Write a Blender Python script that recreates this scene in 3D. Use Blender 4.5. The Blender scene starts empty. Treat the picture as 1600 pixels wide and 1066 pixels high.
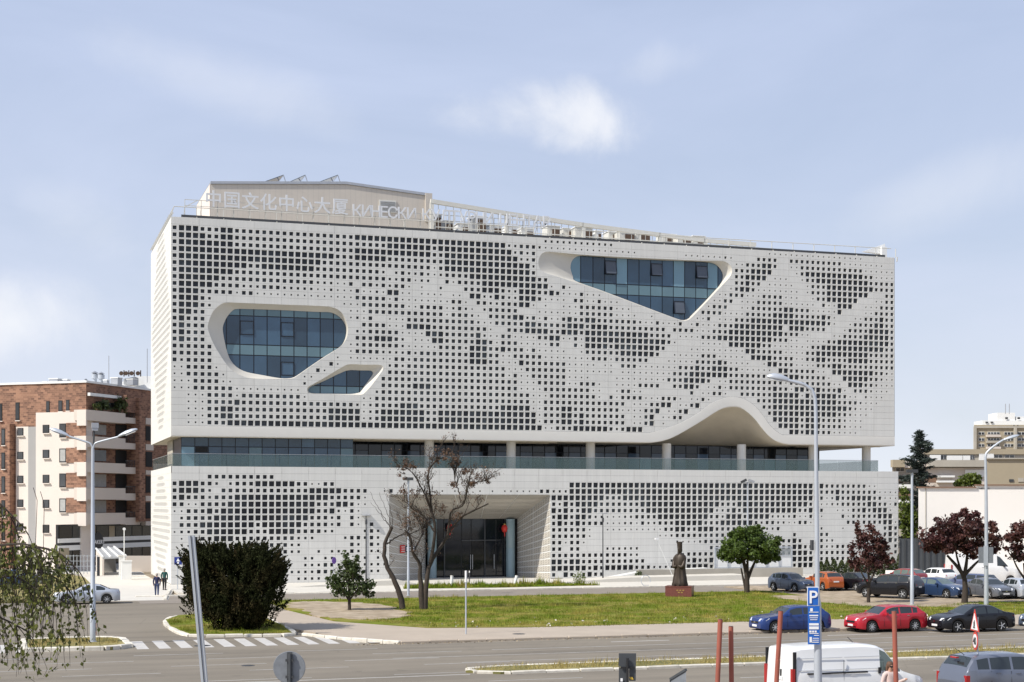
import bpy, bmesh, math, random
import numpy as np
from mathutils import Vector, Matrix, geometry
random.seed(7); rng = np.random.default_rng(7)
rad = math.radians
SC = bpy.context.scene
COL = SC.collection

# ---------------------------------------------------------------- camera
CAM = (-12.81, -134.63, 7.0); YAW = rad(18); FPX = 2390.0
cd = bpy.data.cameras.new("camera"); cam = bpy.data.objects.new("camera", cd); COL.objects.link(cam)
cam.location = CAM; cam.rotation_euler = (rad(90), 0, -YAW)
cd.sensor_fit = 'HORIZONTAL'; cd.sensor_width = 36; cd.lens = FPX / 1600 * 36
cd.shift_y = (788 - 533) / 1600; cd.clip_end = 6000; cd.clip_start = 0.5
SC.camera = cam

# ---------------------------------------------------------------- light
SUND = Vector((0.68, 0.185, -0.70)).normalized()      # direction the light travels
sd = bpy.data.lights.new("sun", 'SUN'); sun = bpy.data.objects.new("sun", sd); COL.objects.link(sun)
sd.energy = 4.6; sd.angle = rad(0.53); sd.color = (1.0, 0.952, 0.865)
sun.rotation_euler = SUND.to_track_quat('-Z', 'Y').to_euler(); sun.location = (-60, -60, 90)
W = bpy.data.worlds.new("World"); SC.world = W; W.use_nodes = True
nt = W.node_tree; nt.nodes.clear()
def N(t, **k):
    n = nt.nodes.new(t)
    for a, b in k.items(): setattr(n, a, b)
    return n
def L(a, b): nt.links.new(a, b)
sky = N('ShaderNodeTexSky'); sky.sky_type = 'NISHITA'; sky.sun_disc = False
sky.sun_elevation = math.asin(-SUND.z); sky.sun_rotation = math.atan2(-SUND.x, -SUND.y)
sky.altitude = 100; sky.air_density = 1.0; sky.dust_density = 1.6; sky.ozone_density = 1.5
SKY_STRENGTH = 0.105
bg = N('ShaderNodeBackground'); bg.inputs['Strength'].default_value = SKY_STRENGTH
out = N('ShaderNodeOutputWorld')
tc = N('ShaderNodeTexCoord')
def ray(px, py):
    X = (px - 800) / FPX; Z = (788 - py) / FPX; c, s = math.cos(YAW), math.sin(YAW)
    return Vector((X * c + s, -X * s + c, Z))
def vmath(op, a, b=None):
    n = N('ShaderNodeVectorMath', operation=op); L(a, n.inputs[0])
    if b is not None:
        if isinstance(b, Vector): n.inputs[1].default_value = b
        else: L(b, n.inputs[1])
    return n.outputs['Value'] if op == 'DOT_PRODUCT' else n.outputs[0]
def m_(op, a, b=0.0, c=None, clamp=False):
    n = N('ShaderNodeMath', operation=op); n.use_clamp = clamp
    for i, v in enumerate((a, b, c)):
        if v is None: continue
        if isinstance(v, (int, float)): n.inputs[i].default_value = v
        else: L(v, n.inputs[i])
    return n.outputs[0]
def noise(vec, scale, detail=5, rough=.55, dist=0.0):
    n = N('ShaderNodeTexNoise'); L(vec, n.inputs['Vector']); n.inputs['Scale'].default_value = scale
    n.inputs['Detail'].default_value = detail; n.inputs['Roughness'].default_value = rough; n.inputs['Distortion'].default_value = dist
    return n.outputs[0]
gen = vmath('NORMALIZE', tc.outputs['Generated'])
sep = N('ShaderNodeSeparateXYZ'); L(gen, sep.inputs[0])
# thin high veil, denser towards the horizon, with soft streaks
strk = N('ShaderNodeMapping'); strk.inputs['Scale'].default_value = (2.2, 2.2, 7.0); strk.inputs['Rotation'].default_value = (0.2, 0.25, 0); L(gen, strk.inputs[0])
veil_n = noise(strk.outputs[0], 1.3, 6, .55, .6)
veil = m_('MULTIPLY_ADD', m_('SUBTRACT', veil_n, .44), .7, .72, True)
hor = m_('POWER', m_('SUBTRACT', 1.0, m_('ABSOLUTE', sep.outputs['Z']), clamp=True), 5.0)
veil = m_('MULTIPLY_ADD', hor, .30, veil, True)
def cloud(px, py, w, h, tilt, amp, nsc):
    d = ray(px, py).normalized(); u = d.cross(Vector((0, 0, 1))).normalized(); v = u.cross(d).normalized()
    ct, st = math.cos(tilt), math.sin(tilt); uu = u * ct + v * st; vv = v * ct - u * st
    a = m_('DIVIDE', vmath('DOT_PRODUCT', gen, uu), w / FPX); b = m_('DIVIDE', vmath('DOT_PRODUCT', gen, vv), h / FPX)
    front = m_('GREATER_THAN', vmath('DOT_PRODUCT', gen, d), 0.0)
    r2 = m_('ADD', m_('MULTIPLY', a, a), m_('MULTIPLY', b, b))
    n = noise(gen, nsc, 7, .6, .4)
    val = m_('ADD', m_('SUBTRACT', 1.25, m_('POWER', r2, .8)), m_('MULTIPLY', m_('SUBTRACT', n, .5), 3.4))
    sm = N('ShaderNodeMapRange', interpolation_type='SMOOTHSTEP'); L(val, sm.inputs[0]); sm.inputs[1].default_value = 0.0; sm.inputs[2].default_value = 1.9
    return m_('MULTIPLY', m_('MULTIPLY', sm.outputs[0], amp), front)
cl = cloud(872, 183, 155, 52, -.08, .62, 13)
cl = m_('MAXIMUM', cl, cloud(15, 505, 130, 70, .1, .62, 9))
cl = m_('MAXIMUM', cl, cloud(1480, 300, 210, 60, .3, .25, 7))
cl = m_('MAXIMUM', cl, cloud(300, 110, 240, 50, -.25, .22, 7))
cl = m_('MAXIMUM', cl, cloud(1040, 96, 70, 30, .2, .16, 14))
cl = m_('MAXIMUM', cl, cloud(160, 370, 130, 60, -.4, .22, 8))
vc = N('ShaderNodeMixRGB'); vc.inputs['Color1'].default_value = (4.55, 5.35, 7.35, 1); vc.inputs['Color2'].default_value = (7.2, 7.55, 7.95, 1)      # sunlit veil, whiter towards the horizon
L(m_('POWER', m_('SUBTRACT', 1.0, m_('ABSOLUTE', sep.outputs['Z']), clamp=True), 6.5), vc.inputs['Fac'])
sc_ = N('ShaderNodeMixRGB'); L(vc.outputs[0], sc_.inputs['Color2'])
L(sky.outputs[0], sc_.inputs['Color1']); L(veil, sc_.inputs['Fac'])
sc2 = N('ShaderNodeMixRGB'); sc2.inputs['Color2'].default_value = (9.3, 9.2, 9.1, 1); L(sc_.outputs[0], sc2.inputs['Color1']); L(cl, sc2.inputs['Fac'])
L(sc2.outputs[0], bg.inputs['Color']); L(bg.outputs[0], out.inputs[0])
SC.view_settings.view_transform = 'Standard'; SC.view_settings.look = 'None'; SC.view_settings.exposure = 0.17
SC.view_settings.gamma = 1.0; SC.view_settings.use_curve_mapping = False
SC.render.engine = 'CYCLES'; SC.cycles.max_bounces = 6; SC.cycles.transparent_max_bounces = 12; SC.cycles.use_denoising = True

# ---------------------------------------------------------------- placing helpers
def at_ground(px, py, z=0.0):
    d = ray(px, py); t = (z - CAM[2]) / d.z; return Vector(CAM) + d * t
def at_plane(px, py, y):
    d = ray(px, py); t = (y - CAM[1]) / d.y; return Vector(CAM) + d * t
def at_depth(px, py, D): return Vector(CAM) + ray(px, py) * D
def at_vplane(px, py, p, n):
    d = ray(px, py); t = (Vector(p) - Vector(CAM)).dot(n) / d.dot(n); return Vector(CAM) + d * t

# ---------------------------------------------------------------- materials
MATS = {}
def material(name, col, rough=.6, metal=0.0, var=.10, scale=2.0, bump=0.0, bscale=25.0, spec=.5, coat=0.0, island=0.0, objvar=0.0, obj=False, col2=None, f2=.5, s2=.4, sharp2=.12, trans=0.0, build=None):
    m = bpy.data.materials.new(name); m.use_nodes = True; t = m.node_tree; nodes, links = t.nodes, t.links
    b = nodes['Principled BSDF']; b.inputs['Roughness'].default_value = rough; b.inputs['Metallic'].default_value = metal
    b.inputs['Specular IOR Level'].default_value = spec; b.inputs['Coat Weight'].default_value = coat; b.inputs['Coat Roughness'].default_value = .04
    if obj: vec = nodes.new('ShaderNodeTexCoord').outputs['Object']
    else: vec = nodes.new('ShaderNodeNewGeometry').outputs['Position']
    def nz(s, d=4):
        n = nodes.new('ShaderNodeTexNoise'); n.inputs['Scale'].default_value = s; n.inputs['Detail'].default_value = d; links.new(vec, n.inputs['Vector']); return n.outputs[0]
    def mth(op, a, bb, cc=None):
        n = nodes.new('ShaderNodeMath'); n.operation = op
        for i, v in enumerate((a, bb, cc)):
            if v is None: continue
            if isinstance(v, (int, float)): n.inputs[i].default_value = v
            else: links.new(v, n.inputs[i])
        return n.outputs[0]
    rgb = nodes.new('ShaderNodeRGB'); rgb.outputs[0].default_value = (*col, 1); c = rgb.outputs[0]
    if col2 is not None:
        mr = nodes.new('ShaderNodeMapRange'); links.new(nz(s2, 6), mr.inputs[0]); mr.inputs[1].default_value = f2 - sharp2; mr.inputs[2].default_value = f2 + sharp2
        mx = nodes.new('ShaderNodeMixRGB'); links.new(mr.outputs[0], mx.inputs[0]); links.new(c, mx.inputs[1]); mx.inputs[2].default_value = (*col2, 1); c = mx.outputs[0]
    if build: c = build(nodes, links, vec, c, mth, nz, b)
    fac = mth('MULTIPLY_ADD', mth('SUBTRACT', nz(scale), .5), var * 3.2, 1.0)
    if island:
        g = nodes.new('ShaderNodeNewGeometry'); fac = mth('MULTIPLY', fac, mth('MULTIPLY_ADD', g.outputs['Random Per Island'], 2 * island, 1 - island))
    if objvar:
        o = nodes.new('ShaderNodeObjectInfo'); fac = mth('MULTIPLY', fac, mth('MULTIPLY_ADD', o.outputs['Random'], 2 * objvar, 1 - objvar))
    v = nodes.new('ShaderNodeVectorMath'); v.operation = 'SCALE'; links.new(c, v.inputs[0]); links.new(fac, v.inputs['Scale'])
    links.new(v.outputs[0], b.inputs['Base Color'])
    if bump:
        bp = nodes.new('ShaderNodeBump'); bp.inputs['Strength'].default_value = bump; bp.inputs['Distance'].default_value = .03
        links.new(nz(bscale, 6), bp.inputs['Height']); links.new(bp.outputs[0], b.inputs['Normal'])
    if trans:      # leaves let some light through
        tr = nodes.new('ShaderNodeBsdfTranslucent'); links.new(v.outputs[0], tr.inputs[0]); ms = nodes.new('ShaderNodeMixShader'); ms.inputs[0].default_value = trans
        o = nodes['Material Output']; links.new(b.outputs[0], ms.inputs[1]); links.new(tr.outputs[0], ms.inputs[2]); links.new(ms.outputs[0], o.inputs[0])
    MATS[name] = m; return m
def hairlines(axis, period, width, dark):
    def f(nodes, links, vec, c, mth, nz, b):
        s = nodes.new('ShaderNodeSeparateXYZ'); links.new(vec, s.inputs[0])
        fr = mth('FRACT', mth('MULTIPLY', s.outputs[axis], 1 / period), 0); ln = mth('LESS_THAN', fr, width / period)
        mx = nodes.new('ShaderNodeMixRGB'); links.new(mth('MULTIPLY', ln, dark), mx.inputs[0]); links.new(c, mx.inputs[1]); mx.inputs[2].default_value = (.2, .2, .2, 1)
        return mx.outputs[0]
    return f
def cellglass(nodes, links, vec, c, mth, nz, b):
    # pane-by-pane tone: blinds, rooms and reflections differ from cell to cell
    sv = nodes.new('ShaderNodeVectorMath'); sv.operation = 'SNAP'; links.new(vec, sv.inputs[0]); sv.inputs[1].default_value = (.5955, 50, .6)
    w = nodes.new('ShaderNodeTexWhiteNoise'); links.new(sv.outputs[0], w.inputs[0])
    big = mth('MULTIPLY', mth('SUBTRACT', nz(.16, 2), .42), 3.0)
    k = nodes.new('ShaderNodeMapRange'); links.new(mth('MULTIPLY', mth('POWER', w.outputs[0], 1.6), big), k.inputs[0]); k.inputs[2].default_value = .9
    mx = nodes.new('ShaderNodeMixRGB'); links.new(k.outputs[0], mx.inputs[0]); links.new(c, mx.inputs[1]); mx.inputs[2].default_value = (.115, .140, .158, 1)
    return mx.outputs[0]
def brickwork(nodes, links, vec, c, mth, nz, b):
    br = nodes.new('ShaderNodeTexBrick'); mp = nodes.new('ShaderNodeTexCoord')
    s = nodes.new('ShaderNodeSeparateXYZ'); links.new(vec, s.inputs[0]); cb = nodes.new('ShaderNodeCombineXYZ')
    links.new(mth('ADD', mth('MULTIPLY', s.outputs[0], 1.4), mth('MULTIPLY', s.outputs[1], .2)), cb.inputs[0]); links.new(s.outputs[2], cb.inputs[1]); links.new(cb.outputs[0], br.inputs['Vector'])
    br.inputs['Scale'].default_value = 1.0; br.inputs['Brick Width'].default_value = .44; br.inputs['Row Height'].default_value = .21; br.inputs['Mortar Size'].default_value = .012; br.offset = .37
    br.inputs['Color1'].default_value = (.33, .180, .118, 1); br.inputs['Color2'].default_value = (.13, .068, .049, 1); br.inputs['Mortar'].default_value = (.34, .20, .13, 1); br.inputs['Bias'].default_value = .0
    return br.outputs[0]
def perforated(nodes, links, vec, c, mth, nz, b):
    s = nodes.new('ShaderNodeSeparateXYZ'); links.new(vec, s.inputs[0])
    h = mth('ADD', s.outputs[0], mth('MULTIPLY', s.outputs[1], .9))
    d = mth('MULTIPLY', mth('LESS_THAN', mth('FRACT', mth('MULTIPLY', h, 5), 0), .55), mth('LESS_THAN', mth('FRACT', mth('MULTIPLY', mth('ADD', s.outputs[2], mth('MULTIPLY', s.outputs[1], .5)), 5), 0), .55))
    mx = nodes.new('ShaderNodeMixRGB'); links.new(mth('MULTIPLY', d, .5), mx.inputs[0]); links.new(c, mx.inputs[1]); mx.inputs[2].default_value = (.09, .085, .08, 1)
    return mx.outputs[0]
def roadwear(nodes, links, vec, c, mth, nz, b):
    # tyre tracks along the carriageway, patches and cracks
    s = nodes.new('ShaderNodeSeparateXYZ'); links.new(vec, s.inputs[0])
    cb = nodes.new('ShaderNodeCombineXYZ'); links.new(mth('MULTIPLY', s.outputs[0], .02), cb.inputs[0]); links.new(mth('MULTIPLY', s.outputs[1], .55), cb.inputs[1])
    n = nodes.new('ShaderNodeTexNoise'); n.inputs['Scale'].default_value = 1.0; n.inputs['Detail'].default_value = 5; links.new(cb.outputs[0], n.inputs[0])
    v = nodes.new('ShaderNodeTexVoronoi'); v.feature = 'DISTANCE_TO_EDGE'; v.inputs['Scale'].default_value = .22; links.new(vec, v.inputs[0])
    crack = mth('MULTIPLY', mth('LESS_THAN', v.outputs[0], .003), .10)
    pt = nodes.new('ShaderNodeTexVoronoi'); pt.inputs['Scale'].default_value = 1.0; ps_ = nodes.new('ShaderNodeMapping'); ps_.inputs['Scale'].default_value = (.05, .28, 1); links.new(vec, ps_.inputs[0]); links.new(ps_.outputs[0], pt.inputs[0]); sx_ = nodes.new('ShaderNodeSeparateXYZ'); links.new(pt.outputs['Color'], sx_.inputs[0])
    crack = mth('ADD', crack, mth('MULTIPLY', mth('SUBTRACT', sx_.outputs[0], .5), .20))
    stain = mth('MULTIPLY', mth('GREATER_THAN', nz(.9, 2), .68), .16); crack = mth('ADD', crack, stain)
    f = mth('SUBTRACT', mth('MULTIPLY_ADD', mth('SUBTRACT', n.outputs[0], .5), .75, 1.0), crack)
    q = nodes.new('ShaderNodeVectorMath'); q.operation = 'SCALE'; links.new(c, q.inputs[0]); links.new(f, q.inputs['Scale']); return q.outputs[0]
def weathered(nodes, links, vec, c, mth, nz, b):
    # fine grooves every 30 cm, faint rain streaks, panel-to-panel tone
    c1 = hairlines(0, .2978, .014, .16)(nodes, links, vec, c, mth, nz, b)
    mp = nodes.new('ShaderNodeMapping'); mp.inputs['Scale'].default_value = (2.2, 1, .10); links.new(vec, mp.inputs[0])
    n = nodes.new('ShaderNodeTexNoise'); n.inputs['Scale'].default_value = 1.0; n.inputs['Detail'].default_value = 6; links.new(mp.outputs[0], n.inputs[0])
    sn = nodes.new('ShaderNodeVectorMath'); sn.operation = 'SNAP'; links.new(vec, sn.inputs[0]); sn.inputs[1].default_value = (2.382, 50, .6)
    w = nodes.new('ShaderNodeTexWhiteNoise'); links.new(sn.outputs[0], w.inputs[0])
    f = mth('ADD', mth('MULTIPLY_ADD', mth('SUBTRACT', n.outputs[0], .5), .22, 1.0), mth('MULTIPLY', mth('SUBTRACT', w.outputs[0], .5), .045))
    q = nodes.new('ShaderNodeVectorMath'); q.operation = 'SCALE'; links.new(c1, q.inputs[0]); links.new(f, q.inputs['Scale']); return q.outputs[0]
M = material
M('panel', (.655, .645, .612), .55, var=.03, scale=.5, objvar=.03, build=weathered)
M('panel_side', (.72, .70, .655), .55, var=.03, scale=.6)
M('panel_plain', (.66, .65, .62), .55, var=.04, scale=.35)
M('soffit', (.60, .54, .44), .7, var=.10, scale=.7)
M('reveal_beige', (.60, .57, .51), .6, var=.05, scale=.8)
M('cell_glass', (.019, .022, .028), .12, spec=.3, var=.12, scale=.25, objvar=.10, build=cellglass)
M('blue_glass', (.040, .080, .128), .03, bump=.04, bscale=.9, var=.22, scale=.45, objvar=.35, spec=.6)
M('teal_glass', (.13, .215, .255), .10, var=.10, scale=.6, objvar=.14)
M('pale_glass', (.17, .29, .37), .08, var=.08, scale=.5, objvar=.1)
M('terrace_glass', (.085, .13, .19), .05, var=.2, scale=.5, objvar=.35)
M('column_glass', (.24, .33, .36), .08, var=.1)
M('dark_glass', (.010, .013, .018), .05, var=.3, scale=.5, objvar=.4)
M('mullion', (.012, .016, .026), .4, metal=.0)
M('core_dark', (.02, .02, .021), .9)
M('penthouse', (.50, .455, .40), .7, var=.07, scale=.5, build=hairlines(0, .5, .03, .28))
M('white_paint', (.78, .78, .76), .4, var=.04)
M('letter_white', (.66, .67, .69), .4, var=.03)
M('metal_cream', (.60, .585, .53), .45, var=.05)
M('zinc', (.42, .43, .45), .4, metal=.5, var=.08)
M('galvanised', (.48, .51, .55), .42, metal=.35, var=.07, scale=1.5)
M('dark_metal', (.045, .047, .05), .45, var=.1)
M('black_plastic', (.012, .012, .013), .5, var=.1)
M('brown_unit', (.09, .055, .035), .7, var=.2)
M('grey_unit', (.30, .31, .32), .6, var=.15)
M('lantern_red', (.60, .03, .02), .5)
M('perforated', (.47, .44, .39), .6, var=.04, build=perforated)
M('asphalt', (.190, .163, .125), .85, var=.12, scale=.22, bump=.25, bscale=18, build=roadwear)
M('asphalt_lane', (.23, .198, .165), .85, var=.10, scale=.4, bump=.25, bscale=18)
M('pavement', (.40, .335, .265), .85, var=.10, scale=.5, bump=.2, bscale=12)
M('concrete_light', (.58, .55, .49), .8, var=.06, scale=.4, bump=.1)
M('kerb_white', (.62, .58, .50), .8, var=.22, scale=3.0, objvar=.18, bump=.3)
M('road_paint', (.50, .48, .45), .7, var=.20, scale=2.5)
M('road_line', (.36, .345, .32), .7, var=.30, scale=1.6)
M('soil', (.30, .24, .165), .95, var=.18, scale=.6, bump=.5, bscale=8)
M('gravel', (.40, .325, .235), .95, var=.22, scale=1.4, bump=.8, bscale=14, col2=(.27, .21, .14), s2=1.2)
M('lawn', (.145, .170, .022), .95, spec=.1, var=.35, scale=.9, bump=.5, bscale=9, col2=(.25, .205, .06), f2=.53, s2=.35, sharp2=.10)
M('dry_grass', (.27, .22, .075), .95, var=.3, scale=1.0, bump=.6, bscale=9, col2=(.10, .105, .03), f2=.52, s2=.5)
M('grass_blade', (.145, .205, .018), .8, spec=.12, var=.42, scale=.9, island=.45, trans=.3, col2=(.33, .285, .065), f2=.53, s2=.42, sharp2=.09)
M('dry_blade', (.34, .27, .085), .8, var=.3, scale=.5, island=.4, trans=.25)
M('bark_dark', (.044, .033, .025), .9, var=.25, scale=3, bump=.8, bscale=10)
M('bark_grey', (.14, .115, .09), .9, var=.25, scale=3, bump=.8, bscale=10)
M('pods', (.10, .056, .032), .8, var=.3, scale=2, island=.4)
M('leaf_green', (.082, .128, .020), .55, var=.3, scale=.7, island=.45, trans=.28)
M('leaf_yew', (.020, .024, .008), .9, spec=.1, var=.35, scale=1.0, island=.55, trans=.12, col2=(.044, .032, .014), f2=.60, s2=.8)
M('leaf_young', (.060, .088, .022), .55, var=.3, scale=1.2, island=.45, trans=.25)
M('leaf_plum', (.078, .028, .026), .55, var=.3, scale=.8, island=.5, trans=.28, col2=(.125, .052, .038), f2=.55, s2=.6)
M('leaf_birch', (.135, .150, .034), .5, var=.3, scale=1.5, island=.55, trans=.38)
M('needle_cedar', (.035, .050, .040), .6, var=.3, scale=.5, island=.5, trans=.15)
M('leaf_bright', (.11, .145, .018), .55, var=.25, scale=.8, island=.4, trans=.3)
M('leaf_hedge', (.045, .062, .012), .6, var=.3, scale=1.0, island=.45, trans=.2)
M('brick', (.3, .13, .08), .9, var=.14, scale=.4, build=brickwork)
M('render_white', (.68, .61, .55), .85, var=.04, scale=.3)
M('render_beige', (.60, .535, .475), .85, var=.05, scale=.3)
M('render_grey', (.33, .325, .32), .85, var=.05, scale=.3)
M('shop_glass', (.022, .026, .028), .03, var=.35, scale=.9, objvar=.5)
M('flat_glass', (.05, .052, .055), .06, var=.3, scale=.8, objvar=.6)
M('curtain', (.38, .38, .37), .8, var=.15, scale=4)
M('concrete_old', (.40, .37, .315), .9, var=.14, scale=.5)
M('concrete_tan', (.37, .315, .225), .9, var=.08, scale=.3)
M('wall_white', (.80, .76, .71), .85, var=.03, scale=.2)
M('tile_brown', (.20, .12, .08), .8, var=.1)
M('tyre', (.014, .014, .014), .85)
M('rim', (.52, .53, .55), .3, metal=.15)
M('car_glass', (.024, .031, .033), .02, spec=.8)
M('car_glass_light', (.10, .135, .125), .03, var=.3, scale=2, obj=True, spec=.8)
M('chrome', (.65, .65, .66), .15, metal=1)
M('headlamp', (.78, .80, .82), .08, spec=.8)
M('taillamp', (.36, .012, .012), .15, spec=.7)
M('plate_white', (.75, .75, .75), .4)
def paint(n, c, metal=0.0, rough=.3, coat=.6): return M('paint_' + n, c, rough, metal, var=.03, scale=1.5, coat=coat, obj=True, spec=.35)
paint('blue', (.014, .040, .165), .2); paint('red', (.42, .012, .026), .1); paint('black', (.006, .006, .009), 0, .3, .35)
paint('silver', (.50, .53, .58), .4); paint('slate', (.10, .13, .19), .4); paint('orange', (.40, .098, .025), .1)
paint('navy', (.028, .055, .125), .3); paint('white', (.74, .74, .73)); paint('grey', (.17, .185, .225), .5); paint('plum', (.08, .10, .18), .3); paint('maroon', (.22, .02, .02)); paint('graphite', (.15, .16, .18), .4)
M('rust_red', (.30, .085, .055), .75, var=.16, scale=2.5)
M('sign_blue', (.01, .115, .46), .35, var=.02); M('sign_navy', (.012, .03, .20), .4, var=.02); M('sign_white', (.78, .78, .78), .4, var=.02); M('sign_red', (.58, .045, .03), .4, var=.02)
M('sign_back', (.20, .215, .235), .5, metal=.2, var=.16, scale=9); M('sign_back_dark', (.055, .06, .065), .5, var=.15, scale=6); M('sign_black', (.01, .01, .01), .5); M('sign_yellow', (.55, .36, .04), .5)
M('bronze', (.050, .036, .026), .5, metal=.35, var=.3, scale=2.5); M('granite_red', (.155, .050, .040), .35, var=.22, scale=9); M('gilt', (.48, .32, .10), .4, metal=.6)
M('skin', (.46, .26, .18), .6); M('hair_grey', (.34, .30, .27), .8); M('hair_brown', (.11, .055, .03), .7); M('cloth_navy', (.022, .026, .075), .9); M('cloth_green', (.018, .075, .07), .9); M('cloth_black', (.015, .015, .018), .9); M('cloth_jeans', (.04, .055, .12), .9); M('cloth_pink', (.60, .47, .43), .9)
M('purple', (.13, .05, .30), .5)
def see_glass(name, col, alpha, rough=.05):
    m = bpy.data.materials.new(name); m.use_nodes = True; t = m.node_tree; b = t.nodes['Principled BSDF']
    b.inputs['Base Color'].default_value = (*col, 1); b.inputs['Roughness'].default_value = rough; b.inputs['Alpha'].default_value = alpha
    MATS[name] = m
see_glass('rail_glass', (.14, .215, .215), .28)
see_glass('kiosk_glass', (.30, .33, .34), .5)

# ---------------------------------------------------------------- mesh helpers
WLOC = {}
class MB:
    def __init__(s): s.v = []; s.f = []; s.m = []
    def add(s, vs, fs, mi=0):
        o = len(s.v); s.v.extend([tuple(v) for v in vs]); s.f.extend([tuple(i + o for i in f) for f in fs]); s.m.extend([mi] * len(fs)); return s
    def box(s, c, d, rz=0.0, mi=0, rot=None):
        x, y, z = d[0] / 2, d[1] / 2, d[2] / 2
        R = rot if rot is not None else Matrix.Rotation(rz, 3, 'Z')
        P = [Vector(c) + R @ Vector((sx * x, sy * y, sz * z)) for sz in (-1, 1) for sx, sy in ((-1, -1), (1, -1), (1, 1), (-1, 1))]
        return s.add(P, [(3, 2, 1, 0), (4, 5, 6, 7), (0, 1, 5, 4), (1, 2, 6, 5), (2, 3, 7, 6), (3, 0, 4, 7)], mi)
    def lo_hi(s, a, b, mi=0): return s.box([(a[i] + b[i]) / 2 for i in range(3)], [abs(b[i] - a[i]) for i in range(3)], 0, mi)
    def bar(s, p, q, w, h=None, mi=0):
        p, q = Vector(p), Vector(q); d = q - p; h = h or w
        return s.box((p + q) / 2, (w, h, d.length), mi=mi, rot=d.to_track_quat('Z', 'Y').to_matrix())
    def tube(s, path, r, n=8, mi=0, cap=True):
        path = [Vector(p) for p in path]; rs = r if isinstance(r, (list, tuple)) else [r] * len(path)
        o = []; prev = None
        for i, p in enumerate(path):
            d = (path[min(i + 1, len(path) - 1)] - path[max(i - 1, 0)]).normalized()
            if prev is None:
                u = d.orthogonal().normalized()
            else:
                u = (prev - d * prev.dot(d)); u = u.normalized() if u.length > 1e-6 else d.orthogonal().normalized()
            prev = u; w = d.cross(u)
            o += [p + (u * math.cos(2 * math.pi * k / n) + w * math.sin(2 * math.pi * k / n)) * rs[i] for k in range(n)]
        f = [(i * n + k, i * n + (k + 1) % n, (i + 1) * n + (k + 1) % n, (i + 1) * n + k) for i in range(len(path) - 1) for k in range(n)]
        if cap: f += [tuple(range(n))[::-1], tuple((len(path) - 1) * n + k for k in range(n))]
        return s.add(o, f, mi)
    def lathe(s, prof, n=16, c=(0, 0, 0), axis='Z', mi=0):
        o = []
        for r, z in prof:
            for k in range(n):
                a = 2 * math.pi * k / n; x, y = r * math.cos(a), r * math.sin(a)
                p = (x, y, z) if axis == 'Z' else ((x, z, y) if axis == 'Y' else (z, x, y))
                o.append((p[0] + c[0], p[1] + c[1], p[2] + c[2]))
        f = [(i * n + k, i * n + (k + 1) % n, (i + 1) * n + (k + 1) % n, (i + 1) * n + k) for i in range(len(prof) - 1) for k in range(n)]
        f += [tuple(range(n))[::-1], tuple((len(prof) - 1) * n + k for k in range(n))]
        return s.add(o, f, mi)
    def prism(s, poly, z0, z1, mi=0):
        n = len(poly); v = [(p[0], p[1], z0) for p in poly] + [(p[0], p[1], z1) for p in poly]
        return s.add(v, [tuple(range(n))[::-1], tuple(range(n, 2 * n))] + [(i, (i + 1) % n, n + (i + 1) % n, n + i) for i in range(n)], mi)
    def extrude(s, pts, d, mi=0):
        pts = [Vector(p) for p in pts]; d = Vector(d); n = len(pts)
        return s.add(pts + [p + d for p in pts], [tuple(range(n)), tuple(range(n, 2 * n))[::-1]] + [(i, (i + 1) % n, n + (i + 1) % n, n + i) for i in range(n)], mi)
    def grid(s, rows, mi=0, close=False):
        n = len(rows[0]); v = [p for r in rows for p in r]; k = n if close else n - 1
        return s.add(v, [(i * n + j, i * n + (j + 1) % n, (i + 1) * n + (j + 1) % n, (i + 1) * n + j) for i in range(len(rows) - 1) for j in range(k)], mi)
    def mesh(s, name, mats, off=(0, 0, 0), smooth=None):
        me = bpy.data.meshes.new(name)
        ox, oy, oz = off
        me.from_pydata([(a - ox, b - oy, c - oz) for a, b, c in s.v], [], s.f)
        for m in ([mats] if isinstance(mats, str) else mats): me.materials.append(MATS[m])
        if len(me.materials) > 1: me.polygons.foreach_set('material_index', s.m)
        if smooth is not None: me.shade_smooth(); me.set_sharp_from_angle(angle=rad(smooth))
        me.update(); return me
    def build(s, name, mats, parent=None, smooth=None, local=False, loc=None, fix=False):
        if loc is None: loc = WLOC.get(parent, Vector((0, 0, 0))) if (parent is not None and not local) else Vector((0, 0, 0))
        me = s.mesh(name, mats, loc if not local else (0, 0, 0), smooth)
        if fix:
            bm = bmesh.new(); bm.from_mesh(me); bmesh.ops.recalc_face_normals(bm, faces=bm.faces); bm.to_mesh(me); bm.free()
        o = bpy.data.objects.new(name, me); COL.objects.link(o)
        if parent is not None: o.parent = parent
        else: o.location = loc
        WLOC[o] = Vector(loc) if parent is None else WLOC.get(parent, Vector((0, 0, 0)))
        return o
def inst(name, me, parent, loc, rot=None, scale=None):
    o = bpy.data.objects.new(name, me); COL.objects.link(o)
    if parent is not None: o.parent = parent
    o.location = Vector(loc) - WLOC.get(parent, Vector((0, 0, 0)))
    if rot: o.rotation_euler = rot
    if scale: o.scale = scale
    WLOC[o] = Vector(loc); return o
def tag(o, label=None, cat=None, group=None, kind=None):
    if label: o['label'] = label
    if cat: o['category'] = cat
    if group: o['group'] = group
    if kind: o['kind'] = kind
    return o
def thing(name, label, cat, loc=(0, 0, 0), rz=0.0, group=None):
    o = bpy.data.objects.new(name, None); COL.objects.link(o); o.location = loc; o.rotation_euler = (0, 0, rz); o.empty_display_size = .3
    WLOC[o] = Vector(loc); return tag(o, label, cat, group)
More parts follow.
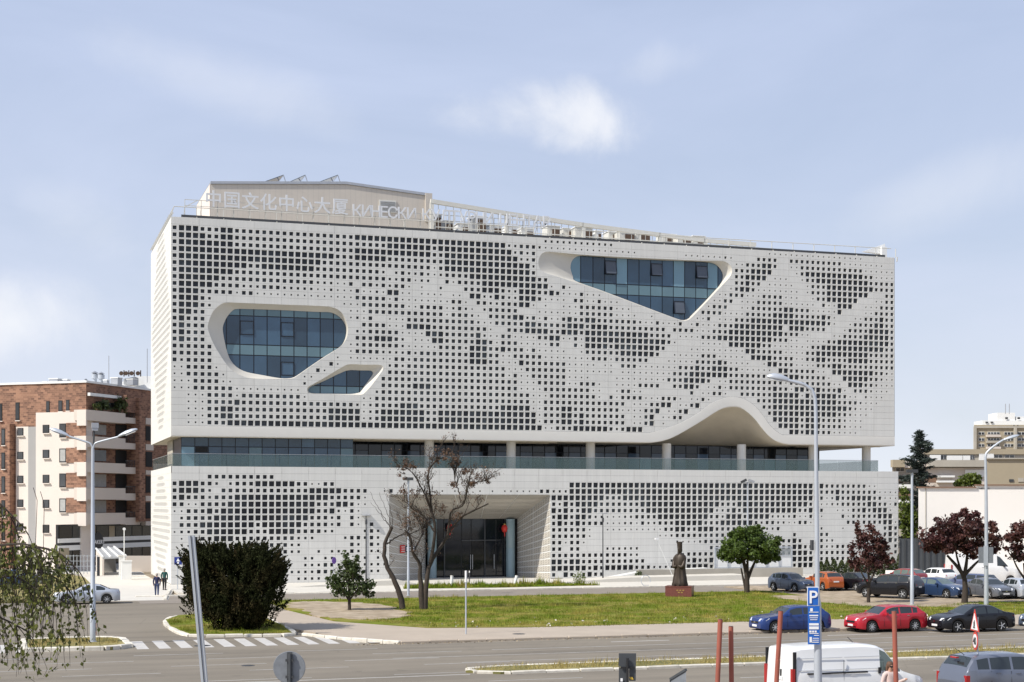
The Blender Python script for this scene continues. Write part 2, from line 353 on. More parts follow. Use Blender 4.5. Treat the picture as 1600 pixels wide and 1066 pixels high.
def catmull(pts, per=8, closed=True):
    P = [Vector(p) for p in pts]; n = len(P); out = []
    for i in range(n if closed else n - 1):
        if closed: a, b, c, d = P[(i - 1) % n], P[i], P[(i + 1) % n], P[(i + 2) % n]
        else: a, b, c, d = P[max(i - 1, 0)], P[i], P[i + 1], P[min(i + 2, n - 1)]
        for k in range(per):
            t = k / per; out.append(.5 * ((2 * b) + (c - a) * t + (2 * a - 5 * b + 4 * c - d) * t * t + (3 * b - a - 3 * c + d) * t ** 3))
    if not closed: out.append(P[-1])
    return out
def resample(pts, n, closed=True):
    P = [Vector(p) for p in pts] + ([Vector(pts[0])] if closed else []); ds = [0]
    for a, b in zip(P, P[1:]): ds.append(ds[-1] + (b - a).length)
    out = []; j = 0
    for k in range(n):
        t = ds[-1] * k / (n if closed else n - 1)
        while j < len(ds) - 2 and ds[j + 1] < t: j += 1
        w = (t - ds[j]) / max(1e-9, ds[j + 1] - ds[j]); out.append(P[j].lerp(P[j + 1], min(1, w)))
    return out
def inside(p, poly):
    x, y = p; c = False; j = len(poly) - 1
    for i in range(len(poly)):
        xi, yi = poly[i]; xj, yj = poly[j]
        if (yi > y) != (yj > y) and x < (xj - xi) * (y - yi) / (yj - yi) + xi: c = not c
        j = i
    return c
def clip_rect(poly, x0, x1, y0, y1):
    def half(P, f, cut):
        o = []
        for i in range(len(P)):
            a, b = P[i - 1], P[i]; fa, fb = f(a), f(b)
            if (fa >= 0) != (fb >= 0):
                t = fa / (fa - fb); o.append((a[0] + (b[0] - a[0]) * t, a[1] + (b[1] - a[1]) * t))
            if fb >= 0: o.append(b)
        return o
    P = [tuple(p) for p in poly]
    for f in (lambda p: p[0] - x0, lambda p: x1 - p[0], lambda p: p[1] - y0, lambda p: y1 - p[1]):
        P = half(P, f, 0)
        if len(P) < 3: return []
    return P

# glyphs for signs, made with Blender's built-in font and turned into meshes once
GLYPH = {}
def make_glyphs(specs):
    tmp = []
    for ch, size, ext in specs:
        if (ch, size, ext) in GLYPH: continue
        cu = bpy.data.curves.new('glyph', 'FONT'); cu.body = ch; cu.size = size; cu.extrude = ext; cu.align_x = 'CENTER'; cu.resolution_u = 3; cu.offset = .016 if size > 1.5 else (.010 if size > 1 else .006)
        o = bpy.data.objects.new('glyph', cu); COL.objects.link(o); tmp.append(((ch, size, ext), o)); GLYPH[(ch, size, ext)] = None
    bpy.context.view_layer.update(); dg = bpy.context.evaluated_depsgraph_get()
    for k, o in tmp:
        me = bpy.data.meshes.new_from_object(o.evaluated_get(dg)); xs = [v.co.x for v in me.vertices]
        GLYPH[k] = (me, (max(xs) - min(xs)) if xs else 0.3, ((max(xs) + min(xs)) / 2) if xs else 0.0)
    for k, o in tmp:
        cu = o.data; bpy.data.objects.remove(o); bpy.data.curves.remove(cu)
HAN = "中国文化中心大厦"; CYR = "КИНЕСКИ КУЛТУРНИ ЦЕНТАР"
make_glyphs([(c, 1.55, .05) for c in HAN] + [(c, 1.42, .05) for c in CYR if c != ' '] + [('P', .66, .004), ('40', .34, .004), ('BAKERY', .62, .02)])

# ================================================================ the ground
def sheet(name, poly, z0, z1, mat_, parent=None, kind='structure'):
    mb = MB(); mb.prism(poly, z0, z1); o = mb.build(name, mat_, parent); 
    if parent is None: tag(o, kind=kind)
    return o
ground = MB(); ground.add([(-900, -260, -.15), (1300, -260, -.15), (1300, 1500, -.15), (-900, 1500, -.15)], [(0, 1, 2, 3)]); ground = tag(ground.build('ground', 'soil'), kind='structure')
road = sheet('road', [(-160, -86.6), (220, -86.6), (220, -60.0), (5.6, -60.0), (4.2, -59.4), (2.0, -54.0), (2.2, -36.5), (4.6, -35.5), (4.6, -24.6), (-4.4, -24.6), (-4.4, -20.8), (-160, -20.8)], -.14, 0.0, 'asphalt')
near = sheet('near_car_park', [(-160, -150), (220, -150), (220, -87.4), (-160, -87.4)], -.14, .45, 'asphalt_lane')
lane = sheet('access_lane', [(-4.4, -24.4), (44, -24.0), (44, -15.4), (-4.4, -16.2)], -.13, .004, 'asphalt_lane')
drive = sheet('driveway', [(-6.6, -20.8), (-2.2, -20.8), (-.6, -8), (-.6, 22), (-6.6, 24)], -.13, .02, 'concrete_light')
plaza = sheet('plaza', [(-.6, -12.0), (3.5, -14.6), (48, -14.8), (90, -13.0), (90, 5.4), (-.6, 5.4)], -.13, .05, 'concrete_light')
pave = sheet('pavement', [(5.6, -59.7), (160, -59.7), (160, -53.4), (14, -53.6), (9.0, -52.4), (5.0, -46), (4.0, -36.0), (2.0, -36.0), (1.7, -50), (3.2, -56.5)], -.13, .12, 'pavement')
park = sheet('gravel_car_park', [(44.2, -42.6), (44.2, -17.2), (170, -17.2), (170, -42.6)], -.13, .06, 'gravel')
lawn_poly = [(9.2, -52.2), (14, -53.4), (160, -53.2), (160, -42.8), (46, -42.8), (43.8, -41.0), (43.8, -25.2), (4.4, -25.4), (4.2, -36), (5.3, -46)]
lawn = sheet('lawn', lawn_poly, -.13, .13, 'lawn')
def rough_edge(P, amp=.55, per=7):
    Q = catmull([(a, b, 0) for a, b in P], per)
    return [(q.x + random.uniform(-amp, amp), q.y + random.uniform(-amp, amp)) for q in Q]
gravel_patch = sheet('gravel_patch', rough_edge([(4.9, -36.5), (5.6, -43.5), (7.8, -45.4), (10.2, -43), (11.0, -37), (10.4, -31), (8, -28.0), (5.2, -29)], .45), -.13, .155, 'gravel')
bare_patch = sheet('bare_earth_patch', rough_edge([(40.2, -37.0), (42.5, -44.5), (47.5, -46.0), (50.5, -43.2), (46, -42.4), (43.9, -40.6), (43.7, -33), (41.2, -32)], .5), -.13, .15, 'gravel')
bank = sheet('dry_bank', [(-160, -20.6), (-7.4, -20.6), (-6.7, -18), (-6.7, 12), (-8, 20), (-160, 24)], -.13, .25, 'dry_grass')
yard = sheet('back_yard', [(-8, 24), (-.4, 24), (-.4, 40), (-40, 60), (-160, 60), (-160, 24.4)], -.13, .03, 'concrete_light')
corner_isle = [(-4.0, -52.4), (-4.5, -47), (-4.3, -42), (-3.2, -38.4), (-1.0, -37.2), (1.4, -38), (1.6, -48), (1.2, -53.6), (-1.4, -53.4)]
isle = sheet('corner_island', corner_isle, -.13, .16, 'lawn')
lamp_isle_poly = [(-12.4, -58.6), (-8.4, -58.9), (-7.5, -57.8), (-7.6, -53.6), (-9.0, -52.9), (-12.4, -53.2)]
lamp_isle = sheet('lamp_island', lamp_isle_poly, -.13, .16, 'dry_grass')
median_poly = [(5.0, -73.6), (6.2, -74.6), (220, -75.0), (220, -71.6), (7.0, -72.2)]
median = sheet('median_strip', median_poly, -.13, .09, 'dry_grass')
STONE = {}
def kerb_line(parent, pts, ln=1.0, w=.24, top=.14, closed=False, mat_='kerb_white'):
    key = (ln, w, top, mat_)
    if key not in STONE:
        mb = MB(); h = top + .1; x, y = ln / 2 - .02, w / 2; c = .035
        P = [(-x, -y, 0), (x, -y, 0), (x, y, 0), (-x, y, 0), (-x, -y, h - c), (x, -y, h - c), (x, y, h - c), (-x, y, h - c), (-x + c, -y + c, h), (x - c, -y + c, h), (x - c, y - c, h), (-x + c, y - c, h)]
        mb.add(P, [(0, 1, 5, 4), (1, 2, 6, 5), (2, 3, 7, 6), (3, 0, 4, 7), (4, 5, 9, 8), (5, 6, 10, 9), (6, 7, 11, 10), (7, 4, 8, 11), (8, 9, 10, 11)]); STONE[key] = mb.mesh('kerb_stone', mat_)
    P = [Vector((p[0], p[1], 0)) for p in pts] + ([Vector((pts[0][0], pts[0][1], 0))] if closed else [])
    tot = sum((b - a).length for a, b in zip(P, P[1:])); n = max(1, round(tot / ln)); Q = resample(P, n + 1, False)
    for a, b in zip(Q, Q[1:]):
        d = b - a; inst('kerb_stone', STONE[key], parent, (a + b) / 2 + Vector((random.uniform(-.02, .02), random.uniform(-.02, .02), -.1 + random.uniform(-.012, .012))), (0, random.uniform(-.012, .012), math.atan2(d.y, d.x) + random.uniform(-.015, .015)), (d.length / ln, 1, 1))
kerb_line(isle, catmull([(p[0], p[1], 0) for p in corner_isle], 5), 1.0, .30, .15, True)
kerb_line(lamp_isle, lamp_isle_poly, .9, .34, .20, True)
kerb_line(median, [(70, -71.7), (7.0, -72.2), (5.4, -72.6), (4.9, -73.6), (6.2, -74.6), (70, -74.9)], 1.5, .24, .12)
kerb_line(pave, [(5.6, -59.85), (110, -59.85)], 1.5, .24, .14, mat_='pavement')
kerb_line(pave, [(5.6, -59.8), (3.2, -56.6), (1.8, -53.6)], 1.0, .24, .14)
kerb_line(lane, [(-4.2, -16.4), (44, -15.5)], 2.0, .22, .12)
kerb_line(drive, [(-2.4, -20.7), (-.9, -8.5)], 1.0, .22, .14)
# painted markings
def stripe(parent, x0, x1, y0, y1, mat_, z=.005, skew=0.0, name='lane_marking'):
    MB().prism([(x0, y0), (x1, y0), (x1 + skew, y1), (x0 + skew, y1)], z - .004, z).build(name, mat_, parent)
for i in range(-24, 12):
    x = -7.2 + i * 1.04 if i >= 0 else -12.6 + (i + 1) * 1.04 - .2
    if x > 4.3: continue
    stripe(road, x, x + .56, -58.9, -54.5, 'road_paint', name='crossing_stripe')
for yy, off in ((-62.1, 0), (-64.6, 3.1), (-67.3, 1.2), (-69.9, 4.2), (-73.4, 2.0), (-76.8, 5.0)):
    for k in range(-9, 3):
        x = off + k * 7.6; x1 = x + 4.2 + random.uniform(-.3, .3)
        if x > 6: continue
        stripe(road, x, x1, yy - .06, yy + .06, 'road_line')
for yy, x0, x1 in ((-64.4, 9, 120), (-66.9, 3.5, 120), (-69.6, 6.0, 120)): stripe(road, x0, x1, yy - .065, yy + .065, 'road_line')
for k in range(9): stripe(road, 16 + k * 6.2, 19.2 + k * 6.2, -62.35, -62.2, 'road_paint')
for k in range(9): stripe(road, 15 + k * 9, 19 + k * 9, -78.9, -78.77, 'road_line')
stripe(road, -20, 5.0, -74.3, -74.18, 'road_paint')
stripe(road, 24.0, 30.5, -73.2 + 1.9, -71.0 + .1, 'road_line', skew=-.2)
def cover(x, y, r, z): 
    mb = MB(); mb.lathe([(r, z - .02), (r, z), (r * .8, z + .003)], 12, (x, y, 0)); return mb
cover(-4.0, -58.0, .42, .01).build('manhole_cover', 'dark_metal', road); cover(12.6, -57.6, .35, .127).build('manhole_cover', 'dark_metal', pave)
cover(30, -56, .35, .127).build('manhole_cover', 'dark_metal', pave); cover(-3.2, -68.0, .3, .006).build('manhole_cover', 'dark_metal', road)

# ================================================================ the cultural centre
CTR = thing('cultural_centre', 'large white box-shaped building covered in small square windows', 'building', (0, 0, 0))
PU, PL, PR = .5955, .599, .60        # cell pitch across the upper and lower block, row pitch
UW, LW, DEP = 71.46, 71.9, 20.5
UZ0, UZ1, LZ1 = 12.86, 31.81, 10.30
def rows_of(*rows):
    out = []
    for r in rows: out.append(''.join(b.ljust(20, '0')[:20] for b in r.split('|')).ljust(120, '0'))
    return out
UP = rows_of(
 '||00000000000000000222|22222222200000000000|00000000000000001111|11111111111111',
 '34443334433333333333|33333334444444444444|44444444444223332111|1111111111111|01111111210000333300|333333333311111111',
 '34444334433333333333|33333333333344444443|4444444444442323|0|00000000001133344300|11333333333333111111',
 '34444444433333333333|33333334444444444443|34444444444442230000|0|0000000000333444400|01344444444444331111',
 '34444444444444444444|44443334444433333333|34444444444444420000|0|00000000003344440111|00133444444444433333',
 '34444444444444444444|44333333333333333331|34444444444444433000|0|00000000003343301111|10013334444444443333',
 '34444444444334444444|43333333333202322321|23333444444444443300|0|00000000013443111111|11013334444444400033',
 '34444444433333333333|33333333333322331220|03133334444444444410|3101|00000001133311133331|11001334444440001133',
 '34444443333333333333|32221130332323310100|20003334443224443343|1113111|00000011330111333331|11111031144400111333',
 '34444433332223332222|21121113112144110111|10110442243224443111|1033113111|00000133300113333334|43331111140000113333',
 '34443333313311111111|11111113333313111111|11331033223334410100|111333333111|00003333111133333444|43333343100011333433',
 '34443200000000000000|00000111333333311333|31232102333330001111|11133333311110010000|00011301113334444444|44444443100133334433',
 '34443200000000000000|00000011133333333333|31333210333344231311|34334433333332113111|3313111333444444444|44433330001333344443',
 '34433000000000000000|00000012130011133333|33333321133333443333|34443444333333333303|33311133344444444443|33110000113333444443',
 '34333000000000000000|00000000333311144443|33333333100333444433|44434444444444433330|11113334444444444333|11011113344444444443',
 '34333000000000000000|00000012233333111144|43333342113311113344|11314444444444444431|00001111044444433111|11113344444444444433',
 '34333000000000000000|00000013334443201114|43333344313331111133|00314444344444444300|00111111111144333331|11133444444444433333',
 '34333000000000000000|00000012333333211111|33332444334333131111|10013333334444443001|11113331111104444333|31133443333444433333',
 '33333300000000000000|00000013333222232333|33333444331133333111|11111333133333300011|11133334311110014433|31111333443333333333',
 '33333300000000000000|00001011111113323333|33333444331114333333|31111101103331111111|33343344433111111044|33333110444444443321',
 '32333300000000000000|00031000000023233333|33333333333111333333|31111111101111111113|33444444433333333304|44333331004444433211',
 '11333310000000000000|03100000000033333333|33333333333131133333|31111000011111111133|34444301133333333331|33333333110444332111',
 '11333331000000000001|10000000000333333333|33333333333331113333|31133310011113333003|34430113133333333433|14434433341033321110',
 '11133331100000000002|00000000002333334443|33333333333331111333|33333110013311|00301133133333333444|44143444433110211100',
 '11133333311111111110|00000000002333333333|33333333333333311133|33333310313333111333|10113100000000333444|44444444433332111',
 '00111333313333333331|11110000113333333333|33333333333333311333|33333333333011133440|11340000000000033444|4444444444432111',
 '00111333343333333333|33333332123333444333|33333333334444411333|44333333331111334011|34000000000000003444|444444444332111',
 '00111334433333333333|33344444123444444433|44444444444444441333|44343333333011340113|30000000000000000444|443444333321110',
 '00111334433333333333|33344444123444444433|44444444444444441333|44343333333011340110|00000000000000000044|443444333321110',
 '00111333444444444444|44444444444444444444|44444444444444444113|33444444323444400000|00000000000000000000|4434433311111')
LO = rows_of(
 '000003333333333|',
 '34443320233344444433|1133|0|00000000000000000000|44444444444444444444|44444433333333110000',
 '34443203333333333333|44444333300130001010|10101010101111113322|00000000000000000000|44444444444444444444|44444333433333331111',
 '34333233344444444444|44433333100|0|0|44444444444444444444|44444312433444433111',
 '33113333444444444444|433344311|0|0|44444443334444444444|44430112233333443313',
 '11333434444444444444|43342131|0|0|44444422343444444444|43340300111334344410',
 '02333344444444444444|33323031|0|0|44444332444344442222|31130100031333334440',
 '03334444444434444443|3332303103|0|0|44443334444443233221|13310000003323333441',
 '12233444444333444433|33220000232|0|0|43344433333332222300|00000200010000000343',
 '01033344433333333322|20000233232|0|0|333333333333|30000330000000000343',
 '00103234333333333220|00000032032|0|0|11123333330000000033|43000322000000000343',
 '00102223433333333220|02022232022|0|0|00000330000000000033|44330322333000000003',
 '00000000333333330002|202200022022|0|0|23333300000000000033|44433333333000000003',
 '00000000333333330002|223322222222|0|0|334334|4444333333300',
 '00000000333333300222|23332222222|0|0|444443|3444',
 '00000000000000000022|22|0|0|0|0')
MID = ['', '0004444444444444444444', '2224444444444444444444', '4444444443334444444444', '3243444433333334444444', '4343344333333333444444', '3443443221112233334444', '3433433331112213223334',
       '3333331001111111111334', '3333331000000000001123', '3313310000000000000002', '3303300002222220000000', '3333333333333220000000', '4434433333333333000020', '4444443434444433322223', '3043034330000000000000']
for k in range(1, 16): LO[k] = LO[k][:58] + MID[k] + LO[k][80:]
OPEN = {'1': .235, '2': .385, '3': .53, '4': .735}

# openings traced from the photograph onto the facade plane
def zpts(pts, x0, y0, k, y): return [(p.x, p.z) for p in (at_plane(x0 + a / k, y0 + b / k, y) for a, b in pts)]
RC = .55
W1o = [(540, 52), (700, 58), (900, 65), (1100, 72), (1200, 82), (1253, 112), (1283, 165), (1296, 215), (1288, 270), (1262, 312), (1220, 347), (1150, 391), (1060, 452), (970, 515), (930, 528), (850, 530), (700, 526), (630, 508), (575, 478), (530, 430), (490, 370), (455, 310), (420, 220), (425, 170), (450, 110), (490, 70)]
W1i = [(600, 92), (700, 93), (900, 100), (1100, 110), (1180, 112), (1225, 130), (1260, 160), (1280, 200), (1284, 240), (1272, 290), (1242, 330), (1150, 388), (1060, 449), (968, 512), (930, 524), (870, 524), (760, 505), (660, 485), (600, 455), (560, 410), (540, 360), (525, 300), (512, 220), (520, 180), (540, 140), (570, 105)]
W3o = [(1300, 438), (1400, 440), (1490, 441), (1514, 452), (1512, 472), (1490, 505), (1440, 572), (1400, 614), (1365, 629), (1200, 625), (1065, 621), (1041, 606), (1045, 580), (1080, 560), (1150, 520), (1250, 460)]
W3i = [(1300, 475), (1380, 476), (1432, 477), (1450, 488), (1446, 506), (1425, 536), (1395, 576), (1372, 608), (1352, 621), (1200, 620), (1065, 617), (1044, 604), (1050, 584), (1085, 568), (1150, 540), (1240, 496)]
W2o = [(50, 215), (130, 219), (250, 230), (400, 240), (600, 251), (800, 260), (1000, 269), (1150, 272), (1192, 286), (1214, 318), (1213, 350), (1190, 385), (1120, 460), (1040, 545), (960, 627), (930, 645), (900, 645), (860, 632), (720, 582), (560, 522), (400, 462), (225, 402), (120, 368), (30, 338), (5, 292), (14, 242)]
W2i = [(265, 240), (345, 243), (420, 248), (500, 255), (700, 265), (900, 272), (1060, 280), (1115, 296), (1150, 335), (1157, 375), (1140, 420), (1112, 452), (1035, 536), (950, 622), (926, 641), (902, 642), (860, 629), (720, 577), (560, 516), (400, 456), (240, 398), (222, 372), (206, 320), (208, 290), (218, 266), (238, 248)]
OUT = {'w1': (zpts(W1o, 220, 460, 4, 0), zpts(W1i, 220, 460, 4, RC)), 'w3': (zpts(W3o, 220, 460, 4, 0), zpts(W3i, 220, 460, 4, RC)), 'w2': (zpts(W2o, 840, 340, 4, 0), zpts(W2i, 840, 340, 4, RC))}
def smooth2(P, n): return [(p.x, p.y) for p in resample(catmull([(a, b, 0) for a, b in P], 8), n)]
HOLES = {}
for k, (o, i) in OUT.items(): HOLES[k] = (smooth2(o, 130), smooth2(i, 130))
# wave in the bottom edge of the upper block: edge line and the line where the cells stop
edge_px = [(900, 693), (960, 693.5), (1000, 692.5), (1025, 690), (1040, 687), (1055, 681), (1075, 670), (1100, 655), (1117, 644), (1130, 637.5), (1145, 635), (1158, 637), (1170, 645), (1182, 657), (1192, 670), (1202, 681), (1215, 689.5), (1232, 693.8), (1260, 695)]
band_px = [(900, 681), (960, 681), (1000, 679), (1027, 673), (1060, 662), (1090, 646), (1110, 631), (1127, 623), (1145, 620), (1162, 623), (1177, 632), (1190, 646), (1202, 663), (1215, 675), (1230, 682), (1260, 684)]
edge = [(p.x, p.z) for p in (at_plane(a, b, 0) for a, b in edge_px)]; band = [(p.x, p.z) for p in (at_plane(a, b, 0) for a, b in band_px)]
def interp(P, x):
    if x <= P[0][0]: return P[0][1]
    for (a, b), (c, d) in zip(P, P[1:]):
        if x <= c: t = (x - a) / (c - a); return b + (d - b) * t
    return P[-1][1]
def smoothline(P):
    Q = catmull([(a, b, 0) for a, b in P], 8, False); return [(q.x, q.y) for q in Q]
edge, band = smoothline(edge), smoothline(band)
XA, XB = max(edge[0][0], band[0][0]), min(edge[-1][0], band[-1][0])
BZ = UZ1 - 30 * PR                     # bottom of the lowest cell row (13.81)
def z_edge(x): return UZ0 + max(0, interp(edge, x) - UZ0 - .06) if XA < x < XB else UZ0
def z_band(x): return max(BZ, interp(band, x)) if XA < x < XB else BZ
wave_poly = [(XA, BZ - .5)] + [(x, z_band(x)) for x in [XA + (XB - XA) * k / 90 for k in range(91)]] + [(XB, BZ - .5)]
ENT0, ENT1, ENTZ = 19.28, 34.70, 7.88

def wall_cells(place, grid_rows, pitch, z_top, width, holes, mats, name, rest, pane_rest, singles, g=.0055, dep=.16):
    """place(u, d, z) -> world. Panels four cells wide and one row high, every cell with its real square opening."""
    ncol = int(width / pitch + .5)
    for r, row in enumerate(grid_rows):
        zt = z_top - r * PR; zb = zt - PR
        for c0 in range(0, ncol, 4):
            cells = list(range(c0, min(c0 + 4, ncol))); ua, ub = cells[0] * pitch, (cells[-1] + 1) * pitch
            if cells[-1] + 1 == ncol: ub = width
            own = MB(); whole = True; panes = []
            for c in cells:
                x0, x1 = c * pitch, (c + 1) * pitch
                if c + 1 == ncol: x1 = width
                a0 = x0 + g if c == cells[0] else x0; a1 = x1 - g if c == cells[-1] else x1; b0, b1 = zb + g, zt - g
                st = None
                for H in holes:
                    xs = [p[0] for p in H]; zs = [p[1] for p in H]
                    if x1 < min(xs) or x0 > max(xs) or zt < min(zs) or zb > max(zs): continue
                    ins = [inside(p, H) for p in ((a0, b0), (a1, b0), (a1, b1), (a0, b1))]; vin = [p for p in H if a0 < p[0] < a1 and b0 < p[1] < b1]
                    if all(ins) and not vin: st = 'out'; break
                    if any(ins) or vin: st = H; break
                if st == 'out': whole = False; continue
                if st is not None:
                    whole = False; H = st; n = len(H); vs = [Vector((a0, b0)), Vector((a1, b0)), Vector((a1, b1)), Vector((a0, b1))]; ed = [(0, 1), (1, 2), (2, 3), (3, 0)]
                    idx = [i for i in range(n) if a0 - .7 < H[i][0] < a1 + .7 and b0 - .7 < H[i][1] < b1 + .7]
                    mp = {}
                    for i in idx:
                        for j in (i, (i + 1) % n, (i - 1) % n):
                            if j not in mp: mp[j] = len(vs); vs.append(Vector(H[j]))
                    ed += [(mp[i], mp[(i + 1) % n]) for i in mp if (i + 1) % n in mp]
                    V, E_, F, *_ = geometry.delaunay_2d_cdt(vs, ed, [], 0, 1e-5)
                    for f in F:
                        cx = sum(V[i].x for i in f) / len(f); cz = sum(V[i].y for i in f) / len(f)
                        if a0 < cx < a1 and b0 < cz < b1 and not inside((cx, cz), H): own.add([place(V[i].x, 0, V[i].y) for i in f], [tuple(range(len(f)))])
                    continue
                lv = row[c] if c < len(row) else '0'
                if lv == '0':
                    own.add([place(a0, 0, b0), place(a1, 0, b0), place(a1, 0, b1), place(a0, 0, b1)], [(0, 1, 2, 3)]); continue
                s = OPEN[lv] * .6 / 2 * (1.05 if lv in '34' else 1); mx, mz = (x0 + x1) / 2, (zt + zb) / 2
                o = [(a0, b0), (a1, b0), (a1, b1), (a0, b1)]; q = [(mx - s, mz - s), (mx + s, mz - s), (mx + s, mz + s), (mx - s, mz + s)]
                vs = [place(x, 0, z) for x, z in o] + [place(x, 0, z) for x, z in q] + [place(x, dep, z) for x, z in q]
                own.add(vs, [(k, (k + 1) % 4, 4 + (k + 1) % 4, 4 + k) for k in range(4)] + [(4 + k, 4 + (k + 1) % 4, 8 + (k + 1) % 4, 8 + k) for k in range(4)])
                panes.append((lv, mx, mz, s))
            if not own.v: continue
            # panel edges have depth
            if whole:
                P = [(ua + g, zb + g), (ub - g, zb + g), (ub - g, zt - g), (ua + g, zt - g)]
                own.add([place(x, 0, z) for x, z in P] + [place(x, .05, z) for x, z in P], [(k, (k + 1) % 4, 4 + (k + 1) % 4, 4 + k) for k in range(4)])
            if singles is not None and len(singles['panel']) < singles['np'] and singles['pick'](c0, r) and whole:
                singles['panel'].append(own.build('facade_panel', mats, CTR))
            else: rest.add(own.v, own.f)
            for lv, mx, mz, s in panes:
                if singles is not None and lv == '4' and len(singles['pane']) < singles['nw'] and singles['pickw'](c0, r):
                    if s not in singles['me']:
                        b = MB(); b.box((0, 0, 0), (2 * s + .04, .04, 2 * s + .04)); singles['me'][s] = b.mesh('window_pane', 'cell_glass')
                    singles['pane'].append(inst('window_pane', singles['me'][s], CTR, place(mx, dep + .018, mz)))
                else:
                    e = s + .02; pane_rest.add([place(mx - e, dep - .004, mz - e), place(mx + e, dep - .004, mz - e), place(mx + e, dep - .004, mz + e), place(mx - e, dep - .004, mz + e)], [(0, 1, 2, 3)])
rest, prest, side, pside = MB(), MB(), MB(), MB()
front = lambda u, d, z: (u, d, z)
sg = dict(panel=[], pane=[], np=200, nw=215, me={}, pick=lambda c, r: c < 32, pickw=lambda c, r: c < 40)
wall_cells(front, UP, PU, UZ1, UW, [HOLES['w1'][0], HOLES['w3'][0], HOLES['w2'][0], wave_poly], 'panel', 'facade', rest, prest, sg)
sg2 = dict(panel=[], pane=[], np=98, nw=84, me={}, pick=lambda c, r: c < 32, pickw=lambda c, r: c < 24)
LZT = 9.40 + .3
ent_poly = [(ENT0, -.5), (ENT1, -.5), (ENT1, ENTZ), (ENT0, ENTZ)]
LOW_TOP = MB()
wall_cells(front, LO, PL, LZT, LW, [resample([(a, b, 0) for a, b in ent_poly], 200) and [(p.x, p.y) for p in resample([(a, b, 0) for a, b in ent_poly], 200)]], 'panel', 'facade', rest, prest, sg2)
# plain courses: above the lower cells, foot of the wall, band along the wave
for k in range(30):
    x0, x1 = k * LW / 30 + .011, (k + 1) * LW / 30 - .011
    rest.box(((x0 + x1) / 2, .03, (LZT + LZ1) / 2), (x1 - x0, .06, LZ1 - LZT - .012))
for k in range(30):
    x0, x1 = k * LW / 30, (k + 1) * LW / 30
    if x1 > ENT0 and x0 < ENT1: continue
    rest.box(((x0 + x1) / 2, .04, .05), (x1 - x0 - .02, .08, .09))
rest.build('facade_panels', 'panel', CTR)['kind'] = 'stuff'
prest.build('window_panes', 'cell_glass', CTR)['kind'] = 'stuff'
# left wall
left = lambda u, d, z: (d, DEP - u, z)
def side_rows(n, z): 
    out = []
    for r in range(n): out.append(''.join('3' if (abs((c - 17) / 15.0) + abs((r - n * .46) / (n * .62)) < 1.0) else ('2' if abs((c - 17) / 15.0) + abs((r - n * .46) / (n * .62)) < 1.12 else '0') for c in range(36)))
    return out
wall_cells(left, side_rows(30, 0), .6, UZ1, DEP, [], 'panel_side', 'side', side, pside, None, dep=.05)
wall_cells(left, side_rows(16, 0), .6, LZT, DEP, [], 'panel_side', 'side', side, pside, None, dep=.05)
side.box((.03, DEP / 2, (LZT + LZ1) / 2), (.06, DEP, LZ1 - LZT - .012)); side.box((.03, DEP / 2, (UZ0 + BZ) / 2), (.06, DEP - .01, BZ - UZ0))
side.build('side_wall_panels', 'panel_side', CTR)['kind'] = 'stuff'; pside.build('side_window_panes', 'cell_glass', CTR)['kind'] = 'stuff'
# band and wave funnel
xs = sorted(set([0.0] + [UW * k / 60 for k in range(61)] + [XA + (XB - XA) * k / 120 for k in range(121)]))
bandm = MB(); bandm.grid([[(x, .012, z_band(x) - .012), (x, -.01, z_band(x) - .03), (x, -.012, z_edge(x) + .10), (x, .0, z_edge(x) + .03), (x, .05, z_edge(x))] for x in xs])
bandm.build('wave_band', 'panel_side', CTR, smooth=50)
FD = 7.0
def fz(x, t): e = t * t * (3 - 2 * t); return z_edge(x) * (1 - e) + (UZ0 + .02) * e
funnel = MB(); funnel.grid([[(x, .05 + FD * t, fz(x, t)) for t in [k / 14 for k in range(15)]] for x in xs]); funnel.build('wave_soffit', 'soffit', CTR, smooth=60)
core = MB()
core.lo_hi((.3, FD + .06, UZ0 + .03), (UW - .3, DEP - .3, UZ0 + .4)).build('soffit_slab', 'soffit', CTR)
jl = MB()
for k in range(1, 24):
    x = k * 3.0; jl.box((x, 3.6, UZ0 + .012), (.035, 6.8, .03)) if not (XA - 1 < x < XB + 1) else None
jl.build('soffit_joint', 'core_dark', CTR)
core = MB(); core.lo_hi((.3, 1.4, UZ1 - 17.3), (XA, FD + .3, UZ1 - .35)); core.lo_hi((XB, 1.4, UZ1 - 17.3), (UW - .3, FD + .3, UZ1 - .35)); core.lo_hi((XA + .002, 1.4, 18.6), (XB - .002, FD + .3, UZ1 - .35)); core.lo_hi((.3, FD + .302, UZ1 - 17.3), (UW - .3, DEP - .02, UZ1 - .35)); core.lo_hi((.3, 5.7, .02), (LW - .3, DEP - .02, LZ1 - .25)); core.build('building_core', 'core_dark', CTR)
core = MB(); core.lo_hi((.02, .02, LZ1 - .22), (LW - .02, DEP, LZ1 - .02)); core.build('terrace_floor', 'concrete_light', CTR)
core = MB(); core.lo_hi((UW - .03, .0, UZ0), (UW, DEP, UZ1)); core.lo_hi((0.02, DEP - .02, UZ0), (UW - .04, DEP + .02, UZ1)); core.lo_hi((LW - .03, .0, 0), (LW, DEP, LZ1 - .23)); core.lo_hi((0.02, DEP - .02, 0), (LW - .04, DEP + .02, LZ1 - .23)); core.build('rear_walls', 'panel_side', CTR)

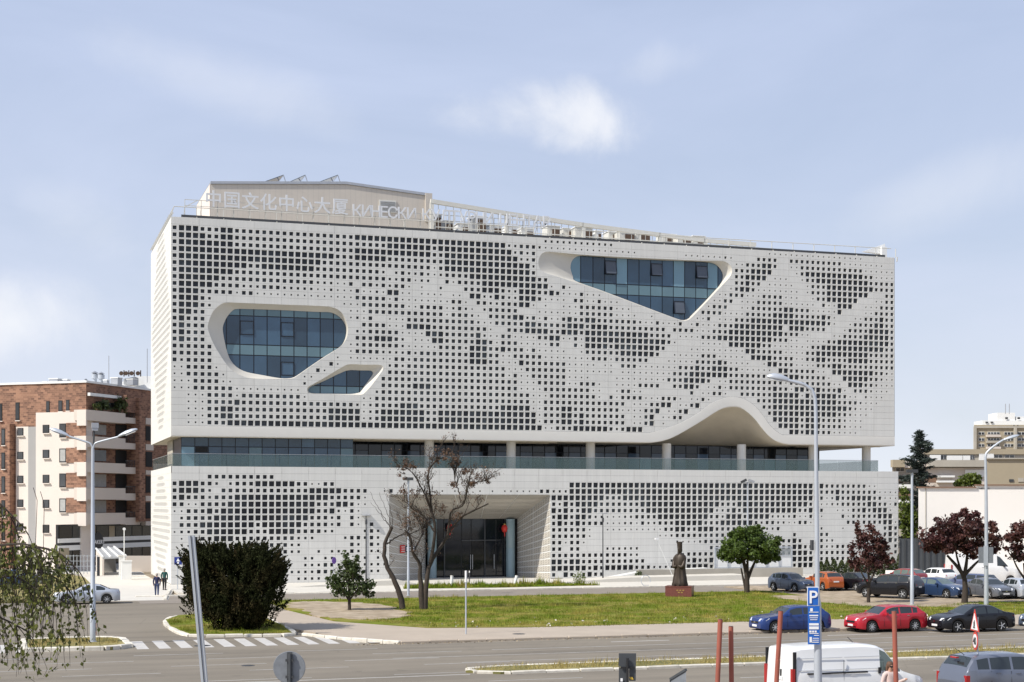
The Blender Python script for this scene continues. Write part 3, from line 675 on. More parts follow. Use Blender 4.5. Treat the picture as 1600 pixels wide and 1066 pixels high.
# the three sculpted windows
def big_window(key, vlines, rows, open_sash, teal_cols=()):
    o, i = HOLES[key]
    fr = MB(); n = len(o); io = i; 
    # pair points by nearest parameter: both outlines start at the same corner
    lip = .02
    fr.grid([[(p[0], .0, p[1]) for p in o] + [(o[0][0], 0, o[0][1])], [(p[0] * .985 + q[0] * .015, .02, p[1] * .985 + q[1] * .015) for p, q in zip(o, i)] + [(o[0][0] * .985 + i[0][0] * .015, .02, o[0][1] * .985 + i[0][1] * .015)], [(p[0] * .45 + q[0] * .55, RC * .62, p[1] * .45 + q[1] * .55) for p, q in zip(o, i)] + [(o[0][0] * .45 + i[0][0] * .55, RC * .62, o[0][1] * .45 + i[0][1] * .55)], [(p[0], RC, p[1]) for p in i] + [(i[0][0], RC, i[0][1])]])
    fr.build('window_surround', 'reveal_beige', CTR, smooth=50, fix=True)
    fb = MB(); fb.extrude([(p[0], RC + .10, p[1]) for p in i], (0, .05, 0)); frame = fb.build('window_frame', 'mullion', CTR, fix=True)
    mw = .045
    for a in range(len(vlines) - 1):
        for b, (z1, z0, mt) in enumerate(rows):
            P = clip_rect(i, vlines[a] + mw, vlines[a + 1] - mw, z0 + mw, z1 - mw)
            if len(P) < 3: continue
            if a in teal_cols and b == 0: mt = 'pale_glass'
            if (a, b) in open_sash:
                up, lo = open_sash[(a, b)]
                P2 = clip_rect(P, -999, 999, z0, lo - .05)
                if len(P2) > 2: MB().extrude([(p[0], RC + .05, p[1]) for p in P2], (0, .04, 0)).build('glass_pane', mt, frame, fix=True)
                P3 = clip_rect(P, -999, 999, up + .05, z1)
                if len(P3) > 2: MB().extrude([(p[0], RC + .05, p[1]) for p in P3], (0, .04, 0)).build('glass_pane', mt, frame, fix=True)
                tl = open_sash[(a, b)][0] - lo; x0, x1 = vlines[a] + mw, vlines[a + 1] - mw; tilt = .42 if key == 'w2' else .0
                s = MB(); bo = RC - tl * math.sin(tilt) * .5 + .03; s.extrude([(x0, RC + .03, up), (x1, RC + .03, up), (x1, bo, lo), (x0, bo, lo)], (0, .045, 0)); s.build('window_sash', 'blue_glass' if key != 'w2' else 'graphite_glass', frame, fix=True)
                e = MB()
                for p, q in (((x0, RC + .02, up), (x1, RC + .02, up)), ((x1, RC + .02, up), (x1, bo - .01, lo)), ((x0, bo - .01, lo), (x1, bo - .01, lo)), ((x0, RC + .02, up), (x0, bo - .01, lo))): e.bar(p, q, .06)
                e.build('sash_rim', 'mullion', frame)
            else:
                MB().extrude([(p[0], RC + .05, p[1]) for p in P], (0, .04, 0)).build('glass_pane', mt, frame, fix=True)
M('graphite_glass', (.085, .10, .125), .1)
def zx(pxs, x0, k, yref): return [at_plane(x0 + a / k, yref, RC).x for a in pxs]
def zz(pys, y0, k, xref): return [at_plane(xref, y0 + b / k, RC).z for b in pys]
v1 = [at_plane(220 + a / 4, 540, RC).x for a in (450, 535, 620, 707, 790, 875, 958, 1040, 1122, 1205, 1300)]
r1 = zz([60, 132, 312, 378, 560], 460, 4, 220 + 600 / 4)
big_window('w1', v1, [(r1[0] + 1, r1[1], 'teal_glass'), (r1[1], r1[2], 'blue_glass'), (r1[2], r1[3], 'teal_glass'), (r1[3], r1[4] - 1, 'blue_glass')], {(2, 1): (zz([168], 460, 4, 385)[0], zz([250], 460, 4, 385)[0]), (5, 1): (zz([178], 460, 4, 449)[0], zz([262], 460, 4, 449)[0]), (5, 3): (zz([425], 460, 4, 449)[0], zz([505], 460, 4, 449)[0])})
v3 = [at_plane(220 + a / 4, 600, RC).x for a in (1020, 1122, 1205, 1287, 1368, 1470)]
r3 = zz([560], 460, 4, 220 + 1200 / 4)[0]; r3 = zz([573], 460, 4, 520)[0]
big_window('w3', v3, [(r3 + 4, r3, 'blue_glass'), (r3, r3 - 3, 'teal_glass')], {})
v2 = [at_plane(840 + a / 4, 430, RC).x for a in (190, 270, 347, 420, 493, 563, 635, 708, 780, 850, 920, 990, 1062, 1128, 1190)]
r2 = zz([412, 478], 340, 4, 840 + 420 / 4)
big_window('w2', v2, [(r2[0] + 8, r2[0], 'blue_glass'), (r2[0], r2[1], 'teal_glass'), (r2[1], r2[1] - 9, 'blue_glass')], {(3, 0): (zz([272], 340, 4, 955)[0], zz([353], 340, 4, 955)[0]), (7, 0): (zz([290], 340, 4, 1027)[0], zz([362], 340, 4, 1027)[0]), (11, 0): (zz([305], 340, 4, 1097)[0], zz([378], 340, 4, 1097)[0]), (9, 2): (zz([525], 340, 4, 1061)[0], zz([600], 340, 4, 1061)[0])}, (0, 4, 9, 12))

# recessed terrace: glass front, round columns, glass balustrade
TZ0, TZ1 = LZ1 - .02, UZ0 + .02
gx0 = at_plane(283, 700, 1.3).x; gx1 = at_plane(552, 700, 1.3).x
tw = MB(); tw.lo_hi((gx0, 1.36, TZ0), (gx1, 1.5, TZ1)); tw.lo_hi((gx0, 1.5, TZ0), (gx0 + .12, 14, TZ1)); tw.lo_hi((gx1 - .1, 1.5, TZ0), (gx1, 6.3, TZ1)); tw.lo_hi((gx1, 6.36, TZ0), (66.5, 6.5, TZ1)); tw.lo_hi((66.4, 6.5, TZ0), (66.5, 12, TZ1))
twall = tw.build('terrace_window_wall', 'mullion', CTR)
n = 13; pale = {0: 'pale_glass', 5: 'teal_glass', 12: 'teal_glass'}
for k in range(n):
    a, b = gx0 + (gx1 - gx0) * k / n + .04, gx0 + (gx1 - gx0) * (k + 1) / n - .04
    MB().lo_hi((a, 1.30, TZ0 + .06), (b, 1.34, TZ1 - .86)).build('glass_pane', pale.get(k, 'blue_glass'), twall)
    MB().lo_hi((a, 1.30, TZ1 - .78), (b, 1.34, TZ1 - .03)).build('glass_pane', 'blue_glass', twall)
MB().lo_hi((gx0 + (gx1 - gx0) / n + .06, 1.22, TZ1 - 1.35), (gx0 + 2 * (gx1 - gx0) / n - .06, 1.29, TZ1 - .86)).build('open_vent', 'core_dark', twall)
n = 40
for k in range(n):
    a, b = gx1 + (66.4 - gx1) * k / n + .05, gx1 + (66.4 - gx1) * (k + 1) / n - .05
    h = (k * 7919) % 11; mt = 'dark_glass' if h in (0, 3, 7, 5) else ('terrace_glass' if h != 9 else 'pale_glass')
    hz = TZ0 + (1.75 if mt != 'pale_glass' else 1.35)
    MB().lo_hi((a, 6.29, TZ0 + .06), (b, 6.34, hz)).build('glass_pane', mt, twall)
    MB().lo_hi((a, 6.29, hz + .05), (b, 6.34, TZ1 - .05)).build('glass_pane', 'dark_glass', twall)
for px in (670.5, 798.5, 922.5, 1041.5, 1158.5, 1270, 1353.5):
    p = at_plane(px, 715, 1.9); mb = MB(); mb.lathe([(.44, TZ0), (.44, TZ1 + .01)], 24, (p.x, 1.9, 0)); mb.build('round_column', 'panel_side', CTR, smooth=40)
MB().lo_hi((.9, 8, TZ0), (gx0 - .02, 13, TZ1)).build('terrace_side_wall', 'concrete_old', CTR)
n = 30
for k in range(n):
    a, b = .12 + (LW - 2.3) * k / n + .015, .12 + (LW - 2.3) * (k + 1) / n - .015
    MB().lo_hi((a, .22, LZ1), (b, .25, LZ1 + 1.08)).build('balustrade_pane', 'rail_glass', CTR)
for k in range(8):
    a, b = .3 + 2.5 * k, .3 + 2.5 * (k + 1) - .03
    MB().lo_hi((.16, a, LZ1), (.19, b, LZ1 + 1.08)).build('balustrade_pane', 'rail_glass', CTR)
    MB().lo_hi((LW - 2.2, a, LZ1), (LW - 2.17, b, LZ1 + 1.08)).build('balustrade_pane', 'rail_glass', CTR)
for yy_ in (1.9, 4.2):
    for xa_, xb_ in ((.4, XA - 1.2), (XB + 1.2, UW - .5)): MB().lo_hi((xa_, yy_, UZ0 - .06), (xb_, yy_ + .22, UZ0 + .04)).build('soffit_beam', 'soffit', CTR)
br = MB(); br.lo_hi((.12, .20, LZ1 + 1.085), (LW - 2.18, .27, LZ1 + 1.115)); br.lo_hi((.14, .28, LZ1 + 1.085), (.21, 20.3, LZ1 + 1.115)); br.build('balustrade_rail', 'zinc', CTR)

# entrance: a tapering portal of perforated panels
EY = 5.0; IX0, IX1, IZ = 24.0, 33.05, 5.61
fl = thing('entrance_portal', 'tapering entrance of grey perforated panels framing dark glass doors', 'entrance', ((ENT0 + ENT1) / 2, 0, 0))
def quadpanel(P, parent, nu, nv, mat_, gap=.045, thick=.012):
    P = [Vector(p) for p in P]; nrm = (P[1] - P[0]).cross(P[3] - P[0]).normalized() * thick
    bl = lambda u, v: P[0].lerp(P[1], u).lerp(P[3].lerp(P[2], u), v)
    su, sv = gap / max((P[1] - P[0]).length, .1), gap / max((P[3] - P[0]).length, .1)
    for a in range(nu):
        for b in range(nv):
            q = [bl(u, v) for u, v in ((a / nu + su, b / nv + sv), ((a + 1) / nu - su, b / nv + sv), ((a + 1) / nu - su, (b + 1) / nv - sv), (a / nu + su, (b + 1) / nv - sv))]
            MB().extrude(q, nrm).build('portal_panel', mat_, parent, fix=True)
quadpanel([(ENT0, .02, .0), (IX0, EY, .0), (IX0, EY, IZ), (ENT0, .02, ENTZ)], fl, 1, 12, 'perforated')
quadpanel([(IX1, EY, .0), (ENT1, .02, .0), (ENT1, .02, ENTZ), (IX1, EY, IZ)], fl, 2, 12, 'perforated')
quadpanel([(ENT0, .02, ENTZ), (IX0, EY, IZ), (IX1, EY, IZ), (ENT1, .02, ENTZ)], fl, 6, 5, 'perforated')
bk = MB(); s_ = .03
bk.grid([[(ENT0 - s_, .02, .0), (IX0 - s_, EY + .02, .0)], [(ENT0 - s_, .02, ENTZ + s_), (IX0 - s_, EY + .02, IZ + s_)], [(ENT1 + s_, .02, ENTZ + s_), (IX1 + s_, EY + .02, IZ + s_)], [(ENT1 + s_, .02, .0), (IX1 + s_, EY + .02, .0)]]); bk.build('portal_backing', 'white_paint', fl)
dr = MB(); dr.lo_hi((IX0 - .1, EY + .36, 0), (IX1 + .1, EY + .5, IZ + .1)); door_wall = dr.build('entrance_window_wall', 'black_plastic', fl)
xs_ = [IX0, 25.9, 27.6, 28.55, 29.95, 31.05, 31.9, IX1]
for a, b in zip(xs_, xs_[1:]):
    MB().lo_hi((a + .05, EY + .30, 3.62), (b - .05, EY + .34, IZ - .02)).build('glass_pane', 'dark_glass', door_wall)
    MB().lo_hi((a + .05, EY + .30, .06), (b - .05, EY + .34, 3.5)).build('door_leaf' if 27 < a < 31 else 'glass_pane', 'dark_glass', door_wall)
for x in (25.9, 29.9, 31.9): MB().lo_hi((x - .05, EY + .18, .0), (x + .05, EY + .29, IZ)).build('door_mullion', 'dark_metal', door_wall)
MB().lo_hi((27.6, EY + .16, 3.5), (31.0, EY + .29, 3.6)).build('door_transom', 'dark_metal', door_wall)
for x in (28.45, 28.65, 30.8): mb = MB(); mb.tube([(x, EY + .12, .8), (x, EY + .12, 2.2)], .035, 8); mb.build('door_handle', 'zinc', door_wall)
for x in (IX0 + .55, IX1 - .75): mb = MB(); mb.lathe([(.43, .03), (.43, IZ * .5 - .03), (.415, IZ * .5), (.43, IZ * .5 + .03), (.43, IZ - .03)], 20, (x, EY - .30, 0)); mb.build('glass_column', 'column_glass', fl, smooth=40)
pl = thing('wall_plaque', 'red square emblem beside a dark name plate on the left portal wall', 'plaque', (20.6, 1.4, 2.6))
u = Vector((IX0 - ENT0, EY, 0)).normalized(); nn = Vector((u.y, -u.x, 0))
def pq(s0, s1, z0, z1, out_, name, mat_): 
    b = Vector((ENT0, .02, 0)) + nn * out_; MB().extrude([b + u * s0 + Vector((0, 0, z0)), b + u * s1 + Vector((0, 0, z0)), b + u * s1 + Vector((0, 0, z1)), b + u * s0 + Vector((0, 0, z1))], nn * .05).build(name, mat_, pl, fix=True)
pq(1.9, 2.75, 2.55, 3.25, .06, 'emblem', 'lantern_red'); pq(2.8, 4.6, 2.6, 3.15, .06, 'name_plate', 'graphite_glass')
for q in range(3): pq(2.02, 2.63, 2.66 + q * .2, 2.72 + q * .2, .115, 'emblem_stroke', 'sign_white')
for q in range(2):
    for w_ in range(5): pq(2.95 + w_ * .3, 3.16 + w_ * .3, 2.72 + q * .2, 2.84 + q * .2, .115, 'lettering', 'sign_white')
for px, py in ((703, 825), (788.5, 826)):
    p = at_plane(px, py, EY - .3); t = thing('paper_lantern', 'red round lantern %s the entrance doors' % ('left of' if px < 750 else 'right of'), 'lantern', p, group='red lanterns at the entrance')
    mb = MB(); mb.lathe([(.12, -.36), (.24, -.26), (.32, 0), (.24, .26), (.12, .36)], 14); mb.build('lantern_body', 'lantern_red', t, smooth=60, local=True)
    mb = MB(); mb.lathe([(.12, .35), (.12, .46)], 10); mb.build('cap', 'gilt', t, local=True); mb = MB(); mb.tube([(0, 0, -.36), (0, 0, -.75)], .05, 6); mb.build('tassel', 'lantern_red', t, local=True)
    mb = MB(); mb.tube([(0, 0, .45), (0, .55, .5)], .015, 5); mb.build('hanger', 'dark_metal', t, local=True)

# roof: parapet, rail, plant room, pergola, air-handling units
rf = MB(); rf.lo_hi((.4, .5, UZ1 - .3), (UW - .3, DEP - .2, UZ1 - .1)); rf.build('roof_deck', 'concrete_light', CTR)
pp = MB(); pp.lo_hi((.9, .30, UZ1 + .02), (UW - .9, .42, UZ1 + .30)); pp.build('parapet_shadow_strip', 'dark_metal', CTR)  # dark strip imitating the shadow gap under the rail by its colour
pp = MB(); pp.lo_hi((1.0, .52, UZ1 - .05), (UW - 1.0, .75, UZ1 + .32)); pp.build('roof_parapet', 'metal_cream', CTR)
pp = MB(); pp.lo_hi((.02, .03, UZ1 + .004), (UW - .02, .29, UZ1 + .03)); pp.lo_hi((.02, .30, UZ1 + .004), (.32, DEP, UZ1 + .03)); pp.build('wall_coping', 'panel_side', CTR)
rl = MB(); z_ = UZ1 + .98
rl.tube([(.3, .35, z_), (UW - .2, .35, z_)], .035, 6); rl.tube([(.3, .35, z_), (.3, DEP, z_)], .035, 6)
for k in range(31):
    x = 2.2 + k * 2.32; rl.bar((x, .35, UZ1 + .1), (x, .35, z_), .06); rl.bar((x, .12, UZ1 - .35), (x, .06, UZ1 + .12), .07, .1)
for k in range(22): rl.bar((.05, 1 + .9 * k, UZ1 + .1), (.3, 1 + .9 * k, z_), .05); rl.bar((-.12, 1 + .9 * k, UZ1 + .25), (.3, 1 + .9 * k, UZ1 + .55), .10)
rl.build('roof_rail', 'metal_cream', CTR)
PY_ = 6.0
def pz(px, py, y=PY_): p = at_plane(px, py, y); return (p.x, p.z)
a, b, c = pz(329, 288), pz(541, 288.5), pz(672, 307)
pr = [(a[0], UZ1 - .2), a, b, c, (c[0], UZ1 - .2)]
ph = thing('roof_plant_room', 'beige plant room with sloping roof line on top of the white building', 'roof structure', (a[0], PY_, UZ1))
mb = MB(); mb.extrude([(x, PY_, z) for x, z in pr], (0, 10.5, 0)); mb.build('wall', 'penthouse', ph, fix=True)
mb = MB(); mb.extrude([(x, PY_ - .12, z + .02) for x, z in (a, b, c)] + [(x, PY_ - .12, z + .26) for x, z in (c, b, a)], (0, 10.8, 0)); mb.build('roof_edge', 'zinc', ph, fix=True)
mb = MB(); mb.extrude([(a[0] - .02, PY_, UZ1 - .1), (a[0] - .02, PY_, a[1]), (a[0] - .02, PY_ + 10.4, a[1]), (a[0] - .02, PY_ + 10.4, UZ1 - .1)], (-.06, 0, 0)); mb.build('side_wall', 'render_white', ph, fix=True)
mb = MB(); mb.lo_hi((c[0] - .5, PY_ - .25, UZ1 + 2), (c[0] + .15, PY_ - .0, c[1] + .25)); mb.build('corner_post', 'penthouse', ph)
lv0, lv1 = pz(592.5, 312, PY_ - .1), pz(619, 333, PY_ - .1)
lvp = MB(); lvp.lo_hi((lv0[0], PY_ - .10, lv1[1]), (lv1[0], PY_ - .004, lv0[1])); lvp = lvp.build('louvre', 'metal_cream', ph)
for k in range(7):
    z = lv1[1] + .12 + k * (lv0[1] - lv1[1] - .2) / 7; MB().box(((lv0[0] + lv1[0]) / 2, PY_ - .14, z + .03), (lv1[0] - lv0[0] - .2, .06, .07)).build('louvre_blade', 'grey_unit', lvp)
for px0, px1 in ((408, 443), (449, 477), (495, 528)):
    y0 = 8.0; p0 = at_plane(px0, 286.5, y0); p1 = at_plane(px1, 274, y0); q1 = at_plane(px1, 286.5, y0)
    t = thing('solar_panel', {408: 'largest and leftmost tilted roof panel on the plant room', 449: 'smallest, middle tilted roof panel on the plant room', 495: 'rightmost tilted roof panel on the plant room'}[px0], 'solar panel', p0, group='tilted panels on the plant room roof')
    mb = MB(); mb.extrude([p0, p1, p1 + Vector((0, 2.6, 0)), p0 + Vector((0, 2.6, 0))], (0, 0, .06)); mb.build('panel', 'graphite_glass', t, fix=True)
    mb = MB(); mb.bar(p1, q1 + Vector((.25, 0, 0)), .07); mb.bar(p1, q1 + Vector((-.55, 0, 0)), .05); mb.bar(p1 + Vector((0, 2.6, 0)), q1 + Vector((.25, 2.6, 0)), .07); mb.bar(p0 + Vector((0, 0, -.02)), q1 + Vector((0, 0, -.02)), .05); mb.build('stand', 'zinc', t)
# pergola running down to the right behind the rail
pg = thing('roof_pergola', 'long sloping cream steel pergola along the roof edge', 'pergola', (c[0], 4.0, UZ1))
GY = 4.0
gp = [pz(x, y, GY) for x, y in ((673, 314.5), (790, 333.5), (910, 351.5), (1030, 367), (1100, 376), (1180, 382.5))]
mb = MB()
for (x0, z0), (x1, z1) in zip(gp, gp[1:]): mb.bar((x0 - .03, GY, z0), (x1 + .03, GY, z1), .35, .38)
mb.build('top_beam', 'metal_cream', pg)
for k, (x, z) in enumerate(gp[:-1]): MB().box((x + .1, GY, (z - .2 + UZ1 + .3) / 2), (.34, .3, z - .2 - UZ1 - .3)).build('post', 'metal_cream', pg)
for s in range(len(gp) - 1):
    (x0, z0), (x1, z1) = gp[s], gp[s + 1]; n = round((x1 - x0) / .72)
    for k in range(1, n):
        x = x0 + (x1 - x0) * k / n; z = z0 + (z1 - z0) * k / n - .22
        if z > UZ1 + .5: MB().bar((x, GY, UZ1 + .2), (x, GY, z), .05).build('bar', 'metal_cream', pg)
mb = MB(); mb.bar((c[0], GY, UZ1 + 1.2), (60, GY, UZ1 + .95), .08); mb.bar((c[0], GY, UZ1 + .65), (66, GY, UZ1 + .6), .06); mb.build('lower_rail', 'metal_cream', pg)
wp = MB(); p0, p1, p2 = at_plane(1349, 393, 5), at_plane(1383, 381, 5), at_plane(1383, 398, 5)
wing = thing('roof_fin', 'white pointed fin at the far right end of the roof', 'roof structure', p0); wp.extrude([p0, p2, p1], (0, .4, 0)); wp.build('fin', 'white_paint', wing, fix=True)
mb = MB(); mb.box((p2.x - .3, 4.8, p2.z + .2), (.6, .3, 1.1)); mb.build('fin_base', 'white_paint', wing)
UN = [(674, 335, 690, 358, 'grey_unit'), (688, 345, 708, 360, 'grey_unit'), (715, 350, 736, 364, 'white_paint'), (738, 338, 760, 365, 'grey_unit'), (764, 352, 784, 367, 'white_paint'), (792, 354, 812, 369, 'white_paint'), (815, 357, 834, 371, 'white_paint'), (855, 353, 875, 366, 'metal_cream'), (880, 357, 899, 367, 'metal_cream'), (900, 355, 926, 368, 'metal_cream'), (930, 361, 940, 371, 'white_paint'), (951, 362, 968, 373, 'metal_cream'), (968, 361, 992, 374, 'metal_cream'), (993, 362, 1016, 374, 'metal_cream'), (1035, 366, 1056, 378, 'metal_cream'), (1060, 369, 1080, 380, 'metal_cream'), (1083, 369, 1102, 381, 'metal_cream')]
UNL = ['grey unit half hidden right beside the plant room corner', 'second grey unit from the plant room, low and boxy', 'white unit behind the last Cyrillic letters, third from the plant room', 'tall grey unit with a curved top behind the sign letters', 'white unit behind the sign, just right of the tall grey one', 'white unit two places right of the tall grey one', 'white unit nearest the right end of the sign letters', 'first cream unit with a brown grille right of the sign', 'second cream unit with a brown grille right of the sign', 'wide cream unit just left of the second pergola post', 'narrow white unit without neighbours in the gap after the wide cream unit', 'cream unit left of the middle pair of units', 'wider of the middle pair of cream units', 'cream unit just left of the fourth pergola post', 'cream unit right of the fourth pergola post', 'second cream unit from the right end of the row', 'rightmost cream unit of the row']
for k, (x0, y0, x1, y1, mt) in enumerate(UN):
    yy = 6.2 + (k % 3) * .7; p, q = at_plane(x0, y0, yy), at_plane(x1, y1, yy)
    t = thing('air_handling_unit', UNL[k], 'air unit', (p.x, yy, UZ1 - .1), group='air units in a row on the roof')
    z0 = UZ1 - .1; mb = MB(); mb.lo_hi((p.x, yy, z0), (q.x, yy + 1.6, p.z)); mb.build('casing', mt, t)
    mb = MB(); mb.lo_hi((p.x + .18 + .25 * (q.x - p.x), yy - .05, z0 + .35), (q.x - .06, yy - .003, p.z - .28)); mb.build('intake_grille', 'brown_unit', t)
    mb = MB(); mb.lo_hi((p.x - .08, yy - .1, p.z + .004), (q.x + .08, yy + 1.7, p.z + .07)); mb.build('lid', 'white_paint', t)
# rooftop sign
sg_ = thing('rooftop_sign', 'white letters in Chinese and Cyrillic on a frame along the roof edge', 'sign', (2, .5, UZ1))
sy = .45
mb = MB(); zt = lambda x: at_plane(290, 312, sy).z
x_a, x_b = at_plane(289, 320, sy).x, at_plane(862, 350, sy).x; ztop = at_plane(289, 311.5, sy).z; 
mb.bar((x_a, sy + .1, ztop), (x_b, sy + .1, ztop), .05); mb.bar((x_a, sy + .1, UZ1 + 1.15), (x_b, sy + .1, UZ1 + 1.15), .05)
n = 24
for k in range(n + 1):
    x = x_a + (x_b - x_a) * k / n; mb.bar((x, sy + .1, UZ1), (x, sy + .1, ztop), .05); mb.bar((x, sy + .1, ztop - .5), (x, sy + 1.2, UZ1 + .2), .04)
mb.bar((x_a, sy + .1, UZ1 + 1.0), (x_a + 1.1, sy + .1, ztop), .06)
mb.build('frame', 'metal_cream', sg_)
h0 = at_plane(319, 326, sy); h1 = at_plane(545, 340, sy); zc = UZ1 + 1.12
for k, ch in enumerate(HAN):
    me, w_, cx = GLYPH[(ch, 1.55, .05)]; x = h0.x + (h1.x - h0.x) * (k + .5) / 8
    if not me.materials: me.materials.append(MATS['letter_white'])
    o = inst('letter', me, sg_, (x - cx, sy - .02, zc + .16), (rad(90), 0, 0))
cx0, cx1 = at_plane(551, 345, sy).x, at_plane(860, 358, sy).x
ws = [GLYPH[(c_, 1.42, .05)][1] if c_ != ' ' else .55 for c_ in CYR]; gap = (cx1 - cx0 - sum(ws)) / (len(ws) - 1); x = cx0
for c_, w_ in zip(CYR, ws):
    if c_ != ' ':
        me, _, cx = GLYPH[(c_, 1.42, .05)]
        if not me.materials: me.materials.append(MATS['letter_white'])
        inst('letter', me, sg_, (x + w_ / 2 - cx, sy - .02, zc - .02), (rad(90), 0, 0))
    x += w_ + gap

# ================================================================ brick apartment house on the left
FWD = Vector((math.sin(YAW), math.cos(YAW), 0)); RGT = Vector((math.cos(YAW), -math.sin(YAW), 0)); UPV = Vector((0, 0, 1))
bc = at_depth(134.5, 893, 163); bc.z = 0
BR = (FWD * math.cos(rad(19)) + RGT * math.sin(rad(19))); BL = -(RGT * math.cos(rad(19)) - FWD * math.sin(rad(19)))   # along right face / along left face
NL = -BR; NR = -BL            # outward normals of left face and right face
APT = thing('apartment_house', 'brick and white plaster apartment house with balconies left of the white building', 'building', bc)
def onL(px, py, o=0.0): return at_vplane(px, py, bc + NL * o, NL)
def onR(px, py, o=0.0): return at_vplane(px, py, bc + NR * o, NR)
def fbox(mb, fn, N_, x0, y0, x1, y1, o0, o1):
    """box on a face between two picture corners, from o0 (inner) to o1 (outer) along the face normal"""
    p, q = fn(x0, y0, o1), fn(x1, y1, o1); ax = (q - p); ax.z = 0
    a = p; pts = [Vector((p.x, p.y, q.z)), Vector((q.x, q.y, q.z)), Vector((q.x, q.y, p.z)), Vector((p.x, p.y, p.z))]
    return mb.extrude(pts, -N_ * (o1 - o0))
def blk(fn, N_, x0, y0, x1, y1, o0, o1, name, mat_, par):
    return fbox(MB(), fn, N_, x0, y0, x1, y1, o0, o1).build(name, mat_, par, fix=True)
top = onL(134.5, 598).z
mb = MB(); q = [bc, bc + BL * 40, bc + BL * 40 + BR * 30, bc + BR * 30]; mb.prism([(p.x, p.y) for p in q], 0, top); mb.build('wall', 'brick', APT, fix=True)
mb = MB(); q = [bc + (NL + NR) * .15, bc + BL * 40 + NL * .15, bc + BL * 40 + BR * 30, bc + BR * 30 + NR * .15]; mb.prism([(p.x, p.y) for p in q], top + .004, top + .22); mb.build('roof_edge', 'white_paint', APT, fix=True)
# left, sunlit face
blk(onL, NL, -60, 664, 15, 900, .0, .9, 'bay', 'brick', APT)
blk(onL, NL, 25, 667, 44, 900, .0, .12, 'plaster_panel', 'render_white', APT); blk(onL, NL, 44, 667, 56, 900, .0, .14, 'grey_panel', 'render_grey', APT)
wb = blk(onL, NL, 56, 645, 127, 893, .0, 2.0, 'plaster_block', 'render_white', APT)
def win(fn, N_, x0, y0, x1, y1, o, par, glass='flat_glass', pane_only=False):
    fr = blk(fn, N_, x0, y0, x1, y1, o - .05, o + .05, 'window', 'black_plastic', par)
    blk(fn, N_, x0 + (x1 - x0) * .13, y0 + (y1 - y0) * .07, x1 - (x1 - x0) * .10, y1 - (y1 - y0) * .1, o + .052, o + .07, 'pane', glass, fr)
    sl = blk(fn, N_, x0 - .6, y1, x1 + .6, y1 + 1.2, o - .05, o + .22, 'sill', 'render_white', fr); return fr
for (x0, y0, x1, y1) in ((-2, 631, 3, 658), (24, 629, 30, 657), (72, 627, 77, 645), (91, 626, 97, 643), (103, 625, 108, 642)): win(onL, NL, x0, y0, x1, y1, .0, APT)
for k in range(5):
    y = 669 + k * 37.2
    win(onL, NL, 27, y, 36, y + 12, .12, APT)
    if k < 5: win(onL, NL, 2, y + 1, 7.5, y + 27, .9, APT)
for k in range(5):
    y = 664 + k * 39.0; win(onL, NL, 66.5, y, 76.5, y + 13, 2.0, wb)
    if y + 24 < 818: 
        win(onL, NL, 92.5, y - 2, 103, y + 20, 2.0, wb, 'curtain' if k % 2 else 'flat_glass')
        blk(onL, NL, 103.2, y - 3, 134, y + 20, 2.004, 2.10, 'brick_panel', 'brick', wb)
for k, y in enumerate((641, 682, 723, 762, 801)): blk(onL, NL, 120, y, 134.2, y + (21 if k else 24), 2.105, 2.35, 'plaster_course', 'render_white', wb)
# right, shaded face
for k, (y0, y1) in enumerate(((640, 662), (681, 702), (722, 740), (762, 781), (802, 819))):
    dy = 0
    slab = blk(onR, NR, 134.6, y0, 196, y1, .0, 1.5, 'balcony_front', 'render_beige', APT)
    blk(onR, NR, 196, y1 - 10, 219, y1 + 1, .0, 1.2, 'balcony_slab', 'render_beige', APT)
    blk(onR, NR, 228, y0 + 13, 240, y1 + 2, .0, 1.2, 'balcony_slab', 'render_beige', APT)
    rail = MB()
    for x in np.linspace(197, 218, 9): rail.bar(onR(x, y1 - 10, 1.15), onR(x, y0 - 2, 1.15), .05)
    rail.bar(onR(196, y0 - 2, 1.15), onR(219, y0 - 2 + .6, 1.15), .07); rail.build('balcony_railing', 'dark_metal', APT)
    yb = y1 + 1; ye = ((681, 722, 762, 802, 820)[k])
    if k < 4:
        blk(onR, NR, 147, yb, 166, ye - 1, .02, .08, 'balcony_door', 'curtain' if k != 1 else 'flat_glass', APT)
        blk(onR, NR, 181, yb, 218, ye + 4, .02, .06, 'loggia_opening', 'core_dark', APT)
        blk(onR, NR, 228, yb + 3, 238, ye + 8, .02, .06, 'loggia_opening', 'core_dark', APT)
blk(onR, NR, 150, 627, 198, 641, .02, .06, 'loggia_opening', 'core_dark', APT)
blk(onR, NR, 218, 622, 227, 815, .0, 1.7, 'brick_pillar', 'brick', APT); blk(onR, NR, 198, 617, 219, 646, .0, 1.3, 'brick_pillar', 'brick', APT)
aw = MB(); aw.bar(onR(139, 616, .5), onR(194, 622, .5), .32); aw.build('awning_roll', 'white_paint', APT)
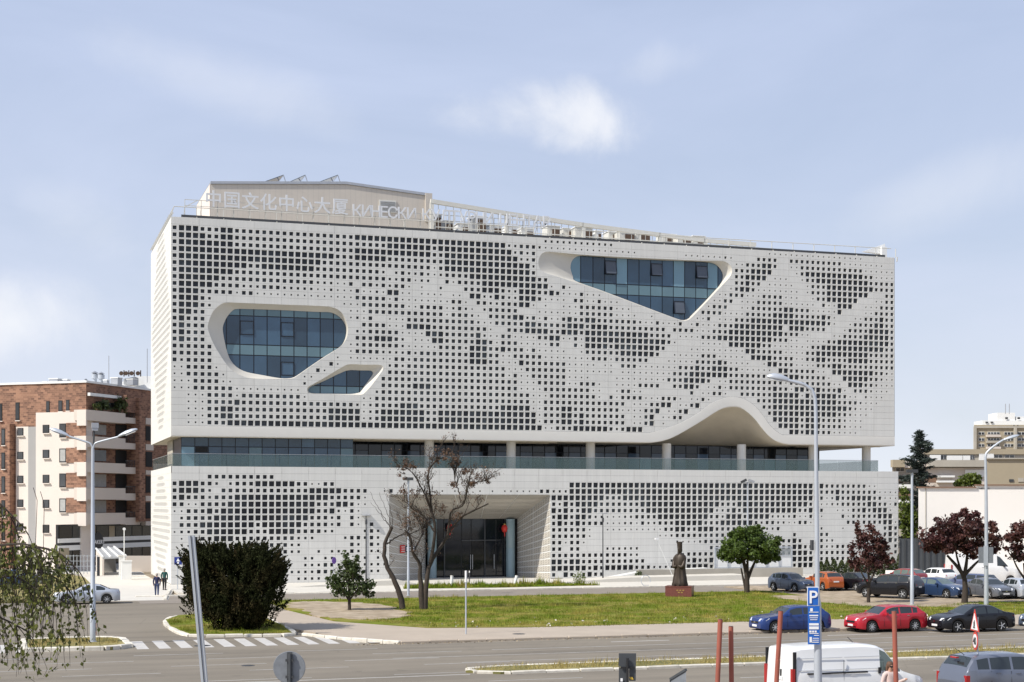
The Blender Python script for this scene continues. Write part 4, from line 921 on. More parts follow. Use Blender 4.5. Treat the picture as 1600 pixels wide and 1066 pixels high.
for px, py, r in ((163, 634, .75), (189, 633, .9), (152, 637, .4)):
    p = onR(px, py, .9); t = thing('balcony_plant', {163: 'round green plant on the top balcony of the brick house, left', 189: 'leafy green plant on the top balcony of the brick house, right', 152: 'small plant at the left end of the top balcony'}[px], 'plant', p, group='plants on the top balcony'); t.location.z -= r; WLOC[t] = Vector(t.location); q_ = rng.normal(size=(220, 3)) * r * .38 + np.array(p); me_ = bpy.data.meshes.new('foliage')
    v_ = [tuple(w) for a in q_ for w in (a + rng.normal(size=3) * .16, a + rng.normal(size=3) * .16, a + rng.normal(size=3) * .16)]; mb = MB(); mb.add(v_, [(3 * k, 3 * k + 1, 3 * k + 2) for k in range(220)]); mb.build('foliage', 'leaf_hedge', t)
    mb = MB(); mb.lathe([(.22, 0), (.28, .4)], 10); mb.build('pot', 'tile_brown', t, local=True)
# glazed shop floor
sf = blk(onR, NR, 91, 820, 236, 885, .3, .6, 'shop_front', 'black_plastic', APT)
xsx = [92, 113, 125, 150, 170, 180, 195, 206, 222, 235]
for a, b in zip(xsx, xsx[1:]):
    for y0, y1 in ((822, 841), (855, 886)):
        blk(onR, NR, a + .7, y0, b - .7, y1, .605, .64, 'shop_window', 'shop_glass' if (a, y0) not in ((125, 822), (170, 822)) else 'concrete_tan', sf)
for y in (842, 853): blk(onR, NR, 91, y, 236, y + 1, .64, .7, 'shop_transom', 'white_paint', sf)
blk(onR, NR, 92, 857, 108, 884, .7, .75, 'poster_panel', 'concrete_tan', sf); blk(onR, NR, 102, 886, 240, 905, .2, .75, 'shop_plinth', 'render_grey', APT)
sgn = thing('shop_sign', 'small dark round shop sign with pale lettering on the glazed shop front', 'sign', onR(153, 846, 1.0))
ang = math.atan2(-NR.x, NR.y) + math.pi
d_ = MB(); d_.lathe([(.95, -.05), (.95, .05)], 20, axis='Y'); o = d_.build('sign_disc', 'black_plastic', sgn, local=True); o.rotation_euler = (0, 0, ang)
me = GLYPH[('BAKERY', .62, .02)][0]; me.materials.append(MATS['sign_white']); o = bpy.data.objects.new('lettering', me); COL.objects.link(o); o.parent = sgn; o.rotation_euler = (rad(90), 0, ang); o.location = Vector((0, 0, -.28)) + NR * .09
# roof equipment
def vent(px, py, w, h, kind, lab):
    p = onL(px, py, -6); p.z = top + .1; t = thing('roof_vent', lab, 'roof vent', p, math.atan2(BL.y, BL.x), 'vents on the brick house roof')
    mb = MB()
    if kind == 'box':
        mb.box((0, 0, h / 2), (w, w, h)).build('casing', 'zinc', t, local=True); c = MB(); c.box((0, 0, h + .06), (w * 1.1, w * 1.1, .10)).build('lid', 'white_paint', t, local=True)
    else:
        mb.lathe([(w * .3, 0), (w * .3, h * .55), (w * .5, h * .6), (w * .5, h * .9), (w * .2, h)], 12).build('pipe', 'galvanised', t, smooth=40, local=True); c = MB(); c.lathe([(w * .56, h * 1.0), (w * .05, h * 1.15)], 12).build('cowl', 'zinc', t, local=True)
for a in ((72, 600, .5, .6, 'box', 'low grey box vent, leftmost on the brick roof'), (88, 600, 1.1, .9, 'box', 'large grey box vent on the brick roof'), (104, 600, .6, .8, 'box', 'dark grey box vent between the large box and the pipes'), (120, 600, .35, .55, 'pipe', 'short pale pipe vent, first of the pipe row'), (127, 600, .35, .6, 'pipe', 'second short pipe vent of the row'), (134, 600, .4, .8, 'pipe', 'third pipe vent, just before the tall pair'), (148, 600, .75, 1.5, 'pipe', 'tall capped pipe vent, left of the tall pair'), (182, 601, .9, .8, 'box', 'low grey box unit behind the roof edge of the shaded side'), (166, 600, .5, .6, 'box', 'small box unit right of the tall pipe pair'), (206, 603, .8, .6, 'box', 'box unit near the white building on the brick roof'), (158, 600, .75, 1.4, 'pipe', 'tall capped pipe vent, right of the tall pair')): vent(*a)
pb = at_depth(210, 600, 175); pbw = thing('roof_cabin', 'white rooftop cabin with cooling units behind the brick house roof', 'roof structure', (pb.x, pb.y, top))
mb = MB(); a, b = at_depth(165, 597, 176), at_depth(245, 590, 176)
mb.extrude([at_depth(165, 606, 176), at_depth(245, 608, 176), at_depth(245, 588, 176), at_depth(215, 588, 176)], FWD * 4).build('cabin_wall', 'white_paint', pbw, fix=True)
mb = MB(); mb.extrude([at_depth(193, 601, 174), at_depth(211, 601, 174), at_depth(211, 589, 174), at_depth(193, 592, 174)], FWD * 1.6).build('cooling_unit', 'grey_unit', pbw, fix=True)
for k, x in enumerate((189.5, 197, 205.5, 215.5)):
    mb = MB(); c = at_depth(x, 583.5, 173.6); mb.lathe([(.24, -.1), (.24, .1)], 14, axis='Y', c=tuple(c)); mb.bar(c + Vector((.3, 0, -.35)), c + Vector((.3, 0, .35)), .12); mb.build('fan_unit', 'brown_unit', pbw)
for px, h in ((170, 556), (230, 545)):
    mb = MB(); mb.tube([at_depth(px, 598, 174), at_depth(px, h, 174)], .04, 5); mb.build('antenna_mast', 'zinc', pbw)
# ramp shelter, low wall, gate post beside the driveway
sh = thing('ramp_shelter', 'small grey ramp shelter with a sloping ribbed roof beside the driveway', 'shelter', at_ground(170, 903))
D0 = 150
A, B, C_, D_ = at_depth(150, 860, D0 + 6), at_depth(178, 857, D0 + 6), at_depth(197, 872, D0), at_depth(161, 874, D0)
mb = MB(); mb.extrude([D_, C_, B, A], (0, 0, .14)); mb.build('ribbed_roof', 'grey_unit', sh, fix=True)
for k in range(4):
    t = k / 3; p, q = A.lerp(B, t), D_.lerp(C_, t); MB().bar(p + UPV * .2, q + UPV * .2, .14).build('roof_rib', 'white_paint', sh)
def floor_(p): return Vector((p.x, p.y, .02))
mb = MB(); mb.extrude([floor_(D_), floor_(A), A, D_], RGT * .12); mb.build('side_wall', 'render_beige', sh, fix=True)
mb = MB(); mb.extrude([floor_(A) + FWD, floor_(B) + FWD, B, A], FWD * .12); mb.build('back_wall', 'render_grey', sh, fix=True)
mb = MB(); mb.bar(floor_(C_), C_, .16); mb.bar(floor_(D_), D_, .16); mb.build('corner_post', 'render_beige', sh)
w2 = thing('boundary_wall', 'low grey concrete wall at the end of the driveway', 'wall', at_depth(215, 900, 156)); mb = MB(); a, b = at_depth(196, 902, 158), at_depth(240, 902, 158); mb.extrude([floor_(a), floor_(b), b + UPV * 2.2, a + UPV * 2.2], FWD * .25); mb.build('wall', 'render_beige', w2, fix=True)
bp_ = at_ground(197.5, 906); t = thing('barrier_gate', 'white barrier machine with a thin raised pole beside the driveway', 'barrier', bp_)
mb = MB(); mb.box((0, 0, .85), (.9, .7, 1.7)); mb.box((0, 0, 1.75), (1.0, .8, .1)); mb.build('housing', 'white_paint', t, local=True); mb = MB(); mb.tube([(-.2, 0, 1.6), (-.2, 0, 4.6)], .045, 8); mb.build('pole', 'white_paint', t, local=True); mb = MB(); mb.lathe([(.14, -.04), (.14, .04)], 12, (-.2, 0, 4.7), 'Y'); mb.build('pole_ring', 'sign_white', t, local=True)
bp_ = at_ground(190.5, 902); t = thing('gate_pillar', 'short white gate pillar left of the barrier machine', 'pillar', bp_); mb = MB(); mb.box((0, 0, 1.0), (.55, .4, 2.0)); mb.build('pillar', 'white_paint', t, local=True); MB().box((0, 0, 2.05), (.65, .5, .1)).build('cap', 'concrete_light', t, local=True)
fn_ = thing('wire_fence', 'thin metal mesh fence in front of the glazed shop floor', 'fence', at_ground(118, 903)); mb = MB()
for k in range(10):
    p = at_depth(104 + k * 5.4, 903, 148); mb = MB(); p.z = .2; mb.bar(p, p + UPV * 1.9, .06); mb.build('fence_post', 'galvanised', fn_)
mb = MB(); 
for z in (.5, 1.0, 1.5, 2.0): a, b = at_depth(103, 903, 148), at_depth(155, 903, 148); a.z = b.z = z; mb.bar(a, b, .04)
mb.build('fence_wire', 'galvanised', fn_)

# ================================================================ far buildings on the right
def facade_block(name, label, D, x0, y0, x1, ybot, depth, mat_, cat='building', lift=0.0):
    p, q = at_depth(x0, y0, D), at_depth(x1, y0, D); t = thing(name, label, cat, (p.x, p.y, 0))
    b = MB(); b.extrude([Vector((p.x, p.y, 0)), Vector((q.x, q.y, 0)), Vector((q.x, q.y, q.z)), Vector((p.x, p.y, p.z))], Vector((ray(x0, 788).x, ray(x0, 788).y, 0)).normalized() * depth); b.build('wall', mat_, t, fix=True)
    return t
def pc(t, D, x0, y0, x1, y1, name, mat_, out_=.1, thick=.2, par=None):
    """a piece standing out_ metres in front of the plane at depth D"""
    d = D - out_; b = MB(); b.extrude([at_depth(x0, y1, d), at_depth(x1, y1, d), at_depth(x1, y0, d), at_depth(x0, y0, d)], FWD * thick); return b.build(name, mat_, par or t, fix=True)
def bwin(t, D, x0, y0, x1, y1, n=1, mat_='flat_glass'):
    f = pc(t, D, x0, y0, x1, y1, 'window', 'white_paint', .12, .1)
    for k in range(n):
        w = (x1 - x0) / n; pc(t, D, x0 + k * w + .4, y0 + .5, x0 + (k + 1) * w - .4, y1 - .5, 'pane', mat_, .16, .035, f)
T = facade_block('apartment_tower', 'tall tan apartment tower with white roof cabins far off at the right edge', 430, 1522, 664, 1640, 900, 20, 'concrete_tan')
for x0, y0, x1, y1 in ((1535, 657, 1640, 665), (1558, 645, 1586, 658), (1587, 651, 1600, 662)): pc(T, 430, x0, y0, x1, y1, 'roof_cabin', 'white_paint', -3 - (x0 - 1535) * .01, 8)
for k, x in enumerate((1540, 1548, 1571, 1590)): pc(T, 430, x, 652 if k > 1 else 659, x + 4, 655 if k > 1 else 661, 'cabin_window', 'flat_glass', -2.7, .2)
for x in (1571, 1577): b = MB(); b.tube([at_depth(x, 647, 428), at_depth(x, 631, 428)], .12, 5); b.build('antenna', 'zinc', T)
pc(T, 430, 1522, 666, 1640, 669, 'cornice', 'concrete_old', .5, .5)
for r in range(5):
    y = 675 + r * 9.3
    bwin(T, 430, 1529, y, 1538, y + 5, 2); bwin(T, 430, 1543, y, 1562, y + 4, 4); bwin(T, 430, 1569, y, 1584, y + 5, 3); bwin(T, 430, 1590, y, 1602, y + 5, 2)
    pc(T, 430, 1542, y + 4.6, 1564, y + 7.8, 'balcony_front', 'concrete_old' if r % 2 else 'render_beige', 1.2, 1.0)
pc(T, 430, 1586, 668, 1589, 720, 'dark_bay', 'concrete_old', 1.5, 1.4); pc(T, 430, 1522, 668, 1526, 720, 'corner_bay', 'concrete_old', .8, .7)
U_ = facade_block('concrete_office', 'long low concrete building with stepped roof behind the tall conifer', 275, 1440, 702, 1640, 900, 18, 'concrete_old')
for x0, y0, x1, y1, m_n in ((1445, 702, 1640, 710, 'concrete_tan'), (1453, 711, 1470, 719, 'white_paint'), (1480, 712, 1504, 719, 'white_paint'), (1505, 712, 1516, 719, 'white_paint'), (1530, 709, 1553, 719, 'white_paint')): pc(U_, 275, x0, y0, x1, y1, 'upper_panel', m_n, .35, .3)
for x0, x1 in ((1470, 1479), (1517, 1522), (1554, 1566), (1570, 1585)): bwin(U_, 275, x0, 711, x1, 718, 2)
V_ = facade_block('concrete_annexe', 'grey concrete annexe with a heavy flat roof right of the conifer', 250, 1394, 719, 1540, 900, 12, 'concrete_old')
pc(V_, 250, 1395, 718.5, 1414, 730, 'roof_slab', 'concrete_tan', 1.6, 1.5); pc(V_, 250, 1450, 719, 1542, 729.5, 'roof_slab', 'concrete_old', 1.6, 1.5); pc(V_, 250, 1414, 721, 1450, 731, 'roof_slab', 'render_beige', 1.2, 1.1)
pc(V_, 250, 1447, 731, 1540, 762, 'plaster_wall', 'render_beige', .3, .25); pc(V_, 250, 1508, 734, 1542, 745, 'white_band', 'white_paint', .45, .1)
for x0, x1, y0, y1, n in ((1400, 1413, 731, 737, 2), (1449, 1456, 735, 741, 2), (1457, 1463, 735, 741, 1), (1469, 1475, 731, 741, 1), (1476, 1482, 731, 741, 1), (1483, 1489, 731, 741, 1), (1491, 1497, 731, 741, 1), (1468, 1480, 746, 750, 2), (1483, 1492, 746, 750, 2), (1467, 1490, 755, 759, 4)): bwin(V_, 250, x0, y0, x1, y1, n)
pc(V_, 250, 1446, 743, 1464, 754, 'brown_panel', 'tile_brown', .35, .1); pc(V_, 250, 1465, 743, 1492, 746, 'balcony_front', 'white_paint', 1.2, 1.0); pc(V_, 250, 1465, 751, 1492, 754, 'balcony_front', 'white_paint', 1.2, 1.0)
for k, y in enumerate((745, 757, 769, 781)): pc(V_, 250, 1401, y, 1425, y + 6, 'balcony_front', 'white_paint' if k % 2 else 'tile_brown', 1.3, 1.1); bwin(V_, 250, 1404, y + 7, 1412, y + 11, 1); 
Y_ = facade_block('tan_wall_building', 'plain tan windowless building behind the white wall at right', 215, 1541, 716, 1660, 900, 14, 'concrete_tan')
pc(Y_, 215, 1541, 715.5, 1660, 717.5, 'coping', 'concrete_old', .3, .5); pc(Y_, 215, 1577, 749, 1584, 753, 'hatch', 'flat_glass', .1, .08); pc(Y_, 215, 1591, 747, 1600, 753, 'hatch', 'concrete_old', .1, .08)
WW = facade_block('white_boundary_wall', 'tall plain white wall with a brown coping behind the parked cars', 152, 1435, 762, 1640, 900, .5, 'wall_white', 'wall')
pc(WW, 152, 1435, 760.5, 1526, 762.6, 'coping', 'tile_brown', .2, .8); pc(WW, 152, 1526, 757, 1640, 759, 'coping', 'tile_brown', .2, .8); pc(WW, 152, 1526, 759, 1640, 765, 'raised_section', 'wall_white', .0, .5); pc(WW, 152, 1446, 762, 1447.2, 900, 'joint', 'concrete_old', .05, .04)
DF = facade_block('dark_fence', 'dark grey sheet fence at the right corner of the white building', 148, 1406, 842, 1490, 895, .2, 'sign_back_dark', 'fence')
for k in range(9): pc(DF, 148, 1405 + k * 9.5, 841, 1405.8 + k * 9.5, 895, 'fence_post', 'dark_metal', .15, .15)

# ================================================================ plants
def leaf_mesh(name, P, size, mat_, parent, aspect=.55, up=0.0, jit=.35, dirs=None):
    P = np.asarray(P, dtype=np.float64); n = len(P)
    if dirs is None: d = rng.normal(size=(n, 3))
    else: d = np.asarray(dirs) + rng.normal(size=(n, 3)) * .35
    d[:, 2] += up; d /= np.linalg.norm(d, axis=1)[:, None] + 1e-9
    r = rng.normal(size=(n, 3)); s = np.cross(d, r); s /= np.linalg.norm(s, axis=1)[:, None] + 1e-9
    L_ = size * (1 + (rng.random((n, 1)) - .5) * 2 * jit); w = L_ * aspect * .5
    nrm = np.cross(d, s); V = np.stack([P - d * L_ * .5, P + s * w + nrm * w * .3, P + d * L_ * .5, P - s * w + nrm * w * .3], 1).reshape(-1, 3)
    off = np.array(WLOC.get(parent, Vector((0, 0, 0)))); V = V - off
    me = bpy.data.meshes.new(name); me.vertices.add(4 * n); me.vertices.foreach_set('co', V.astype(np.float32).ravel())
    me.loops.add(4 * n); me.loops.foreach_set('vertex_index', np.arange(4 * n, dtype=np.int32)); me.polygons.add(n)
    me.polygons.foreach_set('loop_start', np.arange(0, 4 * n, 4, dtype=np.int32)); me.polygons.foreach_set('loop_total', np.full(n, 4, dtype=np.int32))
    me.materials.append(MATS[mat_]); me.update(calc_edges=True); me.validate()
    o = bpy.data.objects.new(name, me); COL.objects.link(o); o.parent = parent
    if parent is None: o.location = (0, 0, 0)
    WLOC[o] = Vector(off); return o
def blob(c, r, n, shell=.55):
    d = rng.normal(size=(n, 3)); d /= np.linalg.norm(d, axis=1)[:, None]; k = shell + (1 - shell) * rng.random((n, 1)) ** .6
    return np.array(c) + d * k * np.array(r)
def branch(mb, p, d, ln, r, depth, tips, kids=3, spread=.6, up=.12, n=6, bend=.25):
    path = [Vector(p)]; d = Vector(d).normalized(); seg = 4
    for k in range(seg):
        d = (d + Vector((random.uniform(-1, 1), random.uniform(-1, 1), random.uniform(-.6, 1))) * bend * .5 + Vector((0, 0, up * .3))).normalized(); path.append(path[-1] + d * ln / seg)
    mb.tube(path, [r * (1 - .5 * k / seg) for k in range(seg + 1)], n)
    if depth == 0: tips.extend(path[2:]); return
    for k in range(kids):
        t = random.choice((2, 3, 4, 4)); nd = (d + Vector((random.uniform(-1, 1), random.uniform(-1, 1), random.uniform(-.7, 1))) * spread).normalized()
        branch(mb, path[t], nd, ln * random.uniform(.55, .8), r * .5, depth - 1, tips, kids, spread, up, max(4, n - 1), bend)
def px_path(pts, D, y=None): return [at_depth(a, b, D) for a, b in pts]
def leafy_tree(name, label, base, D, trunk_paths, lobes, leaf, lsize, mat_, bark='bark_dark', dens=900, group=None, cat='tree', twigs=True, up=.2, shell=.6, fill=.55):
    b0 = at_ground(*base); t = thing(name, label, cat, b0, group=group); tr = MB(); tips = []
    for pts, r0, r1 in trunk_paths:
        P = resample(catmull(px_path(pts, D), 5, False), 12, False); tr.tube(P, [r0 + (r1 - r0) * k / 11 for k in range(12)], 8)
    allp = []
    s = D / FPX
    for (cx, cy, rx, ry, w) in lobes:
        allp.append(np.array([at_depth(cx + u_[0] * rx, cy + u_[1] * ry, D + u_[2] * rx * s) for u_ in blob((0, 0, 0), (1, 1, 1), int(dens * w * fill), .25)]))
        for _ in range(max(3, int(w * 9))):
            # leaf clumps spread through the lobe
            u = rng.normal(size=3); u /= np.linalg.norm(u); k = rng.random() ** .45
            c = at_depth(cx + u[0] * rx * k * 1.12, cy + u[1] * ry * k * 1.12, D + u[2] * rx * s * k)
            rr = random.uniform(.12, .36) * (rx + ry) * .5 * s
            allp.append(blob(c, (rr, rr, rr * .75), int(dens * w / 7 * random.uniform(.5, 1.4)) + 3, .2))
            if twigs and random.random() < .6:
                o = Vector(at_depth(cx, cy + ry * .7, D)); tr.tube([o, o.lerp(c, .5) + Vector((0, 0, -.08 * rx * s)), c], [.06, .04, .016], 4)
    tr.build('trunk', bark, t, smooth=60); leaf_mesh('crown', np.concatenate(allp), lsize, mat_, t, .6, up); return t
# dense dark yew at the corner
D = 84.2
yew = thing('yew_bush', 'huge dark spiky yew bush on the kerbed corner island', 'bush', at_ground(365, 985))
P_, Dr = [], []
prof = [(346, 962, 24), (303, 905, 22), (330, 880, 35), (365, 900, 60), (400, 890, 42), (420, 915, 28), (330, 940, 45), (390, 950, 50), (362, 962, 46), (396, 968, 26), (310, 880, 18), (318, 868, 12), (345, 880, 22), (385, 872, 26), (412, 885, 22), (430, 900, 14), (340, 925, 45), (380, 930, 55)]
s = D / FPX; yb = MB()
for cx, cy, r in prof:
    for _ in range(int(r * 3.4)):
        u = rng.normal(size=3); u /= np.linalg.norm(u); k = rng.random() ** .4; X = cx + u[0] * r * k; Y = min(988, cy + u[1] * r * .8 * k); dz = u[2] * 2.6 * k * min(1, r / 40)
        if Y < 864 or X < 293 or X > 441: continue
        c = np.array(at_depth(X, Y, D + dz)); dv = np.array(RGT) * ((X - 365) / 120 + rng.normal() * .25) + np.array([0, 0, .75]) + np.array(FWD) * rng.normal() * .3; dv /= np.linalg.norm(dv)
        L_ = random.uniform(.5, 1.05); m = 46; tt = rng.random(m)[:, None]; rad_ = .20 * (1.05 - tt); q = c + dv * tt * L_ + rng.normal(size=(m, 3)) * rad_ * .5
        P_.append(q); Dr.append(np.tile(dv, (m, 1)) + rng.normal(size=(m, 3)) * .5)
for tx, ty in ((291, 887), (288, 903), (287, 921), (305, 852), (312, 862), (322, 870), (336, 868), (352, 872), (374, 857), (385, 862), (392, 860), (405, 868), (423, 872), (432, 880), (440, 893), (442, 905)):
    base = at_depth(tx + (365 - tx) * .28, ty + 24, D); tip = at_depth(tx, ty, D - .3); dv = np.array((tip - base)); m = 160; tt = rng.random(m)[:, None]
    P_.append(np.array(base) + dv * tt + rng.normal(size=(m, 3)) * (.26 * (1.1 - tt))); Dr.append(np.tile(dv / np.linalg.norm(dv), (m, 1)))
yb.tube([at_ground(365, 985), at_depth(365, 960, D)], [.35, .2], 8); 
for x in (320, 345, 390, 415): yb.tube([at_ground(365, 985), at_depth((x + 365) / 2, 955, D), at_depth(x, 905, D)], [.14, .09, .03], 6)
yb.build('stem', 'bark_dark', yew); leaf_mesh('foliage', np.concatenate(P_), .17, 'leaf_yew', yew, .38, 0, dirs=np.concatenate(Dr))
# young evergreen in front of the gravel patch
leafy_tree('young_tree', 'small young evergreen tree with bare lower trunk beside the gravel patch', (546, 966), 99, [([(546, 966), (546, 945), (545, 915), (543, 880)], .13, .04), ([(546, 940), (530, 915), (518, 905)], .06, .02), ([(546, 938), (566, 912), (578, 905)], .06, .02), ([(546, 930), (552, 900), (556, 880)], .05, .02)],
    [(543, 885, 14, 18, .9), (530, 905, 18, 18, 1.3), (552, 898, 18, 22, 1.4), (565, 917, 20, 12, 1.0), (578, 913, 12, 10, .5), (520, 908, 14, 10, .6), (545, 922, 26, 12, 1.2), (540, 868, 7, 10, .35), (555, 880, 8, 14, .5), (527, 925, 12, 10, .4), (575, 928, 10, 7, .3)], None, .17, 'leaf_young', dens=640, fill=.3)
leafy_tree('round_tree', 'full round green tree on the lawn right of the statue', (1168, 927), 119, [([(1167, 928), (1167, 905), (1164, 885), (1155, 860)], .24, .10), ([(1168, 905), (1175, 888), (1184, 868)], .16, .06), ([(1166, 926), (1161, 903), (1158, 888)], .12, .06), ([(1168, 900), (1168, 880), (1170, 850)], .13, .05)],
    [(1168, 838, 26, 18, 1.8), (1146, 852, 22, 18, 1.5), (1190, 850, 26, 20, 1.7), (1168, 858, 44, 20, 2.4), (1140, 868, 20, 12, 1.0), (1205, 862, 17, 16, 1.0), (1178, 832, 16, 12, .7), (1155, 834, 14, 12, .6), (1190, 872, 24, 8, .8), (1214, 870, 8, 9, .3), (1128, 866, 9, 9, .3)], None, .24, 'leaf_green', dens=900, fill=.38)
leafy_tree('plum_tree', 'dark purple plum tree standing in front of the black off-roader', (1357, 944), 108, [([(1357, 945), (1357, 925), (1358, 905), (1352, 870)], .14, .06), ([(1357, 915), (1366, 895), (1378, 872)], .08, .03), ([(1357, 915), (1346, 895), (1338, 880)], .08, .03)],
    [(1357, 862, 26, 22, 1.6), (1343, 845, 12, 20, .7), (1358, 838, 15, 18, .8), (1374, 848, 12, 18, .7), (1385, 872, 14, 14, .6), (1360, 880, 32, 16, 1.5), (1335, 878, 10, 12, .4), (1340, 822, 5, 10, .25), (1362, 825, 6, 9, .25), (1330, 868, 6, 22, .3)], None, .22, 'leaf_plum', dens=720, fill=.22, group='purple plum trees')
leafy_tree('plum_tree', 'wide purple plum tree spreading over the dark blue parked cars', (1505, 944), 106, [([(1507, 945), (1508, 915), (1503, 895), (1480, 868)], .24, .08), ([(1506, 905), (1510, 880), (1512, 855)], .16, .06), ([(1506, 900), (1525, 880), (1540, 868)], .14, .05), ([(1503, 897), (1495, 870), (1492, 850)], .10, .04)],
    [(1500, 838, 44, 30, 2.6), (1465, 842, 28, 22, 1.4), (1535, 838, 28, 26, 1.5), (1510, 812, 30, 18, 1.2), (1480, 820, 24, 16, .9), (1450, 850, 14, 16, .5), (1555, 850, 14, 18, .6), (1520, 862, 34, 12, 1.0), (1440, 835, 10, 14, .35)], None, .24, 'leaf_plum', dens=680, fill=.22, group='purple plum trees')
leafy_tree('plum_tree', 'purple plum tree cut off by the right picture edge', (1606, 940), 108, [([(1606, 941), (1604, 915), (1600, 880)], .2, .08), ([(1605, 910), (1590, 888), (1582, 870)], .1, .04)],
    [(1600, 845, 32, 30, 2.0), (1585, 860, 16, 20, .9), (1610, 825, 24, 18, 1.0), (1625, 860, 26, 24, 1.2)], None, .24, 'leaf_plum', dens=680, fill=.22, group='purple plum trees')
# bright shrubs beyond the building corner
leafy_tree('leafy_shrub', 'bright yellow green shrub against the right corner of the white building', (1418, 890), 190, [([(1418, 892), (1417, 850), (1416, 800)], .2, .08)], [(1415, 800, 12, 22, 1.0), (1420, 830, 14, 24, 1.1), (1412, 770, 8, 14, .4), (1430, 815, 10, 18, .6)], None, .45, 'leaf_bright', dens=420, cat='shrub', group='yellow green shrubs behind the walls')
leafy_tree('leafy_shrub', 'bright green treetop showing above the white boundary wall', (1512, 889), 200, [([(1514, 880), (1514, 800), (1514, 755)], .2, .1)], [(1514, 750, 20, 9, 1.2), (1503, 756, 14, 8, .7), (1524, 755, 12, 8, .6), (1518, 744, 12, 6, .5)], None, .42, 'leaf_bright', dens=460, cat='shrub', group='yellow green shrubs behind the walls')
# conifer
D = 196; t = thing('cedar_tree', 'tall dark blue green cedar right of the white building', 'tree', at_depth(1439, 872, D)); tr = MB()
cb = at_depth(1439, 880, D); cb.z = 0; ct = at_depth(1438, 676, D); tr.tube([cb, cb.lerp(ct, .5), ct], [.55, .32, .05], 8); P_, Dr = [], []
for k in range(175):
    h = (k + random.random()) / 175; z = cb.lerp(ct, .12 + .88 * h); w = (1 - h) ** .62 * 4.0 + .4
    w *= .72 + .42 * math.sin(h * 46)
    a = random.uniform(0, 6.283); ln = w * random.uniform(.4, 1.3); d = Vector((math.cos(a), math.sin(a), -.10 + h * .45))
    tip = z + d * ln; tr.tube([z, z.lerp(tip, .5) + Vector((0, 0, .1)), tip], [.07, .04, .015], 4)
    m = int(30 + 95 * ln / 3); tt = .25 + .75 * rng.random(m)[:, None] ** .8; q = np.array(z) + np.array(tip - z) * tt + rng.normal(size=(m, 3)) * np.array([.30, .30, .13]) * (1.2 - tt * .5); P_.append(q); Dr.append(np.tile(np.array(d) + np.array([0, 0, -.2]), (m, 1)))
tr.build('trunk', 'bark_dark', t); leaf_mesh('foliage', np.concatenate(P_), .44, 'needle_cedar', t, .32, 0, dirs=np.concatenate(Dr))
# row of little cypresses along the foot of the facade
for k in range(15):
    x = 1283 + k * 10.2 + random.uniform(-2, 2); D = 140.5 + k * .9; b0 = at_depth(x, 897, D); b0.z = .05
    t = thing('cypress_shrub', 'small pointed evergreen, %s from the left in the row along the white wall' % ('first second third fourth fifth sixth seventh eighth ninth tenth eleventh twelfth thirteenth fourteenth fifteenth'.split()[k]), 'shrub', b0, group='small cypresses along the wall'); h = random.uniform(1.5, 2.1)
    tr = MB(); tr.tube([(0, 0, 0), (0, 0, h * .7)], [.06, .03], 5); tr.build('stem', 'bark_grey', t, local=True)
    m = 900; tt = rng.random((m, 1)); rr = (.60 * (1 - tt) ** .7 + .06) * (.5 + .5 * rng.random((m, 1))); a = rng.random((m, 1)) * 6.283
    leaf_mesh('foliage', np.array(b0) + np.concatenate([np.cos(a) * rr, np.sin(a) * rr, .12 + tt * h], 1), .17, 'leaf_hedge', t, .5, 1.2)
# low planting in front of the facade
for px, py, w_, lab in ((905, 914, .9, 'low mound of green shrub beside the paved strip left of the white ramp'), (483, 908, .8, 'small leafy shrub at the wall foot beside the big yew'), (583, 904, .7, 'thin upright shrub by the wall left of the leaning tree'), (998, 906, .6, 'thin shrub on the white planter left of the statue'), (974, 902, .6, 'thin shrub in front of the lowest windows'), (948, 902, .6, 'thin shrub beside the slim park lamp')):
    b0 = at_ground(px, py); t = thing('low_shrub', lab, 'shrub', b0, group='low shrubs along the facade'); m = 260
    leaf_mesh('foliage', blob((b0.x, b0.y, .5 * w_ + .1), (w_ * .7, w_ * .6, w_ * .75), m, .3), .16, 'leaf_bright' if px == 905 else 'leaf_young', t, .5, .5)
    tr = MB(); tr.tube([(0, 0, 0), (0, 0, w_ * .6)], [.04, .02], 5); tr.build('stem', 'bark_grey', t, local=True)
# the two nearly leafless trees by the entrance
def bare_tree(label, base, D, limbs, podspots, kids=4, name='bare_tree'):
    t = thing(name, label, 'tree', at_ground(*base), group='leafless trees in front of the entrance'); tr = MB(); tips = []
    for pts, r0, r1, sub in limbs:
        P = resample(catmull([at_depth(a, b, D + c) for a, b, c in pts], 5, False), 16, False)
        P = [p + Vector((random.uniform(-.05, .05), random.uniform(-.05, .05), random.uniform(-.04, .04))) * (0 if i < 2 else 1) for i, p in enumerate(P)]
        tr.tube(P, [.80 * (r0 + (r1 - r0) * (k / 15) ** .8) for k in range(16)], 8)
        for _ in range(int(sub * 1.5)):
            i = random.randint(5, 15); d = P[min(15, i + 1)] - P[i - 1]; d = d.normalized() + Vector((random.uniform(-1, 1), random.uniform(-1, 1), random.uniform(-.3, 1))) * .8
            branch(tr, P[i], d, random.uniform(.5, 1.05), .036, 2, tips, kids, .8, .1, 4, .5)
    tr.build('trunk', 'bark_dark', t, smooth=60)
    pods = [blob(at_depth(a + random.uniform(-7, 7), b + random.uniform(-6, 6), D + random.uniform(-1, 1)), (r * f_ * D / FPX, r * f_ * D / FPX, r * f_ * D / FPX * .8), int(n * .55), .1) for a, b, r, n in podspots for f_ in (.55, .7, .9, 1.2)]
    tp = np.array([p for p in tips if random.random() < .45]); pods.append(tp + rng.normal(size=tp.shape) * .10)
    leaf_mesh('dry_leaves', np.concatenate(pods), .125, 'pods', t, .5, -.2); return t
